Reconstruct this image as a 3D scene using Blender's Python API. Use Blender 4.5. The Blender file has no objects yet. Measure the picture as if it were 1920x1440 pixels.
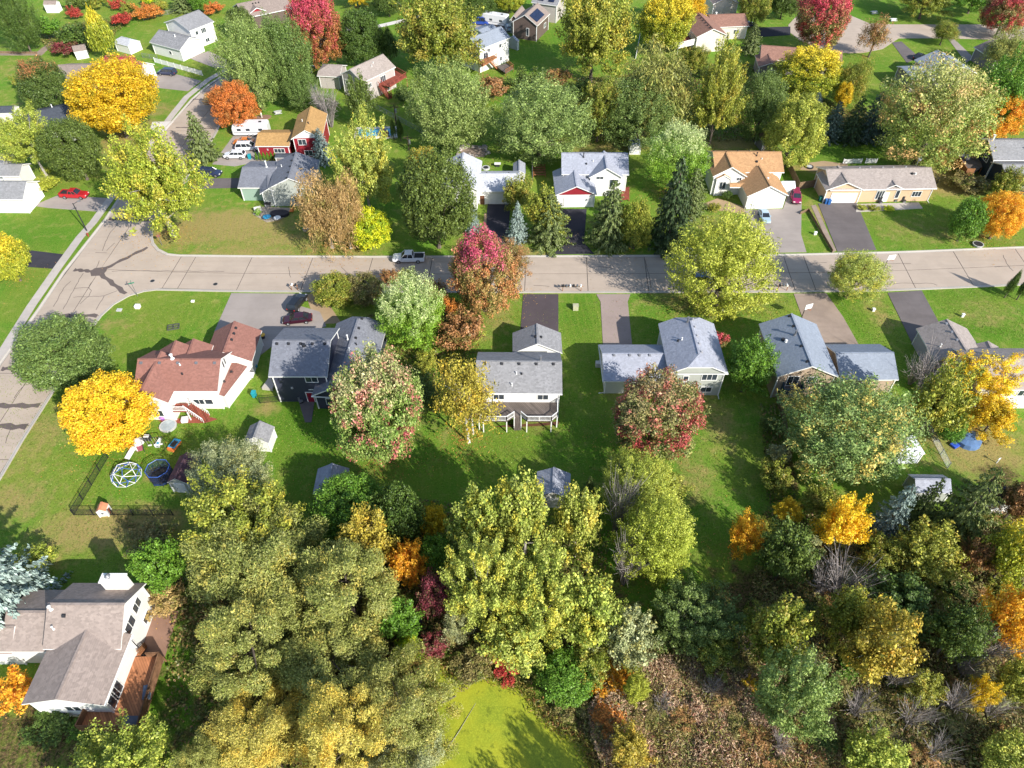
import bpy, bmesh, math, random
import numpy as np
from mathutils import Vector, Matrix, Euler

R = math.radians
rnd = random.Random(7)
scene = bpy.context.scene
col = scene.collection

# ---------------------------------------------------------------- camera, sky, sun, exposure
CAM_H, PITCH, FPX = 80.0, R(46.5), 1333.0
cam_d = bpy.data.cameras.new('camera')
cam_d.sensor_width = 36.0
cam_d.lens = 36.0 * FPX / 1920.0
cam_d.clip_start, cam_d.clip_end = 1.0, 6000.0
cam = bpy.data.objects.new('camera', cam_d)
cam.location = (0, 0, CAM_H)
cam.rotation_euler = (R(90) - PITCH, 0, 0)
col.objects.link(cam)
scene.camera = cam

SUN_DIR = Vector((0.62, -0.69, 0.0)).normalized()
SUN_EL = R(32)
sun_vec = Vector((SUN_DIR.x * math.cos(SUN_EL), SUN_DIR.y * math.cos(SUN_EL), math.sin(SUN_EL)))
world = bpy.data.worlds.new('World')
scene.world = world
world.use_nodes = True
wn = world.node_tree
sky = wn.nodes.new('ShaderNodeTexSky')
sky.sky_type = 'NISHITA'
sky.sun_disc = False
sky.sun_elevation = SUN_EL
sky.sun_rotation = math.atan2(SUN_DIR.x, SUN_DIR.y)
sky.air_density, sky.dust_density = 1.0, 0.6
bg = wn.nodes['Background']
wn.links.new(sky.outputs[0], bg.inputs[0])
bg.inputs[1].default_value = 0.135
sun_d = bpy.data.lights.new('sun', 'SUN')
sun_d.energy = 4.5
sun_d.angle = R(0.5)
sun_d.color = (1.0, 0.955, 0.88)
sun_o = bpy.data.objects.new('sun', sun_d)
sun_o.rotation_euler = sun_vec.to_track_quat('Z', 'Y').to_euler()
col.objects.link(sun_o)
vs = scene.view_settings
vs.view_transform = 'Standard'
vs.look = 'None'
vs.gamma = 1.0
vs.use_curve_mapping = False
vs.exposure = 0.72
scene.cycles.max_bounces = 6
scene.cycles.diffuse_bounces = 3
scene.cycles.glossy_bounces = 2
scene.cycles.transmission_bounces = 4
scene.cycles.transparent_max_bounces = 4

# ---------------------------------------------------------------- site plan helpers
_sp, _cp = math.sin(PITCH), math.cos(PITCH)
def G(px, py, h=0.0):
    """Site plan point at height h from survey coordinates read off the aerial picture."""
    u, v = (px - 960.0) / FPX, -(py - 720.0) / FPX
    dx, dy, dz = u, v * _sp + _cp, v * _cp - _sp
    t = (h - CAM_H) / dz
    return Vector((dx * t, dy * t, h))
def depth_at(p):
    return p.y * _cp + (CAM_H - p.z) * _sp
def height_over(Y, py):
    """height of a point standing at distance Y that shows at survey row py"""
    v = -(py - 720.0) / FPX
    dy, dz = v * _sp + _cp, v * _cp - _sp
    return CAM_H + Y / dy * dz

def lin(c):
    c = c / 255.0
    return c / 12.92 if c <= 0.04045 else ((c + 0.055) / 1.055) ** 2.4
def rgb(r, g, b, k=1.0):
    return (lin(r) * k, lin(g) * k, lin(b) * k, 1.0)

def tag(o, label=None, cat=None, group=None, kind=None):
    if label: o['label'] = label
    if cat: o['category'] = cat
    if group: o['group'] = group
    if kind: o['kind'] = kind
    return o
def empty(name, loc, rz=0.0, label=None, cat=None, group=None):
    o = bpy.data.objects.new(name, None)
    o.location = loc
    o.rotation_euler = (0, 0, rz)
    o.empty_display_size = 0.5
    col.objects.link(o)
    return tag(o, label, cat, group)
def link(name, mesh, parent=None, loc=(0, 0, 0), rot=(0, 0, 0), scale=(1, 1, 1)):
    o = bpy.data.objects.new(name, mesh)
    o.location, o.rotation_euler, o.scale = loc, rot, scale
    if parent is not None: o.parent = parent
    col.objects.link(o)
    return o

class MB:
    """collects simple shapes and links them as ONE mesh object"""
    def __init__(s): s.v, s.f, s.m = [], [], []
    def face(s, pts, m=0):
        n = len(s.v)
        s.v += [tuple(p) for p in pts]
        s.f.append(tuple(range(n, n + len(pts)))); s.m.append(m)
    def box(s, c, size, rz=0.0, m=0, M=None):
        hx, hy, hz = size[0] / 2, size[1] / 2, size[2] / 2
        if M is None: M = Matrix.Translation(Vector(c)) @ Matrix.Rotation(rz, 4, 'Z')
        n = len(s.v)
        for x in (-hx, hx):
            for y in (-hy, hy):
                for z in (-hz, hz):
                    s.v.append(tuple(M @ Vector((x, y, z))))
        for q in ((0, 1, 3, 2), (4, 6, 7, 5), (0, 4, 5, 1), (2, 3, 7, 6), (0, 2, 6, 4), (1, 5, 7, 3)):
            s.f.append(tuple(n + i for i in q)); s.m.append(m)
        return s
    def bar(s, a, b, w, h=None, m=0):
        a, b = Vector(a), Vector(b)
        d = b - a
        if d.length < 1e-6: return s
        q = d.to_track_quat('X', 'Z').to_matrix().to_4x4()
        return s.box(None, (d.length, w, h or w), m=m, M=Matrix.Translation((a + b) / 2) @ q)
    def prism(s, poly, z0, z1, m=0, mt=None):
        n = len(s.v); k = len(poly)
        for z in (z0, z1):
            for p in poly: s.v.append((p[0], p[1], z))
        s.f.append(tuple(n + k + i for i in range(k))); s.m.append(m if mt is None else mt)
        s.f.append(tuple(n + i for i in reversed(range(k)))); s.m.append(m)
        for i in range(k):
            j = (i + 1) % k
            s.f.append((n + i, n + j, n + k + j, n + k + i)); s.m.append(m)
        return s
    def tube(s, pts, rad, n=6, m=0, cap=True):
        rings = []
        pts = [Vector(p) for p in pts]
        for i, p in enumerate(pts):
            d = (pts[min(i + 1, len(pts) - 1)] - pts[max(i - 1, 0)])
            if d.length < 1e-9: d = Vector((0, 0, 1))
            q = d.to_track_quat('Z', 'Y').to_matrix()
            r = rad[i] if hasattr(rad, '__len__') else rad
            b = len(s.v)
            for k in range(n):
                a = 2 * math.pi * k / n
                s.v.append(tuple(p + q @ Vector((math.cos(a) * r, math.sin(a) * r, 0))))
            rings.append(b)
        for i in range(len(rings) - 1):
            a, b = rings[i], rings[i + 1]
            for k in range(n):
                k2 = (k + 1) % n
                s.f.append((a + k, a + k2, b + k2, b + k)); s.m.append(m)
        if cap:
            s.f.append(tuple(rings[0] + k for k in reversed(range(n)))); s.m.append(m)
            s.f.append(tuple(rings[-1] + k for k in range(n))); s.m.append(m)
        return s
    def loft(s, rings, m=0, cap=True):
        base = []
        for rg in rings:
            base.append(len(s.v)); s.v += [tuple(p) for p in rg]
        n = len(rings[0])
        for i in range(len(rings) - 1):
            for k in range(n):
                k2 = (k + 1) % n
                s.f.append((base[i] + k, base[i] + k2, base[i + 1] + k2, base[i + 1] + k)); s.m.append(m)
        if cap:
            s.f.append(tuple(base[0] + k for k in reversed(range(n)))); s.m.append(m)
            s.f.append(tuple(base[-1] + k for k in range(n))); s.m.append(m)
        return s
    def mesh(s, name, mats, origin=None, smooth=False):
        me = bpy.data.meshes.new(name)
        v = s.v
        if origin is not None:
            ox, oy, oz = origin
            v = [(a - ox, b - oy, c - oz) for a, b, c in v]
        me.from_pydata(v, [], s.f)
        for mt in (mats if isinstance(mats, (list, tuple)) else [mats]): me.materials.append(mt)
        if any(s.m): me.polygons.foreach_set('material_index', s.m)
        if smooth: me.polygons.foreach_set('use_smooth', [True] * len(s.f))
        me.update()
        return me
    def build(s, name, mats, parent=None, origin=None, smooth=False, loc=(0, 0, 0), rz=0.0):
        return link(name, s.mesh(name, mats, origin, smooth), parent, loc, (0, 0, rz))

# ---------------------------------------------------------------- materials
class NT:
    def __init__(s, name):
        s.mat = bpy.data.materials.new(name); s.mat.use_nodes = True
        s.t = s.mat.node_tree
        s.b = s.t.nodes['Principled BSDF']
        s.out = s.t.nodes['Material Output']
    def n(s, kind, **kw):
        nd = s.t.nodes.new('ShaderNode' + kind)
        for k, v in kw.items():
            if k.startswith('i_'):
                nd.inputs[k[2:].replace('_', ' ')].default_value = v
            else: setattr(nd, k, v)
        return nd
    def l(s, a, b): s.t.links.new(a, b)
    def mix(s, fac, a, b, mode='MIX'):
        nd = s.t.nodes.new('ShaderNodeMix'); nd.data_type = 'RGBA'; nd.blend_type = mode
        for idx, val in ((0, fac), (6, a), (7, b)):
            if hasattr(val, 'links'): s.l(val, nd.inputs[idx])
            else: nd.inputs[idx].default_value = val
        return nd.outputs[2]
    def math(s, op, a, b=0.0, c=None, clamp=False):
        nd = s.t.nodes.new('ShaderNodeMath'); nd.operation = op; nd.use_clamp = clamp
        for idx, val in ((0, a), (1, b)) + (((2, c),) if c is not None else ()):
            if hasattr(val, 'links'): s.l(val, nd.inputs[idx])
            else: nd.inputs[idx].default_value = val
        return nd.outputs[0]
    def ramp(s, x, lo, hi):
        nd = s.t.nodes.new('ShaderNodeMapRange'); nd.interpolation_type = 'SMOOTHSTEP'
        s.l(x, nd.inputs[0]); nd.inputs[1].default_value = lo; nd.inputs[2].default_value = hi
        return nd.outputs[0]
    def noise(s, vec, scale, detail=3.0, rough=0.55):
        nd = s.n('TexNoise'); nd.inputs['Scale'].default_value = scale
        nd.inputs['Detail'].default_value = detail; nd.inputs['Roughness'].default_value = rough
        if vec is not None: s.l(vec, nd.inputs['Vector'])
        return nd.outputs[0]
    def pos(s): return s.n('NewGeometry').outputs['Position']
    def obj(s): return s.n('TexCoord').outputs['Object']
    def bump(s, h, strength, dist=0.05):
        nd = s.n('Bump'); nd.inputs['Strength'].default_value = strength; nd.inputs['Distance'].default_value = dist
        s.l(h, nd.inputs['Height']); s.l(nd.outputs[0], s.b.inputs['Normal'])
    def base(s, c):
        if hasattr(c, 'links'): s.l(c, s.b.inputs['Base Color'])
        else: s.b.inputs['Base Color'].default_value = c
    def set(s, rough=0.8, spec=0.3, metal=0.0):
        s.b.inputs['Roughness'].default_value = rough
        s.b.inputs['Specular IOR Level'].default_value = spec
        s.b.inputs['Metallic'].default_value = metal

_mats = {}
def cached(fn):
    def g(*a, **k):
        key = (fn.__name__,) + a + tuple(sorted(k.items()))
        if key not in _mats: _mats[key] = fn(*a, **k)
        return _mats[key]
    return g
def dk(c, k): return (c[0] * k, c[1] * k, c[2] * k, 1.0)

@cached
def plain(name, c, rough=0.6, spec=0.3, metal=0.0, var=0.12, scale=1.5):
    m = NT(name); p = m.pos()
    f = m.ramp(m.noise(p, scale, 4), 0.3, 0.7)
    m.base(m.mix(f, dk(c, 1 - var), dk(c, 1 + var))); m.set(rough, spec, metal)
    return m.mat
@cached
def shingle(name, c, var=0.22):
    m = NT(name); p = m.pos()
    big = m.ramp(m.noise(p, 0.35, 3), 0.3, 0.7)
    v = m.n('TexVoronoi'); v.inputs['Scale'].default_value = 3.3
    mp = m.n('Mapping'); m.l(p, mp.inputs[0]); mp.inputs['Scale'].default_value = (1.0, 1.0, 1.9)
    m.l(mp.outputs[0], v.inputs['Vector'])
    sep = m.n('SeparateColor'); m.l(v.outputs['Color'], sep.inputs[0])
    fine = m.noise(p, 9.0, 2)
    c1 = m.mix(sep.outputs[0], dk(c, 1 - var), dk(c, 1 + var))
    c2 = m.mix(m.math('MULTIPLY', big, 0.5), c1, dk(c, 0.84))
    c3 = m.mix(m.math('MULTIPLY', fine, 0.35), c2, dk(c, 1.3))
    sz = m.n('SeparateXYZ'); m.l(p, sz.inputs[0])
    crs = m.math('FRACT', m.math('MULTIPLY', sz.outputs[2], 14.0))
    c4 = m.mix(m.math('MULTIPLY', m.math('LESS_THAN', crs, 0.16), 0.28), c3, dk(c, 0.55))
    m.base(c4); m.set(0.9, 0.2); m.bump(sep.outputs[0], 0.5, 0.03)
    return m.mat
@cached
def siding(name, c, vertical=False):
    m = NT(name); p = m.pos()
    s = m.n('SeparateXYZ'); m.l(p, s.inputs[0])
    fr = m.math('FRACT', m.math('MULTIPLY', s.outputs[2], 5.0))
    n = m.ramp(m.noise(p, 0.7, 4), 0.3, 0.75)
    c1 = m.mix(m.math('MULTIPLY', n, 0.6), c, dk(c, 0.88))
    c2 = m.mix(m.math('MULTIPLY', m.math('GREATER_THAN', fr, 0.86), 0.4), c1, dk(c, 0.55))
    m.base(c2); m.set(0.6, 0.3); m.bump(fr, 0.4, 0.02)
    return m.mat
@cached
def pavement(name, c, var=0.16, stain=0.3, speck=0.2):
    m = NT(name); p = m.pos()
    oi = m.n('ObjectInfo').outputs['Random']
    big = m.ramp(m.noise(p, 0.22, 5, 0.65), 0.32, 0.68)
    mid = m.noise(p, 1.3, 5, 0.7)
    fine = m.noise(p, 14.0, 2)
    a = m.mix(big, dk(c, 1 - var), dk(c, 1 + var * 0.7))
    a = m.mix(m.math('MULTIPLY', m.ramp(mid, 0.55, 0.8), stain), a, dk(c, 0.6))
    a = m.mix(m.math('MULTIPLY', fine, speck), a, dk(c, 1.35))
    mp = m.n('Mapping'); m.l(p, mp.inputs[0]); mp.inputs['Scale'].default_value = (.06, .9, 1)
    a = m.mix(m.math('MULTIPLY', m.ramp(m.noise(mp.outputs[0], 1.0, 3), .5, .68), .2), a, dk(c, 0.72))
    a = m.mix(m.math('MULTIPLY', oi, 0.22), a, dk(c, 0.78))
    m.base(a); m.set(0.92, 0.2); m.bump(fine, 0.25, 0.02)
    return m.mat
@cached
def decking(name, c):
    m = NT(name); p = m.obj()
    s = m.n('SeparateXYZ'); m.l(p, s.inputs[0])
    q = m.math('ADD', m.math('MULTIPLY', s.outputs[0], 3.2), m.math('MULTIPLY', s.outputs[1], 2.4))
    fr = m.math('FRACT', q)
    wn_ = m.n('TexWhiteNoise'); wn_.noise_dimensions = '1D'; m.l(m.math('FLOOR', q), wn_.inputs['W'])
    a = m.mix(wn_.outputs[0], dk(c, 0.75), dk(c, 1.2))
    a = m.mix(m.math('MULTIPLY', m.ramp(m.noise(p, 0.8, 4), 0.4, 0.7), 0.5), a, dk(c, 0.6))
    a = m.mix(m.math('MULTIPLY', m.math('GREATER_THAN', fr, 0.86), 0.7), a, dk(c, 0.3))
    m.base(a); m.set(0.8, 0.2)
    return m.mat
@cached
def carpaint(name, c):
    m = NT(name); m.base(c); m.set(0.32, 0.5)
    m.b.inputs['Coat Weight'].default_value = 0.6; m.b.inputs['Coat Roughness'].default_value = 0.08
    return m.mat
@cached
def glass(name='window_glass', c=(0.035, 0.045, 0.055, 1)):
    m = NT(name); p = m.pos()
    m.base(m.mix(m.noise(p, 1.2, 2), dk(c, 0.5), dk(c, 1.8))); m.set(0.08, 0.6)
    return m.mat
WHITE = rgb(236, 234, 228, 0.92)
M_TRIM = plain('white_trim', rgb(238, 237, 233, 0.92), 0.5, 0.3, var=0.04)
M_DARK = plain('dark_metal', (0.03, 0.03, 0.033, 1), 0.5, 0.4)
M_GREYM = plain('grey_metal', (0.28, 0.28, 0.29, 1), 0.45, 0.5, 0.6)
M_TYRE = plain('rubber', (0.018, 0.018, 0.018, 1), 0.85, 0.2)
M_RIM = plain('wheel_rim', (0.42, 0.42, 0.43, 1), 0.35, 0.5, 0.7)
M_GLASS = glass()
M_CONC = pavement('pale_concrete', rgb(205, 196, 184, 0.75), 0.1, 0.25)
M_BARK = plain('bark', (0.13, 0.105, 0.085, 1), 0.95, 0.1, var=0.35, scale=4.0)
M_PALEBARK = plain('pale_bark', (0.36, 0.33, 0.29, 1), 0.9, 0.1, var=0.3, scale=4.0)
M_TWIG = plain('grey_twig', (0.30, 0.265, 0.25, 1), 0.95, 0.1, var=0.3, scale=2.0)

@cached
def foliage(name, a, b, top=None, topamt=0.0, acc=None, accamt=0.0, k=1.0, trans=0.11, lo=0.45, hi=0.95, spec=0.35):
    """leaves: a/b leaf to leaf, acc in patches, top = leaves that turned first at the crown's top"""
    m = NT(name); k = min(1.05, k * 1.05)
    g = m.n('NewGeometry'); isl = g.outputs['Random Per Island']
    tc = m.n('TexCoord')
    oi = m.n('ObjectInfo').outputs['Random']
    off = m.n('VectorMath'); off.operation = 'ADD'
    cmb = m.n('CombineXYZ'); m.l(m.math('MULTIPLY', oi, 37.0), cmb.inputs[0]); m.l(m.math('MULTIPLY', oi, 19.0), cmb.inputs[1])
    m.l(tc.outputs['Object'], off.inputs[0]); m.l(cmb.outputs[0], off.inputs[1])
    v = off.outputs[0]
    a, b = rgb(*a, k), rgb(*b, k)
    c = m.mix(isl, a, b)
    n1 = m.noise(v, 2.3, 3)
    c = m.mix(m.math('MULTIPLY', m.ramp(n1, 0.42, 0.66), 0.45), c, b)
    if acc:
        f = m.math('MULTIPLY', m.ramp(m.math('ADD', m.noise(v, 2.4, 2), m.math('MULTIPLY', isl, 0.15)), 0.665 - 0.18 * accamt, 0.785 - 0.18 * accamt), 0.9)
        c = m.mix(f, c, rgb(*acc, k))
    if top:
        s = m.n('SeparateXYZ'); m.l(tc.outputs['Generated'], s.inputs[0])
        h = m.math('ADD', s.outputs[2], m.math('MULTIPLY', m.math('SUBTRACT', m.noise(v, 1.5, 2), 0.5), 0.8))
        h = m.math('ADD', h, m.math('MULTIPLY', m.math('SUBTRACT', isl, 0.5), 0.35))
        c = m.mix(m.math('MULTIPLY', m.ramp(h, lo, hi), topamt), c, rgb(*top, k))
    hsv = m.n('HueSaturation'); m.l(c, hsv.inputs['Color'])
    m.l(m.math('MULTIPLY_ADD', oi, 0.014, 0.492), hsv.inputs['Hue'])
    m.l(m.math('MULTIPLY_ADD', m.math('FRACT', m.math('MULTIPLY', isl, 91.0)), 0.85, 0.58), hsv.inputs['Value'])
    c = hsv.outputs[0]
    m.base(c); m.set(0.5, spec)
    tr = m.n('BsdfTranslucent'); m.l(c, tr.inputs[0])
    ms = m.n('MixShader'); ms.inputs[0].default_value = trans
    m.l(m.b.outputs[0], ms.inputs[1]); m.l(tr.outputs[0], ms.inputs[2])
    m.l(ms.outputs[0], m.out.inputs[0])
    return m.mat
# ================================================================ GROUND
def P2(l, h=0.0): return [G(x, y, h) for x, y in l]
xs = np.concatenate([[-4000, -1500, -700, -400], np.arange(-230, 230.1, 1.25), [400, 700, 1500, 4000]])
ys = np.concatenate([[-3000, -900, -200, -60], np.arange(-12, 285.1, 1.25), [340, 450, 700, 1300, 4000]])
X, Y = np.meshgrid(xs, ys)
nx, ny = len(xs), len(ys)
gv = np.stack([X.ravel(), Y.ravel(), np.zeros(nx * ny)], 1)
ii = np.arange(nx * ny).reshape(ny, nx)
gq = np.stack([ii[:-1, :-1].ravel(), ii[:-1, 1:].ravel(), ii[1:, 1:].ravel(), ii[1:, :-1].ravel()], 1)
def np_mesh(name, v, q, mats):
    me = bpy.data.meshes.new(name)
    k = q.shape[1]
    me.vertices.add(len(v)); me.vertices.foreach_set('co', np.ascontiguousarray(v, dtype=np.float32).ravel())
    me.loops.add(q.size); me.loops.foreach_set('vertex_index', np.ascontiguousarray(q, dtype=np.int32).ravel())
    me.polygons.add(len(q)); me.polygons.foreach_set('loop_start', np.arange(0, q.size, k, dtype=np.int32))
    for m in (mats if isinstance(mats, (list, tuple)) else [mats]): me.materials.append(m)
    me.update(calc_edges=True)
    return me
def blobs(lst):
    f = np.zeros(len(gv))
    for px, py, rx, ry, s in lst:
        c = G(px, py)
        d = ((gv[:, 0] - c.x) / rx) ** 2 + ((gv[:, 1] - c.y) / ry) ** 2
        f = np.maximum(f, s * np.exp(-d))
    return f
# worn, dry grass (survey position, extent in metres, amount)
DRY = [(430, 425, 16, 7, .9), (350, 440, 12, 5, .8), (530, 450, 10, 4, .7), (480, 470, 20, 3, .6), (640, 470, 10, 3, .5), (45, 860, 7, 6, .4), (95, 800, 5, 6, .55),
       (20, 940, 7, 4, .65), (190, 990, 9, 3.5, .95), (270, 985, 6, 3, .9), (120, 1010, 6, 4, .6), (60, 700, 3, 6, .7), (290, 890, 1.4, 1.2, 1), (500, 765, 2.2, 1.6, .8),
       (1330, 565, 12, 4, .55), (1250, 560, 6, 2.5, .4), (930, 590, 4, 6, .5), (1640, 575, 3, 4, .5), (1660, 600, 3, 3, .6), (1850, 590, 7, 5, .4), (1770, 440, 14, 4, .4),
       (1690, 430, 8, 6, .35), (1335, 420, 7, 5, .55), (1345, 790, 3.5, 7, .55), (1300, 900, 4, 6, .5), (1835, 845, 8, 6, .85), (1740, 790, 4, 4, .6), (280, 210, 6, 4, .5),
       (240, 290, 6, 8, .7), (265, 330, 7, 3, .6), (215, 270, 4, 6, .8), (255, 235, 7, 3, .9), (300, 205, 4, 4, .6), (1000, 270, 10, 3, .55), (1160, 275, 10, 3, .7), (1110, 285, 8, 3, .6), (1370, 270, 8, 3, .9),
       (1530, 315, 7, 2, .9), (1760, 335, 9, 5, 1), (1790, 350, 9, 4, 1), (1740, 325, 5, 3, .9), (1535, 400, 2, 5, .7), (30, 130, 8, 10, .35), (10, 220, 6, 12, .5), (900, 620, 3, 5, .4),
       (340, 690, 2, 3, .2), (215, 610, 6, 4, .4), (840, 805, 3, 3, .25), (1000, 800, 4, 1.5, .5), (1150, 740, 4, 1, .6), (1255, 305, 3, 1, .3), (735, 195, 2, 1, .6), (960, 470, 6, 3, .7), (1000, 475, 4, 2, .6)]
LIT = [(1300, 1350, 26, 14, 1), (1600, 1350, 26, 14, 1), (1700, 1200, 20, 10, 1), (1500, 1150, 18, 8, 1), (1850, 1250, 20, 14, 1), (1150, 1250, 12, 8, 1), (1830, 1050, 14, 7, .9), (1600, 1050, 14, 6, .8),
       (600, 1250, 20, 16, .9), (480, 1150, 14, 10, .9), (700, 1050, 12, 8, .8), (870, 1130, 12, 10, .9), (1050, 1150, 12, 10, .9), (310, 1090, 3, 5, .9), (240, 985, 2.5, 2, .7),
       (860, 610, 5, 7, .8), (760, 590, 8, 5, .8), (1470, 870, 2.2, 10, .8), (1480, 760, 1.5, 10, .7), (600, 470, 6, 2, .5), (1200, 180, 24, 14, .6), (150, 75, 14, 12, .7), (850, 430, 8, 4, .5), (1080, 200, 16, 10, .6), (1600, 220, 16, 9, .7),
       (60, 1390, 14, 8, .8), (1540, 560, 2, 1.5, .6), (1010, 1000, 12, 8, .6), (620, 1400, 24, 10, .9), (1880, 900, 5, 5, .8)]
LUSH = [(900, 870, 12, 8, .6), (1120, 820, 8, 8, .6), (1340, 690, 6, 6, .6), (1200, 980, 10, 6, .6), (690, 780, 8, 5, .6), (300, 640, 6, 5, .4), (1250, 620, 6, 4, .5), (1650, 430, 8, 5, .4), (60, 450, 10, 5, .5), (560, 800, 8, 8, 1), (630, 850, 6, 4, .8), (1090, 600, 3, 9, .9), (1600, 600, 2.5, 8, .7), (1840, 620, 8, 3, .9), (1600, 285, 16, 3.5, 1), (1520, 280, 6, 3, .8), (1110, 750, 4, 9, .6), (400, 810, 6, 4, .5), (240, 860, 6, 5, .6), (330, 590, 7, 4, .3),
        (360, 1250, 5, 12, 1), (330, 1300, 5, 8, 1), (960, 620, 3, 3, .6), (1330, 670, 4, 5, .6), (620, 410, 3, 3, .3), (1050, 80, 20, 14, .8), (980, 110, 14, 8, .8), (1620, 20, 14, 10, .9), (1780, 60, 22, 10, .8), (1600, 120, 12, 8, .5),
        (720, 30, 18, 12, .5), (320, 195, 6, 3, .5), (350, 170, 5, 4, .4), (100, 400, 14, 6, .4), (60, 570, 8, 10, .3), (700, 290, 4, 6, .5), (1850, 545, 8, 3, .8), (1780, 560, 5, 4, .7), (880, 850, 8, 4, .5), (1250, 960, 6, 4, .3), (360, 220, 10, 8, .3)]
me = np_mesh('ground', gv, gq, [])
a = me.color_attributes.new('turf', 'FLOAT_COLOR', 'POINT')
arr = np.stack([blobs(DRY), blobs(LIT), blobs(LUSH), np.ones(len(gv))], 1).astype(np.float32)
a.data.foreach_set('color', arr.ravel())
m = NT('lawn')
p = m.pos()
at = m.n('VertexColor'); at.layer_name = 'turf'
sp = m.n('SeparateColor'); m.l(at.outputs[0], sp.inputs[0])
n_big = m.noise(p, 0.09, 4, 0.6); n_mid = m.noise(p, 0.55, 5, 0.65); n_fin = m.noise(p, 3.2, 4, 0.7); n_tiny = m.noise(p, 11.0, 3, 0.7)
GRASS, LUSHC, DRYC, LITC = rgb(126, 148, 54, .92), rgb(84, 132, 28, .86), rgb(186, 160, 104, .78), rgb(118, 96, 68, .85)
c = m.mix(m.ramp(n_big, .35, .65), GRASS, rgb(98, 144, 42, .92))
c = m.mix(m.math('MULTIPLY', m.ramp(n_mid, .48, .7), .55), c, rgb(172, 166, 92, .92))
c = m.mix(m.math('MULTIPLY', sp.outputs[2], .85), c, LUSHC)
dryf = m.math('MULTIPLY', m.ramp(m.math('ADD', m.math('MULTIPLY', sp.outputs[0], 1.25), m.math('MULTIPLY', m.math('SUBTRACT', n_mid, .5), 1.5)), .12, .95), .85)
c = m.mix(dryf, c, DRYC)
litf = m.ramp(m.math('ADD', sp.outputs[1], m.math('MULTIPLY', m.math('SUBTRACT', n_mid, .5), 1.3)), .4, .75)
c = m.mix(litf, c, m.mix(m.ramp(n_fin, .4, .62), LITC, rgb(62, 66, 30, .7)))
c = m.mix(m.math('MULTIPLY', m.ramp(n_fin, .5, .68), .62), c, rgb(70, 100, 24, .72))
c = m.mix(m.math('MULTIPLY', m.ramp(m.noise(p, 4.6, 4, .75), .5, .68), .55), c, rgb(172, 172, 90, .85))
sx = m.n('SeparateXYZ'); m.l(p, sx.inputs[0])
st = m.math('SINE', m.math('ADD', m.math('ADD', m.math('MULTIPLY', sx.outputs[0], 5.2), m.math('MULTIPLY', sx.outputs[1], 0.5)), m.math('MULTIPLY', n_big, 9.0)))
c = m.mix(m.math('MULTIPLY', m.math('MULTIPLY', m.ramp(st, .0, 1.0), m.ramp(m.noise(p, .03, 2), .42, .6)), .16), c, rgb(160, 170, 70, .8))
m.base(c); m.set(0.95, 0.1)
m.bump(m.math('ADD', n_tiny, m.math('MULTIPLY', n_fin, 1.2)), 0.9, 0.12)
me.materials.append(m.mat)
tag(link('ground', me), kind='structure')

# ================================================================ ROADS
M_ROADBASE = pavement('road_joint_tar', (0.07, 0.064, 0.06, 1), 0.1, 0.1)
M_SLAB = pavement('road_concrete', rgb(202, 184, 166, 0.74), 0.09, 0.22, 0.22)
M_TAR = pavement('tar_patch', rgb(126, 113, 108, 0.62), 0.15, 0.3)
M_CRACK = plain('crack_tar', (0.09, 0.08, 0.075, 1), 0.8, 0.2)
def ipol(pts, v, axis):
    o = 1 - axis
    pts = sorted(pts, key=lambda q: q[axis])
    for a, b in zip(pts, pts[1:]):
        if v <= b[axis] or b is pts[-1]:
            f = (v - a[axis]) / (b[axis] - a[axis]); return a[o] + (b[o] - a[o]) * f
def area_sheet(name, poly, z0, z1, mat, kind='structure'):
    mb = MB(); mb.prism(poly, z0, z1)
    return tag(mb.build(name, mat), kind=kind)
NC = [(300, 480), (335, 481.5), (480, 483), (700, 484), (960, 483), (1250, 482), (1490, 480), (1570, 478), (1660, 476), (1720, 474), (1920, 466), (2150, 455)]
SC = [(290, 540), (435, 544), (480, 544.5), (960, 546), (1250, 546), (1490, 545), (1647, 543), (1740, 539.5), (1920, 531.5), (2150, 520)]
LE = [(-230, 1000), (-150, 900), (-110, 845), (0, 687), (75, 582), (122, 512), (202, 410), (228, 370), (262, 318), (290, 262), (327, 227), (362, 187), (390, 162), (435, 132), (500, 98)]
RE1 = [(-70, 1000), (0, 890), (37, 827), (92, 740), (162, 625), (186, 592)]
RE2 = [(282, 432), (296, 405), (325, 365), (357, 320), (382, 285), (402, 250), (418, 220), (448, 190), (490, 163), (560, 128)]
CORN_N = [(282, 432), (281, 445), (284, 458), (294, 470), (312, 479), (335, 481.5)]
CORN_S = [(322, 541), (295, 541), (270, 544), (240, 553), (210, 570), (186, 592)]
road = MB()
def quad_inset(pts, g):
    c = sum(pts, Vector()) / len(pts)
    out = []
    n = len(pts)
    sgn = 0
    for i in range(n):
        a, b = pts[i], pts[(i + 1) % n]; sgn += a.x * b.y - a.y * b.x
    sgn = 1 if sgn > 0 else -1
    for i in range(n):
        p0, p1, p2 = pts[i - 1], pts[i], pts[(i + 1) % n]
        d1, d2 = (p1 - p0).normalized(), (p2 - p1).normalized()
        n1, n2 = Vector((-d1.y, d1.x, 0)) * sgn, Vector((-d2.y, d2.x, 0)) * sgn
        bis = n1 + n2
        k = bis.length_squared / 2
        out.append(p1 + bis * (g / max(k, .35)))
    return out
slabs = []
JX = [322, 350, 458, 575, 690, 805, 900, 985, 1101, 1212, 1258, 1378, 1480, 1518, 1612, 1700, 1806, 1925, 2040, 2140]
def joint(x):
    k = (x - 1040) / 1200.0
    xn, xs_ = x - 30 * k, x + 30 * k
    return G(xn, ipol(NC, xn, 0)), G(xs_, ipol(SC, xs_, 0))
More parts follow.
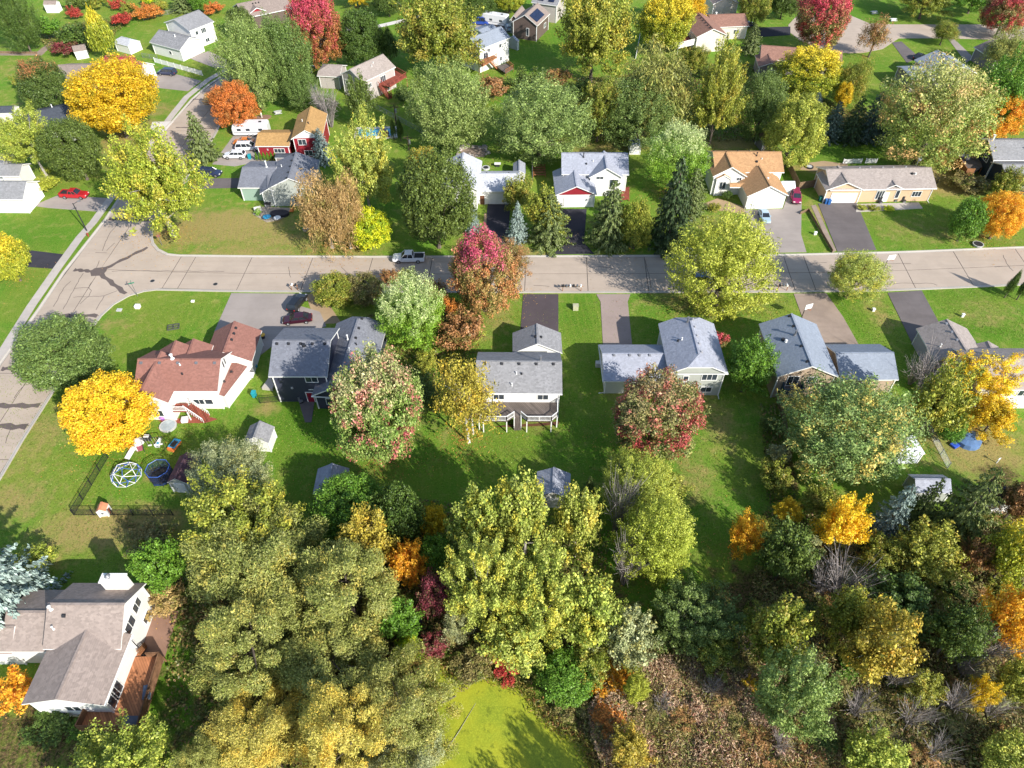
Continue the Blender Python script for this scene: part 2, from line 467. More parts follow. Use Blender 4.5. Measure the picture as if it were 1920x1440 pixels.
for a, b in zip(JX, JX[1:]):
    (n0, s0), (n1, s1) = joint(a), joint(b)
    m0, m1 = n0.lerp(s0, .5), n1.lerp(s1, .5)
    slabs += [[n0, n1, m1, m0], [m0, m1, s1, s0]]
EY1 = [1000, 930, 862, 798, 760, 700, 645, 592]
EY2 = [413, 372, 325, 282, 245, 208, 172, 140]
for EY, RE in ((EY1, RE1), (EY2, RE2)):
    for a, b in zip(EY, EY[1:]):
        l0, l1 = G(ipol(LE, a, 1), a), G(ipol(LE, b, 1), b)
        r0, r1 = G(ipol(RE, a, 1), a), G(ipol(RE, b, 1), b)
        m0, m1 = l0.lerp(r0, .55), l1.lerp(r1, .55)
        slabs += [[l0, l1, m1, m0], [m0, m1, r1, r0]]
n0, s0 = joint(322)
ym = [413, 470, 530, 592]
mid = lambda y: G(ipol(LE, y, 1), y).lerp(G(ipol(RE1 + [(282, 432)], y, 1), y), .55)
slabs.append([G(ipol(LE, y, 1), y) for y in ym] + [mid(y) for y in reversed(ym)])
cm = n0.lerp(s0, .5)
slabs.append([mid(413), G(292, 413)] + P2(CORN_N[:5]) + [n0, cm, mid(505)])
slabs.append([mid(505), cm, s0] + P2(CORN_S[1:]) + [mid(592)])
outline = [G(*q) for q in LE[:-1]] + [G(*q) for q in reversed(RE2)] + P2(CORN_N[1:-1]) + [G(x, y) for x, y in NC[1:]] + [G(x, y) for x, y in reversed(SC[1:])] + P2(CORN_S) + [G(*q) for q in reversed(RE1[:-1])]
road_o = area_sheet('road', outline, -0.2, 0.012, M_ROADBASE)
for i, s in enumerate(slabs):
    q = quad_inset(s, 0.055)
    o = sum(q, Vector()) / len(q)
    mb = MB(); mb.prism([(v.x - o.x, v.y - o.y) for v in q], 0.004, 0.036 + 0.004 * (i % 3))
    mb.build('slab', M_SLAB, road_o, loc=(o.x, o.y, 0))
def patch(poly, z=0.05):
    mb = MB(); mb.prism([tuple(G(x, y)) for x, y in poly], 0.0, z); return mb.build('tar_patch', M_TAR, road_o)
def band(a, b, w, z=0.05):
    a, b = G(*a), G(*b); d = (b - a).normalized(); n = Vector((-d.y, d.x, 0))
    pts = []
    k = 9
    for side in (1, -1):
        rr = range(k) if side == 1 else reversed(range(k))
        for i in rr:
            q = a.lerp(b, i / (k - 1)) + n * side * w * (.5 + .22 * math.sin(i * 2.1 + side + a.x))
            pts.append((q.x, q.y))
    mb = MB(); mb.prism(pts, 0.0, z); mb.build('tar_patch', M_TAR, road_o)
patch([(169, 509), (178, 503), (196, 501), (201, 503), (200, 508), (192, 517), (171, 518)], .052)
band((139, 506), (172, 509), .8); band((197, 504), (277, 464), .75); band((190, 515), (236, 551), .8)
band((118, 592), (183, 592), .8); band((204, 411), (285, 413), .8); band((-20, 761), (74, 761), .85); band((-40, 798), (50, 801), 1.0)
band((3, 692), (42, 689), .8); band((292, 299), (365, 303), .5); band((362, 186), (440, 190), .4); band((330, 239), (398, 241), .4)
ck = MB()
def crack(pts, w=.075):
    q = [G(x, y, .052) for x, y in pts]
    d = []
    for a, b in zip(q, q[1:]):
        k = max(2, int((b - a).length / .8))
        d += [a.lerp(b, i / k) + Vector((rnd.uniform(-.1, .1), rnd.uniform(-.1, .1), 0)) for i in range(k)]
    d.append(q[-1])
    for a, b in zip(d, d[1:]): ck.bar(a, b, w, .012)
for c_ in ([(222, 418), (208, 435), (196, 458), (192, 470)], [(178, 473), (200, 474)], [(216, 455), (200, 470)], [(156, 512), (140, 540), (118, 580)], [(172, 530), (166, 540), (171, 545), (166, 555), (150, 570)],
           [(141, 541), (166, 539)], [(137, 557), (195, 555), (220, 545)], [(195, 555), (180, 581)], [(132, 527), (120, 540), (100, 575)], [(186, 488), (180, 503)], [(210, 509), (235, 507), (420, 509)],
           [(1673, 533), (1690, 531), (1745, 531), (1757, 535)], [(1662, 494), (1708, 494)], [(1865, 501), (1890, 499)], [(1000, 535), (1030, 537)], [(1880, 478), (1890, 498), (1900, 508)], [(25, 747), (45, 722), (60, 700)], [(10, 830), (22, 800)],
           [(760, 520), (800, 540)], [(640, 500), (660, 520)], [(1210, 488), (1216, 513), (1221, 540)], [(1120, 500), (1150, 503)], [(540, 500), (545, 520)], [(1520, 495), (1550, 492)], [(330, 330), (345, 300)], [(345, 310), (372, 270)]): crack(c_)
tag(ck.build('tar_cracks', M_CRACK, road_o), kind='stuff')

def curb(pts, side, name='curb', w=0.55):
    q = [G(x, y) for x, y in pts]
    prof = [(0.0, 0.0), (0.0, .045), (.2, .05), (.34, .13), (w, .14), (w, 0.0)]
    rings = []
    for i, p_ in enumerate(q):
        d = (q[min(i + 1, len(q) - 1)] - q[max(0, i - 1)]).normalized()
        n = Vector((-d.y, d.x, 0)) * side
        rings.append([p_ + n * a + Vector((0, 0, b)) for a, b in prof])
    mb = MB(); mb.loft(rings)
    return tag(mb.build(name, M_CONC), kind='structure')
curb(LE, 1); curb(RE1 + [(CORN_S[4])] + [CORN_S[3], CORN_S[2], CORN_S[1]] + SC[1:], -1)
curb(list(reversed(RE2)) + CORN_N[1:-1] + NC[1:], 1)
# sidewalk along the left street
SW = [(-150, 838), (-60, 735), (8, 655), (60, 572), (110, 500), (150, 445), (175, 417), (215, 362), (240, 330), (270, 288), (297, 251), (322, 217), (350, 182), (390, 150), (432, 126), (480, 104)]
sw = [G(*q) for q in SW]
swb = MB()
walk_pts = []
for a, b in zip(sw, sw[1:]):
    k = max(1, round((b - a).length / 1.55))
    walk_pts += [a.lerp(b, i / k) for i in range(k)]
walk_pts.append(sw[-1])
sec = []
for i, p_ in enumerate(walk_pts):
    d = (walk_pts[min(i + 1, len(walk_pts) - 1)] - walk_pts[max(0, i - 1)]).normalized()
    n = Vector((-d.y, d.x, 0)) * .8
    sec.append((p_ + n, p_ - n))
for (a, b), (c_, d) in zip(sec, sec[1:]): swb.face([q + Vector((0, 0, .015)) for q in (a, b, d, c_)])
walk = tag(swb.build('sidewalk', M_ROADBASE), kind='structure')
M_WALK = pavement('walk_concrete', rgb(206, 196, 186, 0.74), 0.12, 0.25)
for i, ((a, b), (c_, d)) in enumerate(zip(sec, sec[1:])):
    if (a.y < 40): continue
    q = quad_inset([a, b, d, c_], .02); o = sum(q, Vector()) / 4
    mb = MB(); mb.prism([(v.x - o.x, v.y - o.y) for v in q], .0, .06 + .004 * (i % 4)); mb.build('slab', M_WALK, walk, loc=(o.x, o.y, 0))

# ---------------------------------------------------------------- driveways, patios, paths, beds
A_GREY, A_DARK, A_BLACK = rgb(186, 174, 165, .68), rgb(136, 127, 125, .60), rgb(84, 82, 90, .52)
M_AG = pavement('grey_asphalt', A_GREY, .12, .3, .2); M_AD = pavement('worn_dark_asphalt', A_DARK, .18, .35, .25); M_AB = pavement('black_asphalt', A_BLACK, .18, .3, .2)
M_PINK = pavement('pinkish_concrete', rgb(186, 166, 156, .68), .08, .3, .2)
M_GRAV = pavement('gravel', rgb(176, 156, 140, .68), .22, .4, .5); M_SAND = pavement('bare_sand', rgb(196, 168, 132, .7), .16, .3, .3)
M_MULCH = pavement('bark_mulch', rgb(120, 84, 62, .7), .3, .5, .5); M_WHITEC = pavement('new_concrete', rgb(226, 220, 212, .85), .05, .1, .1)
M_BRICKP = pavement('paver_patio', rgb(168, 132, 112, .66), .2, .45, .4)
def drive(poly, mat, z=.05, name='driveway'): return area_sheet(name, [tuple(G(x, y))[:2] for x, y in poly], -.05, z, mat)
drive([(434, 550), (566, 551), (556, 572), (600, 585), (612, 612), (520, 642), (486, 668), (436, 640), (402, 622)], M_AG, .06)
drive([(573, 551), (604, 551), (640, 606), (592, 608)], M_SAND, .055, 'path')
drive([(981, 552), (1047, 552), (1047, 630), (975, 630)], pavement('driveway_charcoal', rgb(112, 100, 103, .55), .14, .3, .2), .06)
drive([(1118, 552), (1182, 552), (1177, 566), (1186, 655), (1131, 655), (1126, 566)], M_PINK, .06)
drive([(1488, 551), (1549, 550), (1581, 595), (1613, 652), (1530, 652), (1506, 600)], M_GRAV, .06)
drive([(1664, 549), (1728, 545), (1764, 612), (1768, 640), (1712, 648)], M_AD, .06)
drive([(1440, 474), (1512, 473), (1502, 440), (1503, 378), (1478, 362), (1468, 392), (1396, 394), (1412, 440)], M_AG, .06)
drive([(1570, 472), (1643, 469), (1606, 380), (1534, 382)], M_AD, .06)
drive([(1036, 477), (1114, 476), (1095, 455), (1100, 392), (1050, 392), (1062, 455)], M_AB, .06)
drive([(905, 477), (952, 477), (957, 378), (915, 378)], M_AB, .06)
drive([(362, 340), (375, 335), (470, 334), (470, 352), (358, 354)], M_AD, .05)
drive([(62, 386), (110, 366), (205, 372), (186, 397), (90, 390)], M_AG, .055)
drive([(36, 468), (60, 470), (118, 477), (100, 504), (44, 500)], M_AB, .055)
drive([(262, 160), (290, 138), (332, 140), (378, 152), (352, 171), (278, 163)], M_AG, .06)
drive([(352, 108), (392, 96), (425, 112), (425, 128), (405, 128), (372, 116)], M_AG, .06)
drive([(398, 308), (425, 272), (452, 235), (500, 236), (500, 300), (440, 312)], M_AG, .05)
drive([(281, 243), (286, 229), (326, 228), (308, 248)], M_WHITEC, .075, 'path')
drive([(1478, 47), (1492, 32), (1540, 29), (1592, 28), (1630, 44), (1680, 46), (1760, 46), (1930, 46), (1930, 76), (1850, 74), (1775, 72), (1685, 72), (1655, 92), (1620, 99), (1590, 100), (1540, 93), (1500, 76), (1480, 60)], M_SLAB, .05, 'cul_de_sac')
drive([(1672, 80), (1690, 78), (1724, 108), (1700, 118)], M_AD, .056); drive([(1775, 70), (1790, 74), (1825, 108), (1812, 118)], M_AG, .056)
drive([(1415, 52), (1482, 50), (1482, 66), (1418, 70)], M_AB, .056); drive([(870, 36), (960, 40), (960, 62), (870, 55)], M_AG, .05)
drive([(1605, 398), (1730, 391), (1722, 380), (1606, 383)], M_CONC, .066, 'patio'); drive([(1318, 383), (1345, 372), (1396, 388), (1398, 402), (1330, 392)], M_SAND, .055, 'path')
drive([(474, 402), (482, 388), (545, 390), (541, 402), (524, 413), (500, 417)], pavement('round_patio', rgb(190, 176, 160, .68), .15, .3, .4), .07, 'patio')
drive([(272, 1150), (335, 1146), (306, 1244), (258, 1240)], M_BRICKP, .07, 'patio')
drive([(296, 789), (385, 780), (408, 786), (386, 793), (310, 794)], pavement('red_patio', rgb(176, 98, 78, .62), .25, .4, .4), .06, 'patio')
drive([(960, 796), (1000, 795), (1050, 790), (1046, 797), (962, 801), (925, 800)], M_MULCH, .05, 'flower_bed')
drive([(1500, 318), (1512, 306), (1545, 302), (1590, 308), (1588, 318), (1540, 322)], M_SAND, .05, 'sand_patch')
drive([(860, 280), (885, 272), (915, 275), (908, 294), (870, 296)], M_GRAV, .05, 'rock_garden')
drive([(560, 752), (590, 752), (584, 792), (572, 792)], M_AD, .05, 'path'); drive([(1521, 386), (1529, 384), (1568, 470), (1560, 474)], M_GRAV, .05, 'flower_bed')
drive([(0, 96), (70, 97), (98, 76), (104, 80), (78, 104), (0, 104)], M_GRAV, .05, 'path'); drive([(905, 462), (912, 462), (912, 400), (908, 400)], M_SAND, .07, 'path')
drive([(630, 55), (655, 50), (702, 48), (792, 28), (792, 33), (706, 53), (632, 62)], M_WHITEC, .05, 'path')
drive([(1200, 248), (1240, 235), (1243, 238), (1204, 253)], M_GRAV, .05, 'path')
# ---------------------------------------------------------------- pond under duckweed
m = NT('duckweed'); p = m.pos()
c = m.mix(m.ramp(m.noise(p, .25, 4), .35, .65), rgb(168, 170, 40, .84), rgb(146, 160, 40, .80))
c = m.mix(m.math('MULTIPLY', m.ramp(m.noise(p, 7.0, 3, .7), .45, .65), .45), c, rgb(196, 204, 60, .85))
c = m.mix(m.math('MULTIPLY', m.ramp(m.noise(p, .9, 6, .75), .54, .66), .7), c, rgb(118, 134, 34, .62))
m.base(c); m.set(.6, .35); m.bump(m.noise(p, 9.0, 2), .3, .03)
_pts = [G(x, y) for x, y in ((778, 1225), (800, 1236), (850, 1255), (930, 1268), (985, 1300), (1040, 1360), (1090, 1400), (1130, 1460), (1150, 1520), (760, 1520), (790, 1420), (812, 1330), (800, 1270))]
_rp = random.Random(4); _sh = []
for _a, _b in zip(_pts, _pts[1:] + _pts[:1]):
    _n = max(2, int((_b - _a).length / .45)); _d = (_b - _a).normalized(); _nn = Vector((-_d.y, _d.x, 0))
    _sh += [tuple(_a.lerp(_b, i / _n) + _nn * (_rp.uniform(-.28, .28) + .35 * math.sin((_a.x + i * .45) * 1.1)))[:2] for i in range(_n)]
area_sheet('pond', _sh, -.3, .04, m.mat)
# ================================================================ HOUSES
_mesh = {}
def win_mesh(w, h, n):
    key = ('win', round(w, 2), round(h, 2), n)
    if key not in _mesh:
        f = MB(); t = .09
        f.box((0, .03, h / 2 + t / 2), (w + 2 * t, .1, t)); f.box((0, .03, -h / 2 - t / 2), (w + 2 * t, .12, t))
        for s in (-1, 1): f.box((s * (w + t) / 2, .03, 0), (t, .098, h))
        for i in range(1, n): f.box((-w / 2 + w * i / n, .03, 0), (.06, .08, h))
        g = MB(); g.box((0, .012, 0), (w, .05, h))
        _mesh[key] = (f.mesh('window', M_TRIM), g.mesh('pane', M_GLASS))
    return _mesh[key]
def garage_mesh(w, h, mat):
    key = ('gar', round(w, 2), round(h, 2), mat.name)
    if key not in _mesh:
        g = MB(); k = 4
        for i in range(k):
            z = -h / 2 + (i + .5) * h / k
            g.box((0, .03, z), (w, .05, h / k - .03))
            for j in range(8):
                g.box((-w / 2 + (j + .5) * w / 8, .06, z), (w / 8 - .14, .03, h / k - .2))
        g.box((0, .015, 0), (w, .03, h)); 
        for s in (-1, 1): g.box((s * (w / 2 + .06), .05, .0), (.12, .08, h))
        g.box((0, .05, h / 2 + .06), (w + .24, .08, .12))
        _mesh[key] = g.mesh('garage_door', mat)
    return _mesh[key]
def vent_mesh(mat):
    key = ('vent', mat.name)
    if key not in _mesh:
        g = MB(); g.box((0, 0, .02), (.42, .42, .03)); g.box((0, 0, .08), (.2, .2, .12)); g.prism([(math.cos(a) * .18, math.sin(a) * .18) for a in np.linspace(0, 2 * math.pi, 9)[:-1]], .13, .2)
        _mesh[key] = g.mesh('roof_vent', mat)
    return _mesh[key]
def pipe_mesh(mat, h, r):
    key = ('pipe', mat.name, h, r)
    if key not in _mesh:
        g = MB(); g.tube([(0, 0, -.15), (0, 0, h)], r, 8); g.tube([(0, 0, h), (0, 0, h + .06)], r * 1.7, 8); g.prism([(math.cos(a) * r * 2, math.sin(a) * r * 2) for a in np.linspace(0, 2 * math.pi, 9)[:-1]], -.02, .05)
        _mesh[key] = g.mesh('vent_pipe', mat)
    return _mesh[key]

class House:
    def __init__(s, label, roof, wall, at, cat='house', name='house', group=None, trim=None):
        s.o = G(*at); s.o.z = 0
        s.root = empty(name, s.o, 0, label, cat, group)
        s.roof, s.wall, s.trim = roof, wall, trim or M_TRIM
    def loc(s, p): return Vector(p) - s.o
    def add(s, mb, name, mats, parent=None, smooth=False):
        return mb.build(name, mats, parent or s.root, origin=s.o, smooth=smooth)
    def block(s, A, B, C, he, rise, ridge='ab', hip=(0, 0), over=.42, wall=None, roof=None, back=0.0, z0=0.0, depth=None, nowall=False, t=.2):
        a, b = G(A[0], A[1], he), G(B[0], B[1], he)
        ex = (b - a).normalized()
        ey = Vector((-ex.y, ex.x, 0))
        if depth is None:
            c = G(C[0], C[1], he)
            W = (c - b).dot(ey)
            if W < 0: ey, W = -ey, -W
        else:
            W = depth
            if ey.y < 0: ey = -ey
        L = (b - a).length
        if back: a = a - ey * back; W += back
        blk = Block(s, a, ex, ey, L, W, he, rise, ridge, hip, over, z0, t)
        blk.make(wall or s.wall, roof or s.roof, nowall)
        return blk

class Block:
    def __init__(k, h, a, ex, ey, L, W, he, rise, ridge, hip, over, z0, t):
        k.h, k.a, k.ex, k.ey, k.L, k.W, k.he, k.rise, k.ridge, k.hip, k.over, k.z0, k.t = h, a, ex, ey, L, W, he, rise, ridge, hip, over, z0, t
        if ridge == 'ab': k.r, k.s, k.Lr, k.Ls = ex, ey, L, W
        else: k.r, k.s, k.Lr, k.Ls = ey, ex, W, L
    def P(k, r, s, z): 
        q = k.a + k.r * r + k.s * s; q.z = k.he + z; return q
    def outline(k):
        Ls, Lr, H, (c0, c1) = k.Ls, k.Lr, k.rise, k.hip
        S = lambda f: (f * Ls / 2, Ls - f * Ls / 2, f * H)
        a0, b0, z0 = S(1 - c0); a1, b1, z1 = S(1 - c1)
        r0, r1 = c0 * Ls / 2, Lr - c1 * Ls / 2
        return dict(E00=(0, 0, 0), E01=(0, Ls, 0), E10=(Lr, 0, 0), E11=(Lr, Ls, 0), P0=(0, a0, z0), Q0=(0, b0, z0), P1=(Lr, a1, z1), Q1=(Lr, b1, z1), R0=(r0, Ls / 2, H), R1=(r1, Ls / 2, H))
    def make(k, wall, roof, nowall):
        o = k.outline()
        def clean(l):
            out = []
            for n_ in l:
                q = o[n_]
                if not out or (Vector(q) - Vector(out[-1])).length > 1e-4: out.append(q)
            if (Vector(out[0]) - Vector(out[-1])).length < 1e-4: out.pop()
            return out
        faces = [clean(l) for l in (('E00', 'P0', 'R0', 'R1', 'P1', 'E10'), ('E11', 'Q1', 'R1', 'R0', 'Q0', 'E01'))]
        if k.hip[0] > 0: faces.append(clean(('Q0', 'R0', 'P0')))
        if k.hip[1] > 0: faces.append(clean(('P1', 'R1', 'Q1')))
        loop = clean(('E00', 'P0', 'R0' if k.hip[0] == 0 else 'P0', 'Q0', 'E01', 'E11', 'Q1', 'R1' if k.hip[1] == 0 else 'Q1', 'P1', 'E10'))
        mb = MB()
        for f in faces:
            mb.face([k.P(*q) for q in f], 0)
            mb.face([k.P(q[0], q[1], q[2] - k.t) for q in reversed(f)], 1)
        for i in range(len(loop)):
            p, q = loop[i], loop[(i + 1) % len(loop)]
            mb.face([k.P(*p), k.P(*q), k.P(q[0], q[1], q[2] - k.t), k.P(p[0], p[1], p[2] - k.t)], 1)
        k.roof_o = k.h.add(mb, 'roof', [roof, k.h.trim])
        # ridge cap
        cap = MB(); ra, rb = k.P(*o['R0']), k.P(*o['R1'])
        if (rb - ra).length > .3:
            cap.bar(ra + Vector((0, 0, .0)), rb + Vector((0, 0, .0)), .3, .05); k.h.add(cap, 'ridge_cap', roof, k.roof_o)
        if nowall: return
        ov = k.over; sl = k.rise / (k.Ls / 2)
        zt = lambda s_: k.rise * min(s_, k.Ls - s_) / (k.Ls / 2) - k.t + .06
        mw = MB()
        sects = []
        for e, rr in ((0, ov), (1, k.Lr - ov)):
            c = k.hip[e]
            zl = (1 - c) * k.rise + ov * sl - k.t + .06 if c > 0 else 1e9
            ss = sorted(set([ov, min(k.Ls / 2, (1 - c) * k.Ls / 2 + ov) if c > 0 else k.Ls / 2, max(k.Ls / 2, k.Ls - ((1 - c) * k.Ls / 2 + ov)) if c > 0 else k.Ls / 2, k.Ls - ov]))
            pts = [k.P(rr, s_, min(zt(s_), zl)) for s_ in ss]
            lo = [k.P(rr, k.Ls - ov, 0), k.P(rr, ov, 0)]
            for q in lo: q.z = k.z0 - .05
            sects.append((pts, lo))
            mw.face(pts + lo)
        (p0, l0), (p1, l1) = sects
        mw.face([p0[0], p1[0], l1[1], l0[1]]); mw.face([p0[-1], p1[-1], l1[0], l0[0]])
        k.wall_o = k.h.add(mw, 'wall', wall)
        # corner trim boards
        for pt, lo in ((p0[0], l0[1]), (p1[0], l1[1]), (p0[-1], l0[0]), (p1[-1], l1[0])):
            ct = MB(); ct.box(((pt.x + lo.x) / 2, (pt.y + lo.y) / 2, (pt.z + lo.z) / 2 - .04), (.16, .16, pt.z - lo.z - .1), math.atan2(k.ex.y, k.ex.x))
            k.h.add(ct, 'corner_trim', k.h.trim)
    def wallpt(k, side, u, z, out=0.0):
        ov = k.over
        if side in ('front', 'back'):
            x = ov + u * (k.L - 2 * ov); y = k.W - ov if side == 'front' else ov
            n = k.ey if side == 'front' else -k.ey
        else:
            y = ov + u * (k.W - 2 * ov); x = ov if side == 'left' else k.L - ov
            n = -k.ex if side == 'left' else k.ex
        p_ = k.a + k.ex * x + k.ey * y + n * out; p_.z = z
        return p_, n
    def put(k, name, mesh, side, u, z, parent=None):
        p_, n = k.wallpt(side, u, z)
        return link(name, mesh, parent or k.h.root, k.h.loc(p_), (0, 0, math.atan2(n.y, n.x) - math.pi / 2))
    def window(k, side, u, z, w=1.5, h=1.1, n=2):
        fm, gm = win_mesh(w, h, n)
        o = k.put('window', fm, side, u, z)
        link('pane', gm, o)
    def garage(k, side, u, w=4.9, h=2.15, mat=None):
        k.put('garage_door', garage_mesh(w, h, mat or M_TRIM), side, u, h / 2 + .03)
    def door(k, side, u, mat, z=0.0, w=.95, h=2.05):
        key = ('door', mat.name, w)
        if key not in _mesh:
            g = MB(); g.box((0, .04, 0), (w, .06, h)); f = MB()
            for s in (-1, 1): f.box((s * (w / 2 + .06), .05, 0), (.12, .1, h))
            f.box((0, .05, h / 2 + .06), (w + .24, .1, .12))
            hd = MB(); hd.box((w * .38, .1, -.05), (.05, .06, .16))
            _mesh[key] = (g.mesh('door', mat), f.mesh('door_frame', M_TRIM), hd.mesh('handle', M_GREYM))
        d = k.put('door', _mesh[key][0], side, u, z + h / 2)
        link('door_frame', _mesh[key][1], d); link('handle', _mesh[key][2], d)
    def roofpt(k, u, v):
        s_ = v * k.Ls
        return k.P(u * k.Lr, s_, k.rise * min(s_, k.Ls - s_) / (k.Ls / 2)), (k.rise / (k.Ls / 2)) * (1 if s_ < k.Ls / 2 else -1)
    def vents(k, us, v, mat=None):
        for u in us:
            p_, sl = k.roofpt(u, v)
            q = Matrix((k.r, k.s * 1.0, Vector((0, 0, 1)))).transposed()
            rot = (q @ Matrix.Rotation(math.atan(sl), 3, 'X')) if q.determinant() > 0 else (Matrix((-k.r, k.s, Vector((0, 0, 1)))).transposed() @ Matrix.Rotation(math.atan(sl), 3, 'X'))
            link('roof_vent', vent_mesh(mat or M_DARK), k.roof_o, k.h.loc(p_), rot.to_euler())
    def pipe(k, u, v, h=.5, r=.06, mat=None):
        p_, _ = k.roofpt(u, v)
        link('vent_pipe', pipe_mesh(mat or M_TRIM, h, r), k.roof_o, k.h.loc(p_))
    def gutter(k, side):
        p0, n = k.wallpt(side, 0, k.he - .1, k.over + .06); p1, _ = k.wallpt(side, 1, k.he - .1, k.over + .06)
        d = (p1 - p0).normalized() * k.over
        mb = MB(); mb.bar(p0 - d, p1 + d, .12, .12)
        q, n = k.wallpt(side, 1, 0, .06)
        mb.bar(Vector((q.x, q.y, k.he - .3)), Vector((q.x, q.y, .15)), .09, .07); mb.bar(Vector((q.x, q.y, .15)), q + n * .8 + Vector((0, 0, .06)), .09, .07)
        k.h.add(mb, 'gutter', k.h.trim)

def railing(mb, pts, z, h=.95, closed=False, step=1.6, bal=True, m=0):
    pts = [Vector((p.x, p.y, z)) for p in pts]
    up = Vector((0, 0, 1))
    for a, b in zip(pts, pts[1:]):
        mb.bar(a + up * h, b + up * h, .12, .06, m); mb.bar(a + up * .12, b + up * .12, .06, .06, m)
        n = max(1, round((b - a).length / step))
        for i in range(n + 1): q = a.lerp(b, i / n); mb.box((q.x, q.y, z + h / 2), (.1, .1, h), m=m)
        if bal:
            n = max(1, round((b - a).length / .18))
            for i in range(1, n): q = a.lerp(b, i / n); mb.box((q.x, q.y, z + h / 2), (.04, .04, h - .1), m=m)
def deck(h, poly, z, rail, floor_m, rail_m, solid=False, bal=True):
    """poly and rail edges are survey positions read at deck height z"""
    pts = [G(x, y, z) for x, y in poly]
    mb = MB(); mb.prism([(p.x, p.y) for p in pts], z - .22, z)
    d = h.add(mb, 'deck', floor_m)
    pm = MB()
    for p in pts: pm.box((p.x, p.y, (z - .22) / 2), (.14, .14, z - .22))
    h.add(pm, 'deck_post', rail_m, d)
    rm = MB()
    for seg in rail:
        q = [G(x, y, z) for x, y in seg]
        railing(rm, q, z + .005, bal=bal)
        if solid:
            for a, b in zip(q, q[1:]):
                n = (b - a).normalized(); n = Vector((-n.y, n.x, 0)) * .07
                rm.face([a + n + Vector((0, 0, -.6)), b + n + Vector((0, 0, -.6)), b + n + Vector((0, 0, .9)), a + n + Vector((0, 0, .9))])
                rm.face([a - n + Vector((0, 0, -.6)), b - n + Vector((0, 0, -.6)), b - n + Vector((0, 0, .9)), a - n + Vector((0, 0, .9))])
    if rm.f: h.add(rm, 'railing', rail_m, d)
    return d
def stairs(h, top, bot, z, w, tread_m, rail_m, z1=0.0):
    a = G(top[0], top[1], z); b = G(bot[0], bot[1], z1)
    d = b - a; dh = Vector((d.x, d.y, 0)).normalized(); s = Vector((-dh.y, dh.x, 0))
    n = max(3, round((z - z1) / .19))
    st = MB()
    for i in range(n):
        q = a.lerp(b, (i + .6) / n); q.z = z - (i + 1) * (z - z1) / (n + 0.5)
        st.box((q.x, q.y, q.z), (.3, w, .05), math.atan2(dh.y, dh.x))
    for k in (-1, 1): st.bar(a + s * k * w / 2 - Vector((0, 0, .2)), b + s * k * w / 2, .06, .28)
    o = h.add(st, 'stairs', tread_m)
    rm = MB()
    for k in (-1, 1):
        p0, p1 = a + s * k * w / 2, b + s * k * w / 2
        rm.bar(p0 + Vector((0, 0, .95)), p1 + Vector((0, 0, .9)), .1, .07)
        for i in range(9): q = p0.lerp(p1, i / 8); rm.box((q.x, q.y, q.z + .45), (.06, .06, .95))
    h.add(rm, 'railing', rail_m, o)

S_BROWN = shingle('red_brown_shingles', rgb(152, 108, 96, .86)); S_SLATE = shingle('slate_shingles', rgb(132, 134, 142, .80)); S_GREY = shingle('grey_shingles', rgb(158, 157, 158, .72), .25)
S_LIGHT = shingle('pale_grey_shingles', rgb(172, 175, 186, .78)); S_BLUE = shingle('blue_grey_shingles', rgb(150, 158, 170, .82), .14); S_TAUPE = shingle('taupe_shingles', rgb(164, 148, 138, .72))
S_ROSE = shingle('rosy_taupe_shingles', rgb(170, 154, 144, .74)); S_WHITE = shingle('whitish_shingles', rgb(208, 210, 216, .74)); S_ORANGE = shingle('orange_tan_shingles', rgb(204, 160, 116, .70))
S_OCHRE = shingle('ochre_shingles', rgb(202, 160, 104, .70)); S_TAN = shingle('tan_grey_shingles', rgb(172, 160, 152, .80)); S_PINKB = shingle('pinkish_brown_shingles', rgb(166, 126, 110, .72)); S_DARK = shingle('charcoal_shingles', rgb(92, 98, 108, .62))
S_MAROON = shingle('maroon_shingles', rgb(122, 92, 98, .6))
W_WHITE = siding('white_siding', rgb(240, 238, 232, .9)); W_NAVY = siding('slate_blue_siding', rgb(84, 88, 108, .55)); W_CREAM = siding('cream_siding', rgb(228, 226, 212, .82)); W_SAGE = siding('pale_sage_siding', rgb(196, 200, 190, .75))
W_TANW = siding('tan_siding', rgb(206, 182, 158, .75)); W_RED = siding('red_siding', rgb(172, 50, 62, .7)); W_GREYW = siding('grey_siding', rgb(160, 150, 148, .7)); W_BROWN = siding('brown_siding', rgb(128, 110, 102, .62))
W_PEACH = siding('peach_siding', rgb(226, 194, 158, .8)); W_DKBLUE = siding('dark_blue_siding', rgb(62, 78, 96, .5)); W_PALE = siding('pale_beige_siding', rgb(234, 224, 208, .84)); W_DUN = siding('beige_siding', rgb(206, 196, 190, .75))
D_CEDAR = decking('cedar_boards', rgb(196, 132, 92, .8)); D_RED = decking('red_stained_boards', rgb(176, 96, 78, .66)); D_GREY = decking('grey_brown_boards', rgb(140, 128, 120, .6)); D_BROWN = decking('weathered_boards', rgb(146, 110, 82, .6))
M_CEDAR = plain('cedar_timber', rgb(176, 124, 84, .66), .8, .2, var=.25); M_REDW = plain('red_stained_timber', rgb(184, 98, 84, .66), .8, .2, var=.2); M_BLUEW = plain('blue_painted_timber', rgb(88, 108, 128, .6), .7, .2)
M_REDDOOR = plain('red_door_paint', rgb(170, 30, 60, .7), .5, .4); M_BROWNDOOR = plain('brown_door_paint', rgb(120, 80, 60, .7), .5, .4); M_GREYBOX = plain('grey_box_paint', (.5, .5, .48, 1), .6)

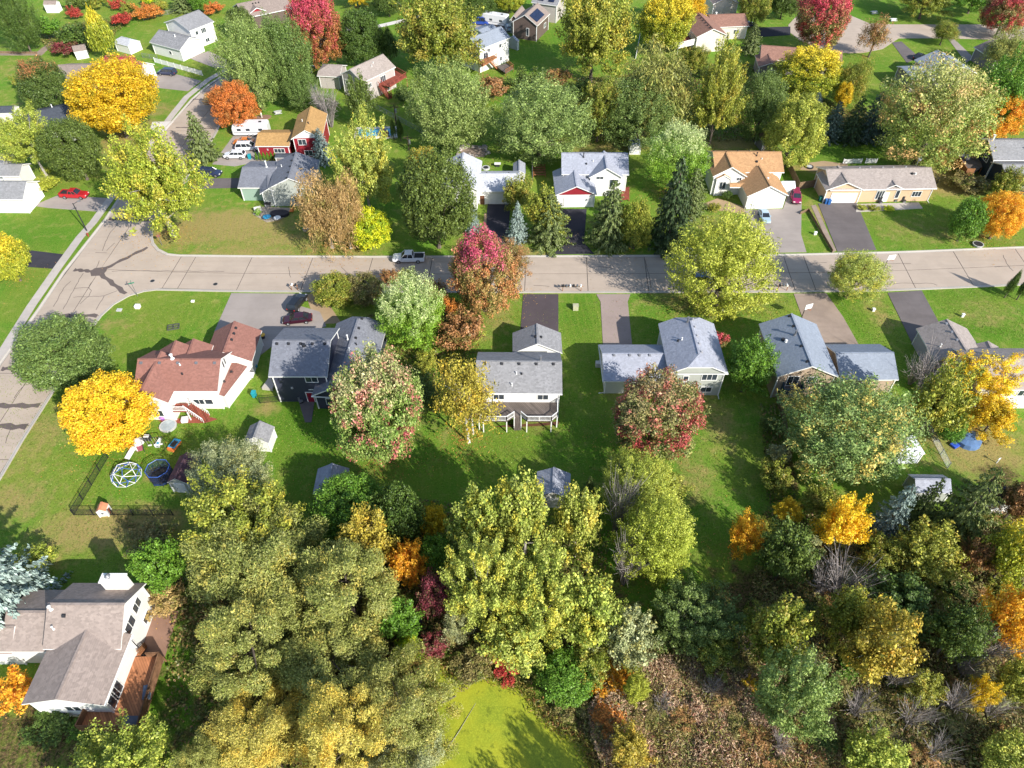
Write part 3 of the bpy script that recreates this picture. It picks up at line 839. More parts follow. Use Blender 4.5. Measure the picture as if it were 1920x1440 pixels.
# ---- south side of the cross street
h = House('white rambler with red-brown roof, several gables and a red rear patio', S_BROWN, W_WHITE, (340, 735))
b = h.block((288, 657), (437.6, 657), (404, 733.6), 4.3, 2.4)
b.vents((.05, .27, .49, .71, .93), .565, M_GREYM); b.pipe(.52, .6, .3, .07); b.pipe(.56, .74, .2, .08, M_DARK); b.pipe(.42, .5, .8, .16)
b.window('right', .32, 4.9, .5, 1.3, 1); b.window('right', .42, 4.9, .5, 1.3, 1); b.window('front', .72, 1.6, 1.6, 1.0, 2); b.window('front', .84, 1.6, 1.2, 1.0, 1)
g = h.block((402.6, 621), (491, 619.5), (467, 678), 3.0, 2.1, 'perp', back=0)
g.vents((.2, .38, .58), .56, M_DARK); g.garage('back', .5)
w = h.block((247, 722), (331, 724), (320, 755.5), 4.3, 2.2, 'perp', back=5.0)
w.window('front', .3, 1.5, 1.3, 1.2, 2); w.window('front', .62, 1.5, 1.4, 1.2, 2); w.window('front', .42, 3.2, 1.5, .9, 2)
h.block((300, 656), (375, 654), (374, 700), 4.3, 1.9, 'perp'); h.block((338, 649), (400, 647), (398, 690), 3.9, 1.5, 'perp')
l = h.block((432, 680), (464, 687), (440, 748), 2.7, .25, 'perp', over=.15); l.vents((.3, .62), .5, M_DARK)
deck(h, [(322, 757), (352, 756), (350, 771), (320, 771)], 2.0, [[(322, 771), (350, 771)]], D_RED, M_TRIM); stairs(h, (352, 762), (388, 786), 2.0, 1.5, D_RED, M_TRIM)

h = House('two-storey slate-blue house with grey roof and red back door', S_SLATE, W_NAVY, (585, 745))
b = h.block((532.7, 614.8), (636.6, 614.8), (610.6, 706.0), 5.9, 2.3)
b.vents((.08, .28, .49, .69, .9), .55); b.pipe(.55, .58, .3, .16, M_DARK)
b.window('front', .72, 4.9, 1.7, 1.1, 2); b.door('front', .6, M_REDDOOR); b.put('wall_lamp', pipe_mesh(M_GREYBOX, .2, .1), 'front', .3, 3.0)
b.put('belly_band', MB().box((0, .04, 0), (3.6, .05, .16)).mesh('belly_band', M_TRIM), 'front', .84, 2.7)
g = h.block((631, 606), (726, 610), (706, 748), 3.2, 2.3, 'perp', hip=(0.3, 0))
g.vents((.06, .2, .34), .56); g.pipe(.36, .42, .9, .09); g.pipe(.42, .6, .3, .08, M_DARK); g.pipe(.52, .52, .4, .08); g.gutter('front')
g.window('front', .3, 1.7, 1.5, 1.2, 1); g.window('front', .7, 1.7, 1.5, 1.2, 2); g.window('right', .5, 1.6, 1.4, 1.0, 2)
mb = MB(); q = G(496, 728); mb.prism([tuple(G(x, y))[:2] for x, y in ((492, 731), (508, 708), (515, 726), (512, 733))], 0, .5); h.add(mb, 'stoop', M_CONC)

h = House('white house with grey roof and grey rear deck with white railings', S_GREY, W_WHITE, (970, 770))
b = h.block((896, 660), (1050.3, 661), (1050.5, 738.5), 4.8, 2.3)
b.vents((.1, .3, .5, .7, .9), .54, M_DARK); b.pipe(.75, .47, 1.0, .14, M_GREYM); b.pipe(.53, .7, .2, .08, M_DARK); b.pipe(.47, .7, .4, .06); b.pipe(.42, .88, .5, .06); b.gutter('front')
b.window('front', .8, 3.65, 1.5, 1.0, 2); b.window('front', .25, 3.65, 1.5, 1.0, 2); b.window('front', .55, 1.3, 1.6, 1.2, 2)
g = h.block((961, 624), (1051.8, 624), (1051.5, 662), 3.1, 2.0, 'perp'); g.garage('back', .5); g.vents((.62,), .46); g.vents((.62,), .57); g.window('left', .5, 1.6, .9, 1.0, 1)
deck(h, [(898, 752), (1045, 752), (1045, 780), (1034, 789), (988, 789), (976, 780), (965, 780), (950, 789), (906, 789), (898, 784)], 2.5,
     [[(977, 780), (988, 789), (1034, 789), (1045, 780), (1045, 756)], [(964, 780), (950, 789), (906, 789), (898, 784), (898, 756)]], D_GREY, M_TRIM)
stairs(h, (970.5, 779), (970.5, 806), 2.5, 1.0, D_GREY, M_TRIM)

h = House('pale sage house with light grey roof and tall wing on the right', S_LIGHT, W_CREAM, (1245, 725))
b = h.block((1123, 646), (1240, 646), (1237, 715), 3.1, 1.9); b.vents((.18, .42, .57, .73), .53, M_GREYM); b.pipe(.58, .8, .25, .06); b.gutter('left'); b.garage('back', .36)
t = h.block((1234.5, 606.7), (1338.5, 606.7), (1359.6, 700), 5.2, 2.2, 'perp', hip=(.42, .42), wall=W_SAGE)
t.vents((.12, .28, .46, .62, .78), .55, M_LT := plain('light_metal', (.34, .34, .36, 1), .5)); t.pipe(.17, .45, .9, .13, M_GREYM); t.pipe(.47, .3, .4, .07); t.pipe(.47, .24, .2, .1, M_DARK)
t.window('front', .74, 4.0, 2.2, 1.2, 3); t.window('front', .74, 1.3, 1.6, 1.0, 2); t.window('front', .3, 3.7, .7, 1.0, 1); t.gutter('front')
deck(h, [(1280, 726), (1304, 724), (1310, 764), (1283, 764)], 2.3, [[(1304, 724), (1310, 764), (1283, 764)]], D_RED, M_REDW)
mb = MB(); q = G(1121, 686); mb.box((q.x, q.y, .4), (.8, .8, .8)); h.add(mb, 'air_conditioner', M_GREYBOX)
mb = MB(); a = G(1302, 748, 2.3); mb.box((a.x, a.y, 2.7), (1.2, .7, .7)); mb.box((a.x - .1, a.y + 1.4, 2.65), (.9, .9, .6), .5); h.add(mb, 'grill_cover', M_DARK)

h = House('beige house with blue-grey roof and small blue rear deck', S_BLUE, W_TANW, (1510, 720))
b = h.block((1423, 607), (1531, 607.7), (1569, 707), 4.9, 2.2, 'perp'); b.vents((.04, .24, .62, .9), .455); b.pipe(.4, .43, .9, .13, M_GREYM); b.pipe(.47, .28, .3, .12); b.pipe(.42, .25, .2, .16, M_DARK)
b.window('front', .62, 3.9, 1.2, 1.1, 1); b.window('front', .28, 3.6, 1.6, 1.9, 2); b.window('front', .16, 1.2, 1.2, 1.0, 1)
g = h.block((1545, 645.6), (1650, 645), (1674, 712), 3.1, 1.9, over=.3); g.garage('back', .45); g.window('front', .5, 1.6)
deck(h, [(1466, 723), (1502, 721), (1505, 737), (1468, 738)], 2.4, [[(1502, 721), (1505, 737), (1468, 738), (1466, 723)]], D_GREY, M_BLUEW, solid=True)

h = House('grey house with taupe roof behind a yellow tree at right edge', S_TAN, W_DUN, (1840, 700))
g = h.block((1718, 615.7), (1813, 615.7), (1850, 678), 3.1, 2.0, 'perp', wall=siding('lilac_grey_siding', rgb(186, 184, 192, .75))); g.vents((.12, .38), .455, M_LT); g.vents((.62,), .46, M_LT); g.garage('back', .5); g.pipe(.66, .18, .5, .07)
b = h.block((1786, 653), (1985, 653), (2005, 731), 4.5, 2.2, wall=W_WHITE); b.pipe(.62, .64, 1.0, .12); b.pipe(.6, .85, .5, .07); b.window('front', .45, 3.4, 1.6, 1.1, 2); b.window('front', .75, 3.4, 1.6, 1.1, 2)
h.block((1822, 646), (1872, 650), (1880, 668), 3.0, 1.0, 'perp', nowall=True)

# ---- bottom-left corner house
h = House('white house with rosy taupe roof and big wooden deck, lower left', S_ROSE, W_WHITE, (150, 1240))
b = h.block((137, 1093), (274, 1093), (226, 1217), 5.0, 2.6, over=.4)
b.pipe(.06, .56, .6, .12); b.vents((.23,), .63); b.pipe(.12, .78, .5, .07)
b.window('right', .3, 4.5, 1.5, 1.3, 2); b.window('right', .62, 4.3, 1.8, 1.5, 2); b.window('right', .86, 1.9, 1.2, 1.4, 1); b.window('right', .3, 1.5, 1.3, 1.0, 1)
w = h.block((90, 1214), (237, 1216), (197, 1323), 4.6, 1.5, 'perp', back=1.6, over=.4); w.window('right', .72, 2.6, 1.5, 1.9, 2); w.window('right', .88, 2.6, 1.1, 1.9, 1); w.window('front', .5, 2.5, 1.6, 1.2, 2); w.gutter('right')
h.block((57, 1106), (140, 1106), (78, 1222), 4.0, 2.0); h.block((-60, 1150), (60, 1150), (30, 1227), 3.7, 1.7)
mb = MB(); q = G(222, 1097, 6.0); mb.box((q.x, q.y, 4.2), (2.6, 1.0, 6.6)); mb.box((q.x, q.y, 7.55), (2.8, 1.2, .14)); ch = h.add(mb, 'chimney', W_WHITE)
mb = MB(); mb.tube([(q.x - .4, q.y, 7.5), (q.x - .4, q.y, 8.1)], .16, 8); mb.tube([(q.x - .4, q.y, 8.1), (q.x - .4, q.y, 8.3)], [.34, .1], 10); h.add(mb, 'chimney_cap', M_GREYM, ch)
deck(h, [(232, 1232), (303, 1230), (262, 1366), (148, 1367), (166, 1330), (212, 1328)], 1.5, [[(278, 1231), (303, 1230), (262, 1366), (148, 1367), (166, 1330)]], D_CEDAR, plain('weathered_timber', rgb(150, 112, 84, .62), .85, .2, var=.3), solid=True)
stairs(h, (248, 1230), (262, 1214), 1.5, 1.6, D_CEDAR, M_CEDAR)
mb = MB(); q = G(277, 1300, 1.5); mb.box((q.x, q.y, 1.75), (.7, 1.5, .5), .25); mb.box((q.x, q.y, 2.05), (.5, 1.2, .14), .25); h.add(mb, 'storage_bench', plain('blue_grey_plastic', (.12, .15, .2, 1)))
mb = MB(); mb.prism([tuple(G(x, y, 1.5))[:2] for x, y in ((235, 1342), (262, 1342), (254, 1362), (226, 1362))], 1.503, 1.52); h.add(mb, 'deck_mat', plain('grey_mat', (.12, .13, .16, 1)))

# ---- north side of the cross street
h = House('pale grey house with slate roof beside a round patio', S_SLATE, W_SAGE, (540, 385))
b = h.block((519, 303), (599.7, 300.6), (574, 351), 4.4, 2.1, 'perp'); b.vents((.1, .32, .54, .76, .97), .46); b.pipe(.35, .2, .4, .06); b.window('front', .62, 1.5, 1.9, 1.6, 3); b.window('front', .7, 3.4, 1.1, .9, 2)
l = h.block((470, 302), (532, 302), (512, 352), 3.2, 1.6, wall=siding('pale_green_siding', rgb(170, 196, 180, .7))); l.pipe(.72, .5, 1.3, .12); l.garage('left', .4, 3.0)
h.block((487, 330), (520, 326), (500, 362), 3.3, .9, 'perp', wall=W_SAGE)

h = House('red house with ochre roof and white gable by the camper', S_OCHRE, W_RED, (560, 280))
b = h.block((558, 215), (614, 213), (596, 259), 5.0, 1.9, 'perp', wall=W_RED); b.window('front', .3, 4.0, 1.6, 1.2, 2); b.window('front', .45, 1.4, 1.6, 1.1, 2); b.pipe(.5, .3, .4, .07); b.pipe(.7, .55, .3, .1, M_DARK)
p_, n = b.wallpt('front', .5, 0); 
mb = MB(); k_ = b; sl = 1.9
e0, _ = b.wallpt('front', -.02, 4.93, .04); e1, _ = b.wallpt('front', 1.02, 4.93, .04); pk, _ = b.wallpt('front', .5, 6.7, .04); mb.face([e0, e1, pk]); mb.face([e0 + n * -.03, e1 + n * -.03, pk + n * -.03]); h.add(mb, 'gable_panel', W_WHITE)
g = h.block((493.5, 243), (556, 243), (551, 274), 3.0, 1.2); g.window('front', .68, 1.7, 2.2, .9, 3); g.put('wall_lamp', pipe_mesh(M_GREYBOX, .2, .1), 'front', .3, 1.9)

h = House('white house with whitish grey roof beside a rock garden', S_WHITE, W_WHITE, (900, 385))
b = h.block((835.4, 300.5), (904.2, 301.8), (898, 357), 4.8, 1.9, 'perp'); b.vents((.15, .45, .72), .42); b.window('front', .62, 3.6, 1.5, 1.1, 2); b.window('front', .72, 1.2, 1.4, 1.0, 2); b.window('front', .25, 3.6)
g = h.block((893, 320.5), (974, 320.5), (972, 359), 3.2, 1.7); g.vents((.25, .75), .47); g.garage('front', .6, 4.9); g.door('front', .12, M_BROWNDOOR)

h = House('white house with pale grey roof and red garage gable', S_LIGHT, W_WHITE, (1105, 375))
b = h.block((1050.3, 284.5), (1171.7, 285.4), (1172.7, 327.4), 4.6, 2.2); b.vents((.05, .22, .4, .58, .76, .93), .4); b.pipe(.33, .6, .9, .1, M_DARK); b.pipe(.47, .7, .3, .06); b.pipe(.37, .76, .2, .1, M_DARK)
w = h.block((1103, 321), (1166, 321), (1167, 333), 4.5, 2.1, 'perp', back=4.5); w.window('front', .3, 4.2, 1.4, .5, 2); w.window('front', .78, 3.0, 1.6, 1.6, 2)
g = h.block((1037.5, 333), (1113, 332), (1106.5, 365), 3.1, 1.9, 'perp', back=2.5, wall=W_WHITE); g.garage('front', .52, 4.9)
p_, n = g.wallpt('front', .5, 0); mb = MB()
e0, _ = g.wallpt('front', -.03, 2.9, .04); e1, _ = g.wallpt('front', 1.03, 2.9, .04); pk, _ = g.wallpt('front', .5, 4.72, .04); mb.face([e0, e1, pk]); mb.face([e0 - n * .03, e1 - n * .03, pk - n * .03]); h.add(mb, 'gable_panel', W_RED)
deck(h, [(1166, 352), (1180, 350), (1180, 372), (1164, 374)], .6, [], D_RED, M_REDW)

h = House('white house with orange-tan roof and two front gables', S_ORANGE, W_WHITE, (1395, 375))
b = h.block((1325, 282), (1450, 282), (1461, 323), 4.4, 2.1); b.vents((.03, .2, .38, .55, .72, .9), .42); b.pipe(.63, .6, .7, .1, M_DARK); b.pipe(.62, .75, .2, .14, M_DARK); b.pipe(.7, .68, .2, .06)
w = h.block((1333, 321), (1397, 321), (1399, 331), 4.4, 2.1, 'perp', back=4.5); w.window('front', .5, 3.2, 1.0, 1.0, 2); w.window('front', .84, 3.6, .9, .6, 2)
y_ = h.block((1341, 329), (1369, 329), (1370, 336), 3.9, .9, 'perp', back=1.5, over=.2); y_.window('front', .5, 2.4, 1.2, 1.5, 2); y_.window('left', .8, 2.4, .7, 1.5, 1)
g = h.block((1387, 341), (1463, 339), (1473.5, 366.5), 3.2, 2.2, 'perp', back=2.5); g.garage('front', .5, 4.9); g.pipe(.6, .55, .15, .12); h.block((1366, 344), (1397, 344), (1396, 351), 3.0, .5, nowall=True)

h = House('peach rambler with tan-grey roof and front patio', S_TAN, W_PEACH, (1630, 375))
b = h.block((1529, 312), (1721, 309), (1736, 353.5), 3.2, 2.0, over=.5); b.vents((.34, .44, .56, .66, .78), .4, M_LT); b.pipe(.8, .65, .2, .14, M_DARK); b.pipe(.83, .66, .3, .1)
b.window('front', .86, 1.7, 1.8, 1.1, 3); b.window('front', .67, 1.7, .7, 1.7, 1); b.door('front', .56, M_TRIM); b.window('front', .5, 1.6, 1.6, 1.8, 3)
w = h.block((1543, 346), (1615, 346), (1619.5, 356.5), 3.2, 1.7, 'perp', back=4.5); w.garage('front', .55, 5.0)
h.block((1655, 347), (1690, 347), (1692, 354), 3.2, .9, 'perp', back=2.6, nowall=True); b.gutter('front')
mb = MB(); q = G(1720, 306, 4.6); mb.tube([(q.x, q.y, 3.5), (q.x, q.y, 5.6)], .05, 6); mb.tube([(q.x, q.y, 5.6), (q.x + .15, q.y - .2, 5.75)], [.5, .44], 12); h.add(mb, 'satellite_dish', M_LT)

h = House('dark blue house with pale grey roof at the right edge', S_GREY, W_DKBLUE, (1870, 335))
b = h.block((1825, 259), (1985, 259), (2000, 300.5), 4.6, 2.1); b.vents((.14, .3, .45), .4); b.pipe(.4, .75, .7, .1, M_DARK); b.window('left', .7, 3.4); b.pipe(.06, .48, 1.0, .2)
h.block((1858, 303), (1985, 303), (1996, 336), 3.8, 1.4, hip=(.0, .0)).window('front', .3, 2.2, 1.8, 1.2, 2)
deck(h, [(1786, 288), (1834, 290), (1842, 312), (1825, 324), (1810, 324)], 2.0, [[(1834, 289), (1786, 288), (1810, 324), (1825, 324)]], D_GREY, M_CEDAR, solid=True)
mb = MB()
for x, y in ((1795, 294), (1804, 294), (1813, 299)): q = G(x, y, 2.0); mb.box((q.x, q.y, 2.3), (.7, .7, .5)); mb.box((q.x, q.y + .3, 2.7), (.7, .12, .5))
h.add(mb, 'deck_chair', plain('pale_plastic', (.55, .56, .58, 1)))

# ---- further back
h = House('beige house with tan-grey roof and red rear deck', S_TAN, W_DUN, (660, 165))
b = h.block((637, 139), (680, 155), (744, 126), 5.2, 2.2, 'perp', over=.4); b.window('front', .2, 1, .1, .1, 1); b.window('back', .2, 3.6, 1.2, 1.0, 2); b.window('right', .2, 3.6, .9, .9, 2); b.window('right', .62, 3.4, 1.8, 1.9, 3); b.window('right', .72, 1.2, 1.6, 1.8, 2); b.pipe(.5, .7, .4, .07); b.pipe(.6, .62, .3, .07)
b.vents((.35,), .4)
h.block((594, 142), (610, 120), (648, 127), 3.3, 1.5, 'perp', hip=(.6, 0), wall=W_DUN)
deck(h, [(706, 149), (742, 132), (762, 143), (732, 162), (712, 158)], 3.0, [[(742, 132), (762, 143), (732, 162)]], D_RED, M_REDW)
stairs(h, (712, 158), (732, 185), 3.0, 1.2, D_RED, M_REDW)

h = House('tall white house with grey roof, wooden deck and stairs', S_BLUE, W_WHITE, (915, 110))
b = h.block((899, 93), (957.4, 70), (937, 51), 6.2, 1.9, hip=(0, 0)); b.vents((.3, .45, .6, .75), .62); b.window('back', .3, 4.9, .9, .9, 2); b.window('back', .7, 4.9, .7, .9, 1); b.window('back', .72, 1.5, .8, 1.0, 2); b.window('back', .2, 3.8, 1.6, 1.7, 2)
h.block((878, 58), (905, 47), (920, 70), 3.6, 1.2)
deck(h, [(898, 117), (920, 101), (932, 107), (905, 124)], 3.2, [[(932, 107), (905, 124), (898, 117)]], D_CEDAR, M_CEDAR); stairs(h, (916, 112), (932, 130), 3.2, 1.2, D_CEDAR, M_CEDAR)
deck(h, [(930, 124), (950, 118), (963, 128), (948, 137)], .9, [[(950, 118), (963, 128), (948, 137)]], D_GREY, M_CEDAR)

h = House('brown house with dark solar panel on a taupe roof', S_TAUPE, W_BROWN, (985, 65))
b = h.block((959.5, 41), (1007.5, 48.5), (1043, 27), 4.4, 2.4, 'perp', over=.35); b.window('back', .62, 2.2, .7, 2.0, 1)
h.block((955, 38), (972, 40), (990, 22), 3.6, 1.5, 'perp'); b.window('right', .7, 2.2)
q0, _ = b.roofpt(.12, .62); q1, _ = b.roofpt(.12, .92); q2, _ = b.roofpt(.72, .92); q3, _ = b.roofpt(.72, .62)
sp_ = MB(); up = Vector((0, 0, .16))
for i in range(6):
    for j in range(2):
        f = lambda a, c: q0.lerp(q3, a).lerp(q1.lerp(q2, a), c) + up
        sp_.loft([[f(i / 6 + .006, j / 2 + .01), f((i + 1) / 6 - .006, j / 2 + .01), f((i + 1) / 6 - .006, (j + 1) / 2 - .01), f(i / 6 + .006, (j + 1) / 2 - .01)], [f(i / 6 + .006, j / 2 + .01) - up * .4, f((i + 1) / 6 - .006, j / 2 + .01) - up * .4, f((i + 1) / 6 - .006, (j + 1) / 2 - .01) - up * .4, f(i / 6 + .006, (j + 1) / 2 - .01) - up * .4]])
h.add(sp_, 'solar_panel', glass('solar_glass', (.012, .018, .045, 1)))
h = House('grey roofed house with solar panels at the top edge', S_GREY, W_DUN, (1020, 8))
b = h.block((996, 4), (1045, 11), None, 5.0, 2.0, depth=9.0); sp_ = MB()
for u in (.2, .6):
    q0, _ = b.roofpt(u, .1); q1, _ = b.roofpt(u, .4); q2, _ = b.roofpt(u + .22, .4); q3, _ = b.roofpt(u + .22, .1)
    sp_.face([q + Vector((0, 0, .15)) for q in (q0, q1, q2, q3)]); sp_.face([q + Vector((0, 0, .08)) for q in (q0, q1, q2, q3)])
h.add(sp_, 'solar_panel', glass('solar_glass', (.012, .018, .045, 1)))

h = House('cream house with pinkish brown roof and white balcony deck', S_PINKB, W_PALE, (1320, 80))
b = h.block((1277.5, 36.5), (1333, 33), (1359, 66), 4.4, 1.9, 'perp'); b.vents((.2, .34, .48, .62, .76, .9), .44)
w = h.block((1318, 27), (1384, 24.5), (1394.7, 49), 3.6, 1.6); w.garage('right', .5, 4.8); w.pipe(.25, .35, .5, .2); w.window('front', .7, 2.0)
deck(h, [(1259, 64), (1284, 62), (1303, 79), (1272, 87)], 2.6, [[(1284, 62), (1259, 64), (1272, 87), (1303, 79)]], D_RED, M_TRIM, solid=True)
h = House('white gabled house cut by the top edge beside gold trees', S_TAUPE, W_PALE, (1362, 22))
h.block((1337, 8), (1387, 6), None, 4.6, 1.9, 'perp', depth=12).window('front', .1, 2.6, .6, .9, 1)
h = House('house with maroon-brown roof half hidden by a yellow tree', S_PINKB, W_GREYW, (1480, 120))
b = h.block((1423, 87), (1572, 98), (1585, 122), 3.8, 1.9); b.window('front', .2, 2.2, 1.4, 1.4, 2); h.block((1418, 112), (1462, 114), (1470, 128), 3.4, 1.2, 'perp', back=3).window('front', .6, 1.8, 1.3, 1.5, 2)
h = House('white-walled house with blue-grey gable roof near the cul-de-sac', S_BLUE, W_GREYW, (1750, 140))
h.block((1714, 112), (1787, 106), (1803, 140), 3.6, 2.1, 'perp'); h.block((1681, 124), (1735, 122), (1742, 150), 3.2, 1.3, hip=(.5, 0)).window('left', .5, 1.6)
h = House('small tan-roofed house behind the weeping willow', S_TAUPE, W_GREYW, (1860, 105))
h.block((1826, 88), (1880, 84), (1890, 112), 3.4, 1.8, 'perp')
# ---- left side
h = House('white split-level house with grey roof on the upper left', S_GREY, W_WHITE, (350, 85))
b = h.block((306.7, 42), (355, 58), (401, 40), 5.2, 2.0, 'perp'); b.window('front', .35, 3.9, .5, 1.1, 1); b.window('right', .55, 3.9, 1.5, 1.2, 3); b.window('right', .6, 1.2, 1.2, .9, 2); b.window('right', .25, 3.9, .8, .9, 1)
g = h.block((337, 94), (381, 73.5), (336, 54), 3.2, 1.9, 'perp'); g.garage('back', .55, 4.9); g.pipe(.4, .4, .5, .12); g.window('left', .4, 1.5, .9, .8, 1)
h = House('brown and white house with red gable trim at top edge', S_TAUPE, W_BROWN, (505, 35))
b = h.block((459, 34), (549.7, 15), None, 3.6, 2.3, depth=11); b.vents((.3, .36, .42), .4); b.window('front', .2, 2.0, 1.2, 1.3, 2); b.window('front', .42, 2.0, 1.2, 1.3, 2); b.garage('front', .8, 4.6)
w = h.block((462, 30), (505, 21), None, 3.7, 1.6, 'perp', depth=3, wall=W_RED); w.window('front', .5, 1.9, 1.2, 1.3, 2)
h = House('low house with taupe roof behind the big golden tree', S_TAUPE, W_WHITE, (215, 150))
h.block((130, 119), (262, 117), (256, 149), 3.2, 1.8); g = h.block((259, 141), (290, 120), (264, 104), 3.2, 1.9, 'perp'); g.garage('back', .55, 4.6)
h = House('white house with dark grey roof behind olive trees, left', S_DARK, W_WHITE, (120, 230))
b = h.block((66, 205), (130, 191), (163, 229), 3.6, 2.1, hip=(0, 0)); b.window('right', .3, 2.4, .7, 1.2, 1); b.window('right', .6, 2.2, .8, 1.4, 2); b.window('right', .8, 2.2, .6, 1.3, 1); b.pipe(.5, .4, .6, .1); h.block((45, 214), (110, 210), (120, 245), 3.2, 1.4)
h = House('white garage house with grey roof cut by left edge', S_GREY, W_WHITE, (30, 370))
b = h.block((42.5, 374), (74, 339), (10, 300), 3.4, 1.9, 'perp'); b.garage('back', .5, 4.8); h.block((-30, 290), (28, 286), (64, 316), 3.6, 1.8); h.block((20, 306), (58, 306), (66, 330), 3.2, 1.2)

# ================================================================ SHEDS
def shed(label, A, B, C, he, rise, ridge, roof, wall, at, hip=(0, 0), door=None, name='shed', cat='shed', over=.18):
    s_ = House(label, roof, wall, at, cat, name)
    b_ = s_.block(A, B, C, he, rise, ridge, hip, over, t=.1)
    if door: b_.door(door, .5, M_TRIM, w=1.3, h=min(1.85, he - .1))
    return b_
b = shed('white garden shed with grey roof between two lawns', (469, 798), (515, 800), (507, 831), 2.2, 1.2, 'perp', S_GREY, W_WHITE, (485, 846)); b.window('front', .4, 1.2, .6, .6, 1); b.window('left', .5, 1.2, .5, .5, 1)
shed('dark roofed shed in shade under the pink-topped maple', (596, 879), (655, 878), (648, 926), 2.5, 1.2, 'perp', S_LIGHT, W_SAGE, (620, 925), door='front')
shed('white shed with pale roof under the yellow-green poplars', (1007, 884), (1070, 888), (1062, 935), 2.5, 1.2, 'perp', S_LIGHT, W_WHITE, (1035, 935), door='front')
shed('maroon roofed shed beside the trampoline', (337, 855), (375, 857), (352, 907), 2.3, 1.0, 'perp', S_MAROON, W_SAGE, (335, 910), door='front')
shed('white barn-shaped shed with dark roof, right woods', (1822, 910), (1884, 911), (1888, 946), 2.4, 1.5, 'ab', S_DARK, W_WHITE, (1850, 950)).window('left', .5, 2.2, .4, .6, 1)
shed('grey roofed shed under the spruce tips', (1702, 889), (1768, 890), (1768, 925), 2.3, 1.0, 'ab', S_LIGHT, W_SAGE, (1735, 935))
b = shed('white canopy tent beside the big grey-green tree', (1655, 815), (1712, 812), (1718, 852), 2.3, 1.3, 'perp', plain('white_canvas', rgb(232, 236, 244, .85), .7), plain('white_canvas', rgb(232, 236, 244, .85), .7), (1690, 860), (1, 1), name='canopy_tent', cat='tent')
shed('small white shed by the dark red bush', (136, 88), (160, 84), (174, 92), 2.1, .9, 'ab', S_TAUPE, W_WHITE, (158, 105))
shed('white round-topped shed on the upper left lawn', (213, 80), (236, 70), (249, 83), 2.3, 1.1, 'perp', S_WHITE, W_WHITE, (232, 95), (.5, .5))
shed('white shed at the top left behind the fence', (88, 3), (112, 3), (119, 9), 2.4, .8, 'ab', S_TAUPE, W_WHITE, (105, 15))
shed('small white shed with blue-grey roof, left edge', (6, 200), (36, 199), (42, 211), 2.2, .9, 'ab', S_DARK, W_WHITE, (25, 220)).door('right', .5, M_TRIM)
shed('grey shed against the tall white house', (955, 70), (974, 76), (990, 84), 2.5, .9, 'perp', S_LIGHT, W_SAGE, (970, 95))
shed('brown roofed shed behind the orange-tan roofed house', (1418, 252), (1440, 250), (1446, 266), 2.3, 1.0, 'perp', S_PINKB, W_GREYW, (1430, 280))
shed('blue and white striped shelter under trees behind grey lawn', (1178, 262), (1200, 262), (1203, 275), 2.0, .7, 'perp', plain('blue_canvas', rgb(150, 170, 200, .6)), W_WHITE, (1190, 282), name='shelter')
shed('dark roofed lean-to between red house and slate roof', (519, 287), (552, 287), (553, 296), 2.4, .3, 'ab', S_DARK, W_GREYW, (535, 300), name='lean_to')
shed('small shed with turquoise tarp top by white garage', (962, 306), (985, 306), (986, 326), 2.2, .8, 'perp', S_LIGHT, W_WHITE, (975, 335))
shed('white garden shed beside the maroon truck', (1461, 340), (1486, 340), (1490, 352), 2.1, .7, 'ab', plain('white_roof_sheet', rgb(235, 235, 236, .85)), W_WHITE, (1475, 362))
# ================================================================ TREES
rs = np.random.RandomState(11)
def unit(v): return v / np.maximum(np.linalg.norm(v, axis=-1, keepdims=True), 1e-9)
def leaf_quads(p, t, n, L, W, fold=.12):
    """diamond leaves: p centre, t long axis, n normal"""
    n = unit(n); t = unit(t - n * np.sum(n * t, 1, keepdims=True)); b = np.cross(n, t)
    L = L[:, None]; W = W[:, None]
    v = np.stack([p - t * L * .5, p + b * W * .5 + n * W * fold, p + t * L * .5, p - b * W * .5 + n * W * fold], 1)
    q = np.arange(len(p) * 4).reshape(-1, 4)
    return v.reshape(-1, 3), q
def fib(n, seed):
    r = np.random.RandomState(seed); i = np.arange(n) + .5
    ph = np.arccos(1 - 2 * i / n); th = np.pi * (1 + 5 ** .5) * i
    v = np.stack([np.cos(th) * np.sin(ph), np.sin(th) * np.sin(ph), np.cos(ph)], 1)
    return unit(v + r.normal(0, .55 / math.sqrt(n) * 1.6, v.shape))
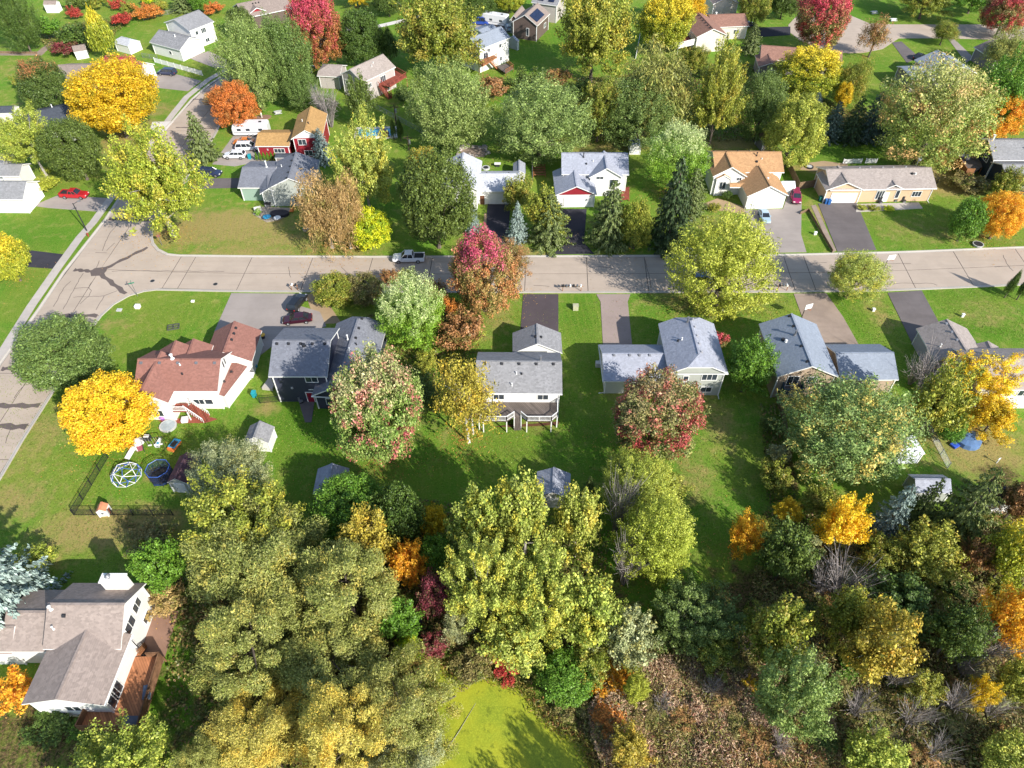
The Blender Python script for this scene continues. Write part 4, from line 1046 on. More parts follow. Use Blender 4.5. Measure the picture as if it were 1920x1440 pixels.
def crown_proto(name, seed, ncl=60, clr=.3, upb=.35, elong=.3, nleaf=11000, ls=.075, lw=.55, align=.3, rin=.62, zcut=-.75, irregular=.18, fill=.25, droop=0.0, clump_up=0.0, nz=.3):
    r = np.random.RandomState(seed)
    d = fib(ncl, seed); d = d[d[:, 2] > zcut]
    # irregular outline: low-frequency bulges
    k = r.normal(0, 1, (5, 3)); ph = r.uniform(0, 6, 5)
    bul = 1 + irregular * sum(np.sin(d @ k[i] * 2.2 + ph[i]) for i in range(5)) / 2.2
    rad = r.uniform(rin, 1.0, len(d)) * bul * (1 - clr * .75)
    c = d * rad[:, None]
    nin = int(len(d) * fill)
    if nin:
        di = unit(r.normal(0, 1, (nin, 3))); c = np.concatenate([c, di * r.uniform(.15, .55, nin)[:, None]]); d = np.concatenate([d, di])
    cr = clr * r.uniform(.65, 1.3, len(c))
    w = cr ** 2; w /= w.sum()
    ci = r.choice(len(c), nleaf, p=w)
    g = unit(d + np.array([0, 0, upb]))[ci]
    u = unit(r.normal(0, 1, (nleaf, 3))); rr = r.uniform(0, 1, nleaf) ** .42
    off = u * rr[:, None] * cr[ci][:, None]
    al = np.sum(off * g, 1, keepdims=True)
    off = off + g * al * elong - (off - g * al) * (elong * .28)
    p = c[ci] + off
    p[:, 2] -= droop * (1 - rr) * 0 + droop * np.maximum(0, np.linalg.norm(p[:, :2], axis=1) - .35) ** 2
    out = unit(p + np.array([0, 0, .15]))
    n = out * .3 + u * .4 + r.normal(0, .72, p.shape) + np.array([0, 0, nz])
    t = g * align + r.normal(0, 1, p.shape) * (1 - align)
    if droop: t = t * .5 + np.array([0, 0, -1.0]) * droop
    s = ls * np.clip(np.exp(r.normal(-.06, .38, nleaf)), .4, 2.0)
    v, q = leaf_quads(p, t, n, s, s * lw * r.uniform(.8, 1.25, nleaf))
    me = np_mesh(name, v, q, [M_TRIM])
    return me, c
def spruce_proto(name, seed, tiers=20, per=16, leaf=.07, dens=1.7, tip=.9, droop=.22):
    r = np.random.RandomState(seed)
    P_, T_, N_, L_ = [], [], [], []
    for i in range(tiers):
        z0 = .03 + .94 * (i / tiers) ** .95
        rad = (1 - z0) ** tip * r.uniform(.85, 1.1) + .02
        nb = max(5, int(per * (rad * .75 + .35)))
        a0 = r.uniform(0, 6.28)
        for k in range(nb):
            a = a0 + 6.283 * k / nb + r.normal(0, .16)
            ln = rad * r.uniform(.72, 1.12)
            zz = z0 + r.uniform(-.025, .025)
            h = np.array([math.cos(a), math.sin(a), 0])
            m_ = max(4, int(ln * 34 * dens))
            f = np.sqrt(r.uniform(.04, 1, m_))
            side = r.uniform(-1, 1, m_) * .2 * (1 - f * .75) * rad
            sd = np.array([-h[1], h[0], 0])
            dz = -droop * .35 * f * ln + .07 * f ** 3 * ln - np.abs(side) * .25 + r.normal(0, .008, m_)
            P_.append(h * (f * ln)[:, None] + sd * side[:, None] + np.array([0, 0, 1]) * (zz + dz * .55)[:, None])
            T_.append(h + sd * np.sign(side)[:, None] * .55 + np.array([0, 0, -.12]) + r.normal(0, .22, (m_, 3)))
            N_.append(np.array([0, 0, .9]) + h * .45 + r.normal(0, .35, (m_, 3)))
            L_.append(np.full(m_, leaf) * r.uniform(.7, 1.4, m_) * (1.3 - .4 * f))
    p, t, n, L = map(np.concatenate, (P_, T_, N_, L_))
    v, q = leaf_quads(p, t, n, L, L * .5, -.1)
    return np_mesh(name, v, q, [M_TRIM])
def twig_proto(name, seed, stems=46, forks=4, spread=.75, thick=.011):
    r = np.random.RandomState(seed); mb = MB()
    for i in range(stems):
        a = r.uniform(0, 6.28); s_ = r.uniform(.1, 1) ** .6 * spread
        b0 = Vector((math.cos(a) * .06, math.sin(a) * .06, 0)); top = Vector((math.cos(a) * s_, math.sin(a) * s_, r.uniform(.65, 1.05) * (1.15 - s_ * .45)))
        midp = b0.lerp(top, .5) + Vector((math.cos(a), math.sin(a), 0)) * -.08 * s_ + Vector((0, 0, .06))
        mb.tube([b0, midp, top], [thick, thick * .7, thick * .25], 3, cap=False)
        for k in range(forks):
            f = r.uniform(.35, .92); q = (b0.lerp(midp, f * 2) if f < .5 else midp.lerp(top, f * 2 - 1))
            e = q + Vector(r.normal(0, .13, 3)) + (top - midp).normalized() * r.uniform(.12, .32)
            mb.tube([q, e], [thick * .5, thick * .15], 3, cap=False)
    return mb.mesh(name, M_TWIG)
CR = {}
def add_kind(kind, seeds, **kw): CR[kind] = [crown_proto('crown', s, **kw) for s in seeds]
# each kind in two grains: for small crowns and for big ones, so that the leaf tufts keep about one size
add_kind('round', (1, 2, 3), ncl=110, clr=.2, upb=.3, elong=.2, nleaf=20000, ls=.057, lw=.6, align=.15, rin=.82, irregular=.12, fill=.1)
add_kind('roundL', (4, 5, 6), ncl=210, clr=.15, upb=.35, elong=.3, nleaf=54600, ls=0.037, lw=.58, align=.2, rin=.82, irregular=.14, fill=.1)
add_kind('tuft', (11, 12), ncl=150, clr=.16, upb=.9, elong=.75, nleaf=22000, ls=.057, lw=.42, align=.55, rin=.74, irregular=.22, fill=.1)
add_kind('tuftL', (13, 14, 15), ncl=270, clr=.13, upb=1.0, elong=.7, nleaf=59800, ls=0.035, lw=.4, align=.55, rin=.7, irregular=.16, fill=.35, zcut=-.95)
add_kind('open', (21, 22, 23), ncl=90, clr=.19, upb=.6, elong=.6, nleaf=15000, ls=.058, lw=.65, align=.2, rin=.5, irregular=.27, fill=.25)
add_kind('openL', (24, 25, 26), ncl=190, clr=.135, upb=.6, elong=.7, nleaf=44200, ls=0.035, lw=.65, align=.2, rin=.5, irregular=.27, fill=.25)
add_kind('billow', (31, 32, 33), ncl=74, clr=.195, upb=.7, elong=.2, nleaf=54600, ls=0.038, lw=.32, align=.6, rin=.66, irregular=.3, nz=.4, fill=.12)
add_kind('weep', (41, 42), ncl=110, clr=.21, upb=.1, elong=.3, nleaf=26000, ls=.07, lw=.2, align=.3, rin=.6, droop=.75, irregular=.22)
add_kind('sparse', (51, 52), ncl=90, clr=.2, upb=.4, elong=.5, nleaf=11000, ls=.05, lw=.5, align=.3, rin=.45, irregular=.3, droop=.2)
add_kind('shrub', (61, 62, 63), ncl=46, clr=.27, upb=.6, elong=.5, nleaf=6000, ls=.1, lw=.55, align=.25, rin=.55, zcut=-.45, irregular=.34)
add_kind('column', (71,), ncl=80, clr=.26, upb=2.5, elong=.3, nleaf=8000, ls=.10, lw=.35, align=.8, rin=.75, irregular=.05)
for me_, _c in CR['column']:
    a_ = np.zeros(len(me_.vertices) * 3, np.float32); me_.vertices.foreach_get('co', a_); a_ = a_.reshape(-1, 3)
    a_[:, :2] *= (np.clip(1.02 - (a_[:, 2:] + 1) / 2, .02, 1) ** .55) * 1.25; me_.vertices.foreach_set('co', a_.ravel()); me_.update()
SPR = [spruce_proto('crown', s) for s in (81, 82, 83)]
SPW = [spruce_proto('crown', s, tiers=17, per=14, leaf=.062, dens=2.2, tip=.75, droop=.3) for s in (85, 86)]
TWG = [twig_proto('branches', s) for s in (91, 92)]

# leaf colours (as the leaves look)
PAL = {
 'silver':  foliage('leaves_silver_green', (84, 110, 42), (158, 174, 98), k=.95),
 'silverdk':foliage('leaves_grey_green', (70, 96, 38), (128, 148, 76), k=.92),
 'cream':   foliage('leaves_cream_green', (92, 142, 28), (142, 178, 60), (206, 212, 156), .8, k=.95, lo=.5, hi=.95),
 'green':   foliage('leaves_mid_green', (72, 118, 30), (120, 158, 54), k=.9),
 'dkgreen': foliage('leaves_dark_green', (60, 86, 30), (104, 126, 54), k=.85),
 'olive':   foliage('leaves_olive', (100, 116, 34), (154, 160, 62), acc=(178, 160, 70), accamt=.3, k=.9),
 'dkolive': foliage('leaves_dark_olive', (70, 92, 34), (118, 134, 60), k=.85),
 'olivegold': foliage('leaves_olive_gold', (112, 124, 38), (168, 170, 68), acc=(196, 178, 68), accamt=.2, k=.92),
 'lime':    foliage('leaves_lime', (122, 138, 42), (174, 180, 76), acc=(204, 202, 84), accamt=.25, k=.95),
 'limeY':   foliage('leaves_yellow_lime', (136, 150, 42), (188, 192, 74), (206, 204, 96), .4, k=.95, lo=.6, hi=1.1),
 'poplar':  foliage('leaves_poplar', (116, 138, 38), (174, 182, 66), acc=(200, 188, 70), accamt=.35, k=.93),
 'poplarlt':foliage('leaves_pale_poplar', (120, 138, 46), (184, 190, 94), acc=(208, 196, 76), accamt=.4, k=.96),
 'gold':    foliage('leaves_gold', (204, 168, 28), (238, 204, 56), acc=(180, 166, 44), accamt=.35, k=.97, trans=.3),
 'yellow':  foliage('leaves_bright_yellow', (220, 190, 26), (248, 220, 64), acc=(232, 176, 36), accamt=.3, k=1.0, trans=.25),
 'yelgreen':foliage('leaves_yellow_to_green', (116, 138, 36), (176, 176, 54), (236, 208, 54), .85, k=.95, lo=.5, hi=.95),
 'acid':    foliage('leaves_acid_yellow', (176, 190, 28), (222, 220, 50), acc=(118, 152, 34), accamt=.75, k=.98),
 'orange':  foliage('leaves_orange', (190, 108, 44), (222, 146, 68), acc=(160, 116, 58), accamt=.4, k=.95),
 'oryel':   foliage('leaves_orange_yellow', (226, 170, 40), (244, 196, 66), acc=(226, 140, 44), accamt=.4, k=.97, trans=.3),
 'redgreen':foliage('leaves_red_top_green', (96, 112, 50), (160, 146, 84), (204, 74, 88), .95, acc=(200, 84, 76), accamt=.6, k=.94, lo=.42, hi=.9),
 'pinktop': foliage('leaves_pink_top', (112, 124, 54), (186, 152, 92), (206, 78, 112), .95, acc=(190, 130, 78), accamt=.6, k=.94, lo=.66, hi=.95),
 'pinkdots':foliage('leaves_pink_cream', (82, 122, 38), (160, 178, 96), (212, 190, 150), .6, acc=(206, 84, 106), accamt=.3, k=.95, lo=.62, hi=1.05),
 'reddots': foliage('leaves_red_cream', (84, 110, 40), (160, 158, 92), (206, 160, 130), .4, acc=(182, 62, 76), accamt=.5, k=.93, lo=.5, hi=1.1),
 'redmaple':foliage('leaves_crimson', (140, 108, 50), (186, 128, 70), (204, 74, 98), .95, acc=(176, 80, 72), accamt=.5, k=.9, lo=.5, hi=.9),
 'orangetopgreen': foliage('leaves_orange_top_green', (66, 92, 40), (106, 124, 58), (204, 124, 84), .85, k=.9, lo=.78, hi=1.1),
 'creamorange': foliage('leaves_cream_orange', (108, 138, 48), (178, 188, 98), (212, 200, 134), .5, acc=(222, 176, 112), accamt=.3, k=.95, lo=.5, hi=1.0),
 'silverorange': foliage('leaves_silver_orange', (84, 114, 50), (156, 176, 100), acc=(212, 184, 92), accamt=.3, k=.95),
 'birch':   foliage('leaves_birch_gold', (146, 136, 48), (190, 172, 70), acc=(202, 164, 58), accamt=.25, k=.93),
 'tan':     foliage('leaves_tan_gold', (160, 130, 76), (198, 166, 108), acc=(134, 128, 64), accamt=.3, k=.9),
 'rust':    foliage('leaves_rust', (144, 108, 62), (190, 142, 90), acc=(118, 114, 54), accamt=.5, k=.88),
 'redbush': foliage('leaves_red', (170, 52, 50), (206, 92, 70), acc=(150, 76, 54), accamt=.4, k=.9),
 'burgundy':foliage('leaves_burgundy', (112, 50, 58), (156, 74, 80), acc=(110, 106, 62), accamt=.45, k=.88),
 'spruce':  foliage('needles_green', (78, 98, 46), (128, 140, 80), k=.9, trans=.1),
 'sprucedk':foliage('needles_dark', (54, 76, 44), (92, 112, 68), k=.85, trans=.1),
 'bluespr': foliage('needles_blue', (116, 136, 126), (170, 186, 176), k=.95, trans=.1),
 'bluedk':  foliage('needles_blue_dark', (70, 92, 80), (116, 134, 118), k=.82, trans=.1),
 'willow':  foliage('leaves_willow', (108, 120, 46), (168, 168, 92), acc=(190, 174, 84), accamt=.25, k=.95),
 'willowY': foliage('leaves_willow_yellow', (156, 152, 58), (208, 194, 98), acc=(222, 190, 76), accamt=.35, k=.97),
 'greylf':  foliage('leaves_pale_sage', (122, 132, 80), (184, 186, 136), acc=(166, 158, 86), accamt=.3, k=.93),
 'thick':   foliage('leaves_thicket', (116, 108, 62), (164, 148, 90), acc=(124, 136, 58), accamt=.45, k=.86),
 'thickred':foliage('leaves_thicket_brown', (150, 118, 88), (196, 160, 124), acc=(150, 128, 70), accamt=.4, k=.88),
}
def trunk_mb(mb, base, zc, Rr, c, cl, rt, nlimb=9, seed=0):
    """tapered trunk with limbs reaching the leaf clumps"""
    r = random.Random(seed)
    top = Vector((base.x + r.uniform(-.1, .1) * Rr, base.y + r.uniform(-.1, .1) * Rr, zc + c * .35))
    b0 = Vector((base.x, base.y, -.1)); fork = b0.lerp(top, max(.12, min(.5, (zc - c * .75) / max(top.z, .1))))
    mb.tube([b0 + Vector((0, 0, 0)), b0.lerp(fork, .25), fork, fork.lerp(top, .5), top], [rt * 1.5, rt, rt * .8, rt * .5, rt * .15], 7)
    for i in range(nlimb):
        q = cl[r.randrange(len(cl))]
        e = Vector((base.x + q[0] * Rr * .9, base.y + q[1] * Rr * .9, zc + q[2] * c * .9))
        s_ = fork.lerp(top, r.uniform(0, .8))
        if e.z < s_.z - .5: s_ = fork
        md = s_.lerp(e, .5) + Vector((0, 0, -.06 * (e - s_).length))
        mb.tube([s_, md, e], [rt * .42, rt * .28, rt * .07], 4, cap=False)
def cedar(apex, base, wpx, label, pal='dkgreen'):
    b = G(*base); H = height_over(b.y, apex[1]); Rr = wpx / 2 / (FPX / depth_at(b))
    e = empty('cedar_tree', b, 0, label, 'tree')
    o = link('crown', CR['column'][0][0], e, (0, 0, H / 2 + .05), (0, 0, base[0]), (Rr, Rr, H / 2))
    o.material_slots[0].link = 'OBJECT'; o.material_slots[0].material = PAL[pal]
    mb = MB(); mb.tube([(0, 0, -.1), (0, 0, H * .8)], [.12, .03], 6); mb.build('trunk', M_BARK, e)
_ti = 0
def tree(kind, box, pal, label, name='tree', cat='tree', group=None, hb=.5, amin=.75, amax=1.7, bark=None, limbs=9, rt=None, parts=True, seed=None):
    """box = survey extent of the crown (left, top, right, bottom); the crown is solved as an ellipsoid standing on the ground"""
    global _ti; _ti += 1
    x0, y0, x1, y1 = box
    cx, cy = (x0 + x1) / 2, (y0 + y1) / 2
    zc = 5.0
    for _ in range(12):
        p = G(cx, cy, zc); s_ = FPX / depth_at(p)
        Rr = (x1 - x0) / 2 / s_; hh = (y1 - y0) / 2 / s_
        ph = math.atan2(CAM_H - zc, p.y)
        val = hh * hh - (Rr * math.sin(ph)) ** 2
        c = math.sqrt(max(val, 0)) / math.cos(ph)
        c = min(max(c, amin * Rr), amax * Rr)
        zc = hb + c
    p = G(cx, cy, zc)
    r = random.Random(_ti * 13 if seed is None else seed)
    base = Vector((p.x, p.y, 0))
    e = empty(name, base, 0, label, cat, group)
    pr, cl = r.choice(CR[kind + 'L' if Rr > 4.3 and kind + 'L' in CR else kind])
    a = r.uniform(0, 6.28)
    o = link('crown', pr, e, (0, 0, zc), (r.uniform(-.05, .05), r.uniform(-.05, .05), a), (Rr * 1.04, Rr * 1.04, c * 1.04))
    o.material_slots[0].link = 'OBJECT'; o.material_slots[0].material = PAL[pal]
    ca, sa = math.cos(a), math.sin(a)
    cl2 = [(q[0] * ca - q[1] * sa, q[0] * sa + q[1] * ca, q[2]) for q in cl]
    mb = MB(); trunk_mb(mb, Vector((0, 0, 0)), zc, Rr, c, cl2, rt or max(.05, Rr * .05), limbs + (7 if Rr > 4 else 0), _ti)
    mb.build('trunk', bark or M_BARK, e)
    TREES.append((base, Rr, c, zc, pal)); MARKS.append((cx, cy, label))
    return e
TREES = []; MARKS = []; _used = set()
def near_label(x, y, core):
    """say where a look-alike bush stands by the nearest tree that has a look of its own"""
    for mx, my, l in sorted(MARKS, key=lambda q: (q[0] - x) ** 2 + (q[1] - y) ** 2)[:14]:
        w = l.split()
        if not 4 <= len(w) <= 9 or 'scrub' in l or my > 1440 or mx > 1920: continue
        dx, dy = x - mx, y - my
        rel = ('right of' if dx > 0 else 'left of') if abs(dx) > abs(dy) else ('below' if dy > 0 else 'above')
        t = core + ' ' + rel + ' the ' + l
        if t not in _used and len(t.split()) <= 16: _used.add(t); return t
    return core + ' in the tangled lower right thicket'
def conifer(apex, base, wpx, pal, label, name='spruce_tree', wide=False, group=None):
    """apex and foot as survey positions, wpx = skirt width"""
    global _ti; _ti += 1
    b = G(*base)
    H = height_over(b.y, apex[1]); s_ = FPX / depth_at(Vector((b.x, b.y, 1)))
    Rr = wpx * 1.14 / 2 / s_
    e = empty(name, b, 0, label, 'tree', group)
    r = random.Random(_ti * 7)
    o = link('crown', r.choice(SPW if wide else SPR), e, (0, 0, .25), (0, 0, r.uniform(0, 6.28)), (Rr, Rr, H - .25))
    o.material_slots[0].link = 'OBJECT'; o.material_slots[0].material = PAL[pal]
    mb = MB(); mb.tube([(0, 0, -.1), (0, 0, H * .5), (0, 0, H * .95)], [Rr * .08 + .08, Rr * .05 + .03, .02], 6); mb.build('trunk', M_BARK, e)
    TREES.append((b, Rr, H / 2, H / 2, pal))
    return e
def bare(foot, h, w, label, name='bare_shrub', cat='shrub', group=None, n=1):
    b = G(*foot); r = random.Random(foot[0])
    e = link(name, TWG[r.randrange(2)], None, b, (0, 0, r.uniform(0, 6)), (w, w, h)); tag(e, label, cat, group)
    return e
def shrub(box, pal, label, group=None, kind='shrub', name='shrub'):
    return tree(kind, box, pal, label, name, 'shrub', group, hb=.0, amin=.4, amax=.9, limbs=5, rt=.06)

T = tree
# ---- left edge and left street
T('round', (34, 590, 200, 738), 'silverdk', 'big rounded grey-green street tree overhanging the left road', hb=.6, amin=.62)
T('round', (124, 702, 278, 852), 'yellow', 'round bright golden yellow tree beside the red-brown roofed house', hb=1.0, amin=.62)
T('round', (128, 118, 290, 252), 'gold', 'large golden tree in front of the taupe roof on the upper left', hb=1.5)
T('open', (204, 246, 370, 440), 'poplar', 'big leaning yellow-green poplar at the street corner', 'poplar_tree', hb=1.5, amax=2.0, limbs=16, bark=M_PALEBARK)
T('round', (38, 113, 132, 212), 'orangetopgreen', 'dark green maple with an orange top on the upper left lawn', 'maple_tree')
T('round', (188, 106, 266, 176), 'redgreen', 'red-topped maple peeping out behind the big golden tree', 'maple_tree')
T('open', (3, 208, 98, 312), 'lime', 'lime green tree with visible forked trunk above the grey roof, left edge', hb=3.0, bark=M_PALEBARK, limbs=14)
T('round', (84, 222, 190, 338), 'dkolive', 'dense dark olive tree between lime tree and poplar on the left', hb=.4)
conifer((357, 203), (386, 300), 64, 'spruce', 'lone green spruce standing at the kerb of the curving street')
T('round', (398, 156, 480, 238), 'orange', 'bright orange tree beside the white camper', 'maple_tree')
shrub((383, 162, 416, 212), 'tan', 'thin half-bare tan bush left of the bright orange tree')
T('tuft', (414, 42, 525, 200), 'silver', 'tall silvery green tree, left one of the pair by the curving street', amax=1.9)
T('tuft', (478, 34, 588, 188), 'silverdk', 'tall silvery green tree between its twin and the crimson maple', amax=1.9)
T('tuft', (530, 132, 600, 205), 'silverdk', 'smaller green tree in front of the tan roofed beige house')
T('round', (545, -6, 642, 122), 'redmaple', 'crimson-topped maple with orange skirts near the top', 'maple_tree')
T('round', (638, 20, 718, 118), 'dkgreen', 'dense dark green oval tree behind the beige house')
T('column', (708, 40, 748, 125), 'dkgreen', 'narrow dark tree beside the dense oval tree')
T('open', (735, -25, 905, 140), 'olive', 'very large olive-yellow tree above the centre of the far yards', amax=1.8)
T('tuft', (764, 122, 920, 282), 'silver', 'large silvery ash above the rock garden', 'ash_tree', amax=1.6)
bare((622, 238), 10, 4.5, 'grey leafless tree hanging over the red house roof', 'bare_tree', 'tree')
bare((608, 225), 8, 4, 'grey leafless tree in front of the beige house wall', 'bare_tree', 'tree')
T('open', (645, 140, 705, 240), 'dkolive', 'slim olive tree between leafless tree and red deck')
T('open', (622, 228, 740, 400), 'poplarlt', 'tall yellow-green poplar beside the slate roofed house', 'poplar_tree', amax=2.2, bark=M_PALEBARK)
conifer((606, 236), (608, 304), 44, 'bluespr', 'pale blue spruce at the corner of the red house', wide=True)
T('weep', (545, 328, 672, 470), 'tan', 'wispy tan-gold weeping tree beside the round patio', 'willow_tree', hb=.5, limbs=20, bark=M_PALEBARK)
T('weep', (600, 330, 690, 468), 'tan', 'wispy tan-gold tree just left of the acid yellow bush', 'willow_tree', hb=.4, limbs=16, bark=M_PALEBARK)
T('round', (654, 392, 733, 468), 'acid', 'small acid yellow-green tree on the street lawn', hb=.2)
T('round', (744, 290, 888, 470), 'dkolive', 'broad tall olive-green tree beside the whitish grey roof', amin=1.0, amax=1.7)
T('round', (762, 280, 830, 345), 'birch', 'orange-gold topped tree behind the broad olive-green one')
conifer((884, 372), (888, 442), 30, 'bluespr', 'slim pale spruce hiding beside the white house wall')
T('sparse', (925, 448, 1000, 532), 'rust', 'thin orange-leaved white-trunked tree at the kerb', 'birch_tree', hb=3.0, bark=plain('white_bark', (.62, .6, .56, 1), .8), rt=.16, limbs=14)
T('round', (846, 436, 968, 592), 'pinktop', 'maple with a pink top and orange-green skirt by the street', 'maple_tree', hb=.3)
shrub((785, 520, 835, 575), 'rust', 'orange-brown bush at the kerb behind the green and cream tree')
shrub((822, 545, 862, 610), 'orange', 'orange bush between green and cream tree and pink-topped maple')
shrub((820, 585, 905, 665), 'rust', 'rust and olive thicket below the pink-topped maple')
shrub((868, 608, 908, 652), 'lime', 'lime green shrub at the foot of the rust thicket')
shrub((780, 655, 822, 705), 'olivegold', 'olive-gold bush below the green and cream tree')
shrub((750, 670, 790, 740), 'dkgreen', 'dark green bush between cream-green tree and birch')
T('round', (588, 500, 668, 588), 'olive', 'low olive-brown tree beside the parked dark cars', amin=.45, amax=.7, hb=.2)
T('round', (645, 498, 720, 586), 'thick', 'brownish olive tree on the right of the low olive one', amin=.45, amax=.7, hb=.2)
shrub((712, 505, 752, 540), 'rust', 'low rusty shrub on the south kerb, left one'); shrub((748, 508, 792, 540), 'olivegold', 'low olive-gold shrub on the south kerb')
T('tuft', (704, 502, 832, 668), 'cream', 'bright green tree with creamy tips beside the slate roof', hb=.2, amax=1.2)
T('round', (618, 664, 788, 885), 'pinkdots', 'large maple with cream leaves and pink patches over the blue house', 'maple_tree', hb=.3)
T('sparse', (808, 662, 938, 830), 'birch', 'golden birch with white forked trunk behind the white house', 'birch_tree', hb=2.2, bark=plain('white_bark', (.62, .6, .56, 1), .8), limbs=26, rt=.2)
T('sparse', (840, 690, 925, 800), 'birch', 'second golden birch crown leaning onto the grey deck', 'birch_tree', hb=3, bark=plain('white_bark', (.62, .6, .56, 1), .8), limbs=14, rt=.14)
shrub((770, 690, 830, 790), 'dkolive', 'dark undergrowth bush left of the golden birch')
# ---- north side front yards
conifer((970, 374), (970, 452), 42, 'bluespr', 'pale blue spruce beside the black driveway')
T('open', (985, 345, 1062, 445), 'olivegold', 'golden-olive tree behind the green spruce and red gable')
T('open', (940, 328, 1002, 402), 'olive', 'small olive tree against the white garage')
conifer((1028, 358), (1030, 456), 84, 'spruce', 'green spruce left of the black gable driveway', wide=True)
conifer((1131, 330), (1140, 456), 94, 'spruce', 'tall green spruce in front of the white gable house')
T('round', (1164, 380, 1224, 468), 'olivegold', 'rounded gold-green tree between two tall spruces', hb=.2)
conifer((1244, 282), (1250, 462), 92, 'sprucedk', 'tallest dark spruce on the north kerb')
T('tuft', (1212, 230, 1328, 345), 'cream', 'cream-topped tree right behind the tallest dark spruce', hb=3)
conifer((1282, 310), (1292, 395), 66, 'spruce', 'green spruce against the orange-tan roofed house', wide=True)
T('tuft', (1266, 394, 1458, 588), 'limeY', 'big bright lime tree overhanging the street and parked cars', hb=.6, amin=.7)
T('tuft', (1550, 464, 1662, 562), 'poplarlt', 'airy green tree at the kerb casting shade on the road', hb=1.2, limbs=16)
cedar((1911, 503), (1883, 558), 19, 'left one of two leaning columnar cedars by the road')
cedar((1936, 512), (1906, 562), 19, 'right one of two columnar cedars, cut by the frame')
T('round', (1786, 372, 1846, 452), 'green', 'small green tree beside the orange-yellow one', hb=.4)
T('round', (1836, 358, 1925, 448), 'oryel', 'orange-yellow tree on the north lawn at the right edge', hb=.8)
T('open', (1858, 308, 1922, 375), 'olive', 'olive-red tree in front of the dark blue house')
shrub((1780, 330, 1850, 365), 'thick', 'brushy bank below the cedar-clad deck')
shrub((1326, 380, 1350, 398), 'olivegold', 'yellowish bush at the orange-tan house')
shrub((1354, 356, 1376, 378), 'dkgreen', 'clipped dark bush by the entry of the orange-tan house')
for i, (x, pl, lb) in enumerate(((1616, 'lime', 'left'), (1636, 'olivegold', 'middle'), (1665, 'acid', 'right'))): shrub((x - 9, 384, x + 11, 396), pl, lb + ' one of three low bushes before the peach rambler', 'low bushes before the peach rambler')
# ---- middle belt
T('tuft', (926, 152, 1100, 298), 'silver', 'spiky silver-green tree behind the pale grey roof', 'ash_tree')
T('open', (1085, 145, 1165, 262), 'olive', 'olive tree with yellow streaks between two large crowns', amax=2)
T('tuft', (1128, 148, 1268, 272), 'silverdk', 'grey-green tree below the cream willow crown')
T('weep', (1150, 90, 1316, 250), 'willow', 'huge cream-olive willow crown in the middle belt', 'willow_tree', amin=.9)
T('open', (1304, 98, 1392, 270), 'olivegold', 'tall golden-olive tree right of the huge willow', amax=2.2)
T('open', (1040, -40, 1190, 150), 'olivegold', 'very tall yellow-olive poplar at the top centre', 'poplar_tree', amax=2.2, limbs=14)
T('round', (1196, -10, 1300, 95), 'yelgreen', 'yellow and green tree left of the balcony house')
T('round', (1235, -25, 1325, 48), 'gold', 'orange-gold crown above the balcony house')
T('open', (1268, 82, 1332, 140), 'olive', 'small olive tree below the white balcony')
conifer((1408, 42), (1406, 98), 44, 'spruce', 'silvery green spruce right of the cream house', wide=True)
T('tuft', (1338, 92, 1385, 150), 'silverdk', 'green bushy tree on the far lawn by the pinkish roof')
T('round', (1494, -20, 1594, 95), 'redgreen', 'red and green maple on the cul-de-sac island', 'maple_tree')
T('sparse', (1612, 32, 1674, 98), 'rust', 'small thin red-brown tree beside the cul-de-sac', hb=1.2)
T('weep', (1745, 38, 1800, 82), 'olive', 'small drooping olive tree on the cul-de-sac lawn', hb=.4)
T('round', (1848, -25, 1930, 66), 'redgreen', 'dark red and olive tree in the top right corner', 'maple_tree')
T('weep', (1842, 58, 1940, 135), 'willow', 'green weeping willow at the right edge', 'willow_tree')
T('round', (1460, 88, 1578, 180), 'yelgreen', 'yellow-topped tree hiding the maroon-brown roof')
T('weep', (1564, 112, 1636, 190), 'olive', 'drooping olive tree beside the yellow-topped one')
T('round', (1566, 156, 1600, 200), 'gold', 'small gold tree among the dark blue spruces')
for i, (x, y0, y1, w, pl, lb) in enumerate(((1553, 186, 262, 50, 'bluedk', 'leftmost of the dark spruces behind the green lawn'), (1590, 176, 266, 54, 'sprucedk', 'second dark spruce behind the green lawn'), (1622, 168, 262, 56, 'bluedk', 'tallest bluish spruce behind the green lawn'), (1658, 192, 262, 52, 'bluedk', 'rightmost dark spruce against the huge cream tree'), (1522, 170, 222, 34, 'bluespr', 'pale blue spruce behind the bright lime tree'))): conifer((x, y0), (x, y1), w, pl, lb, wide=True, group='spruces behind the green lawn')
T('tuft', (1386, 134, 1478, 262), 'silverdk', 'silver-green tree left of the bright lime tree')
T('round', (1436, 182, 1544, 308), 'lime', 'bright lime green tree at the back of the peach rambler', hb=1)
T('tuft', (1656, 110, 1862, 314), 'creamorange', 'huge cream and orange-flecked tree behind the cedar deck', hb=.3)
T('open', (1826, 108, 1930, 250), 'green', 'green tree between huge cream tree and right edge')
T('round', (1826, 168, 1915, 258), 'oryel', 'orange-yellow tree under the green crown at the right')
T('round', (1386, -30, 1446, 45), 'olive', 'olive tree at the top beside the white gabled house')
T('round', (1444, -30, 1500, 30), 'dkgreen', 'dark green tree at the top left of the cul-de-sac')
T('open', (1690, -40, 1790, 24), 'olive', 'olive tree on the far lawn above the cul-de-sac')
T('open', (1790, -40, 1870, 20), 'green', 'green tree on the far lawn, top right')
T('round', (855, -20, 925, 32), 'dkgreen', 'dark green tree at the top above the blue van')
T('round', (925, -30, 985, 20), 'yelgreen', 'yellow-green tree at the top above the brown house')
T('round', (698, -25, 756, 26), 'dkgreen', 'dark green tree at the top on the far lawn')
T('open', (640, -40, 700, 10), 'gold', 'orange-yellow tree at the top beside crimson maple')
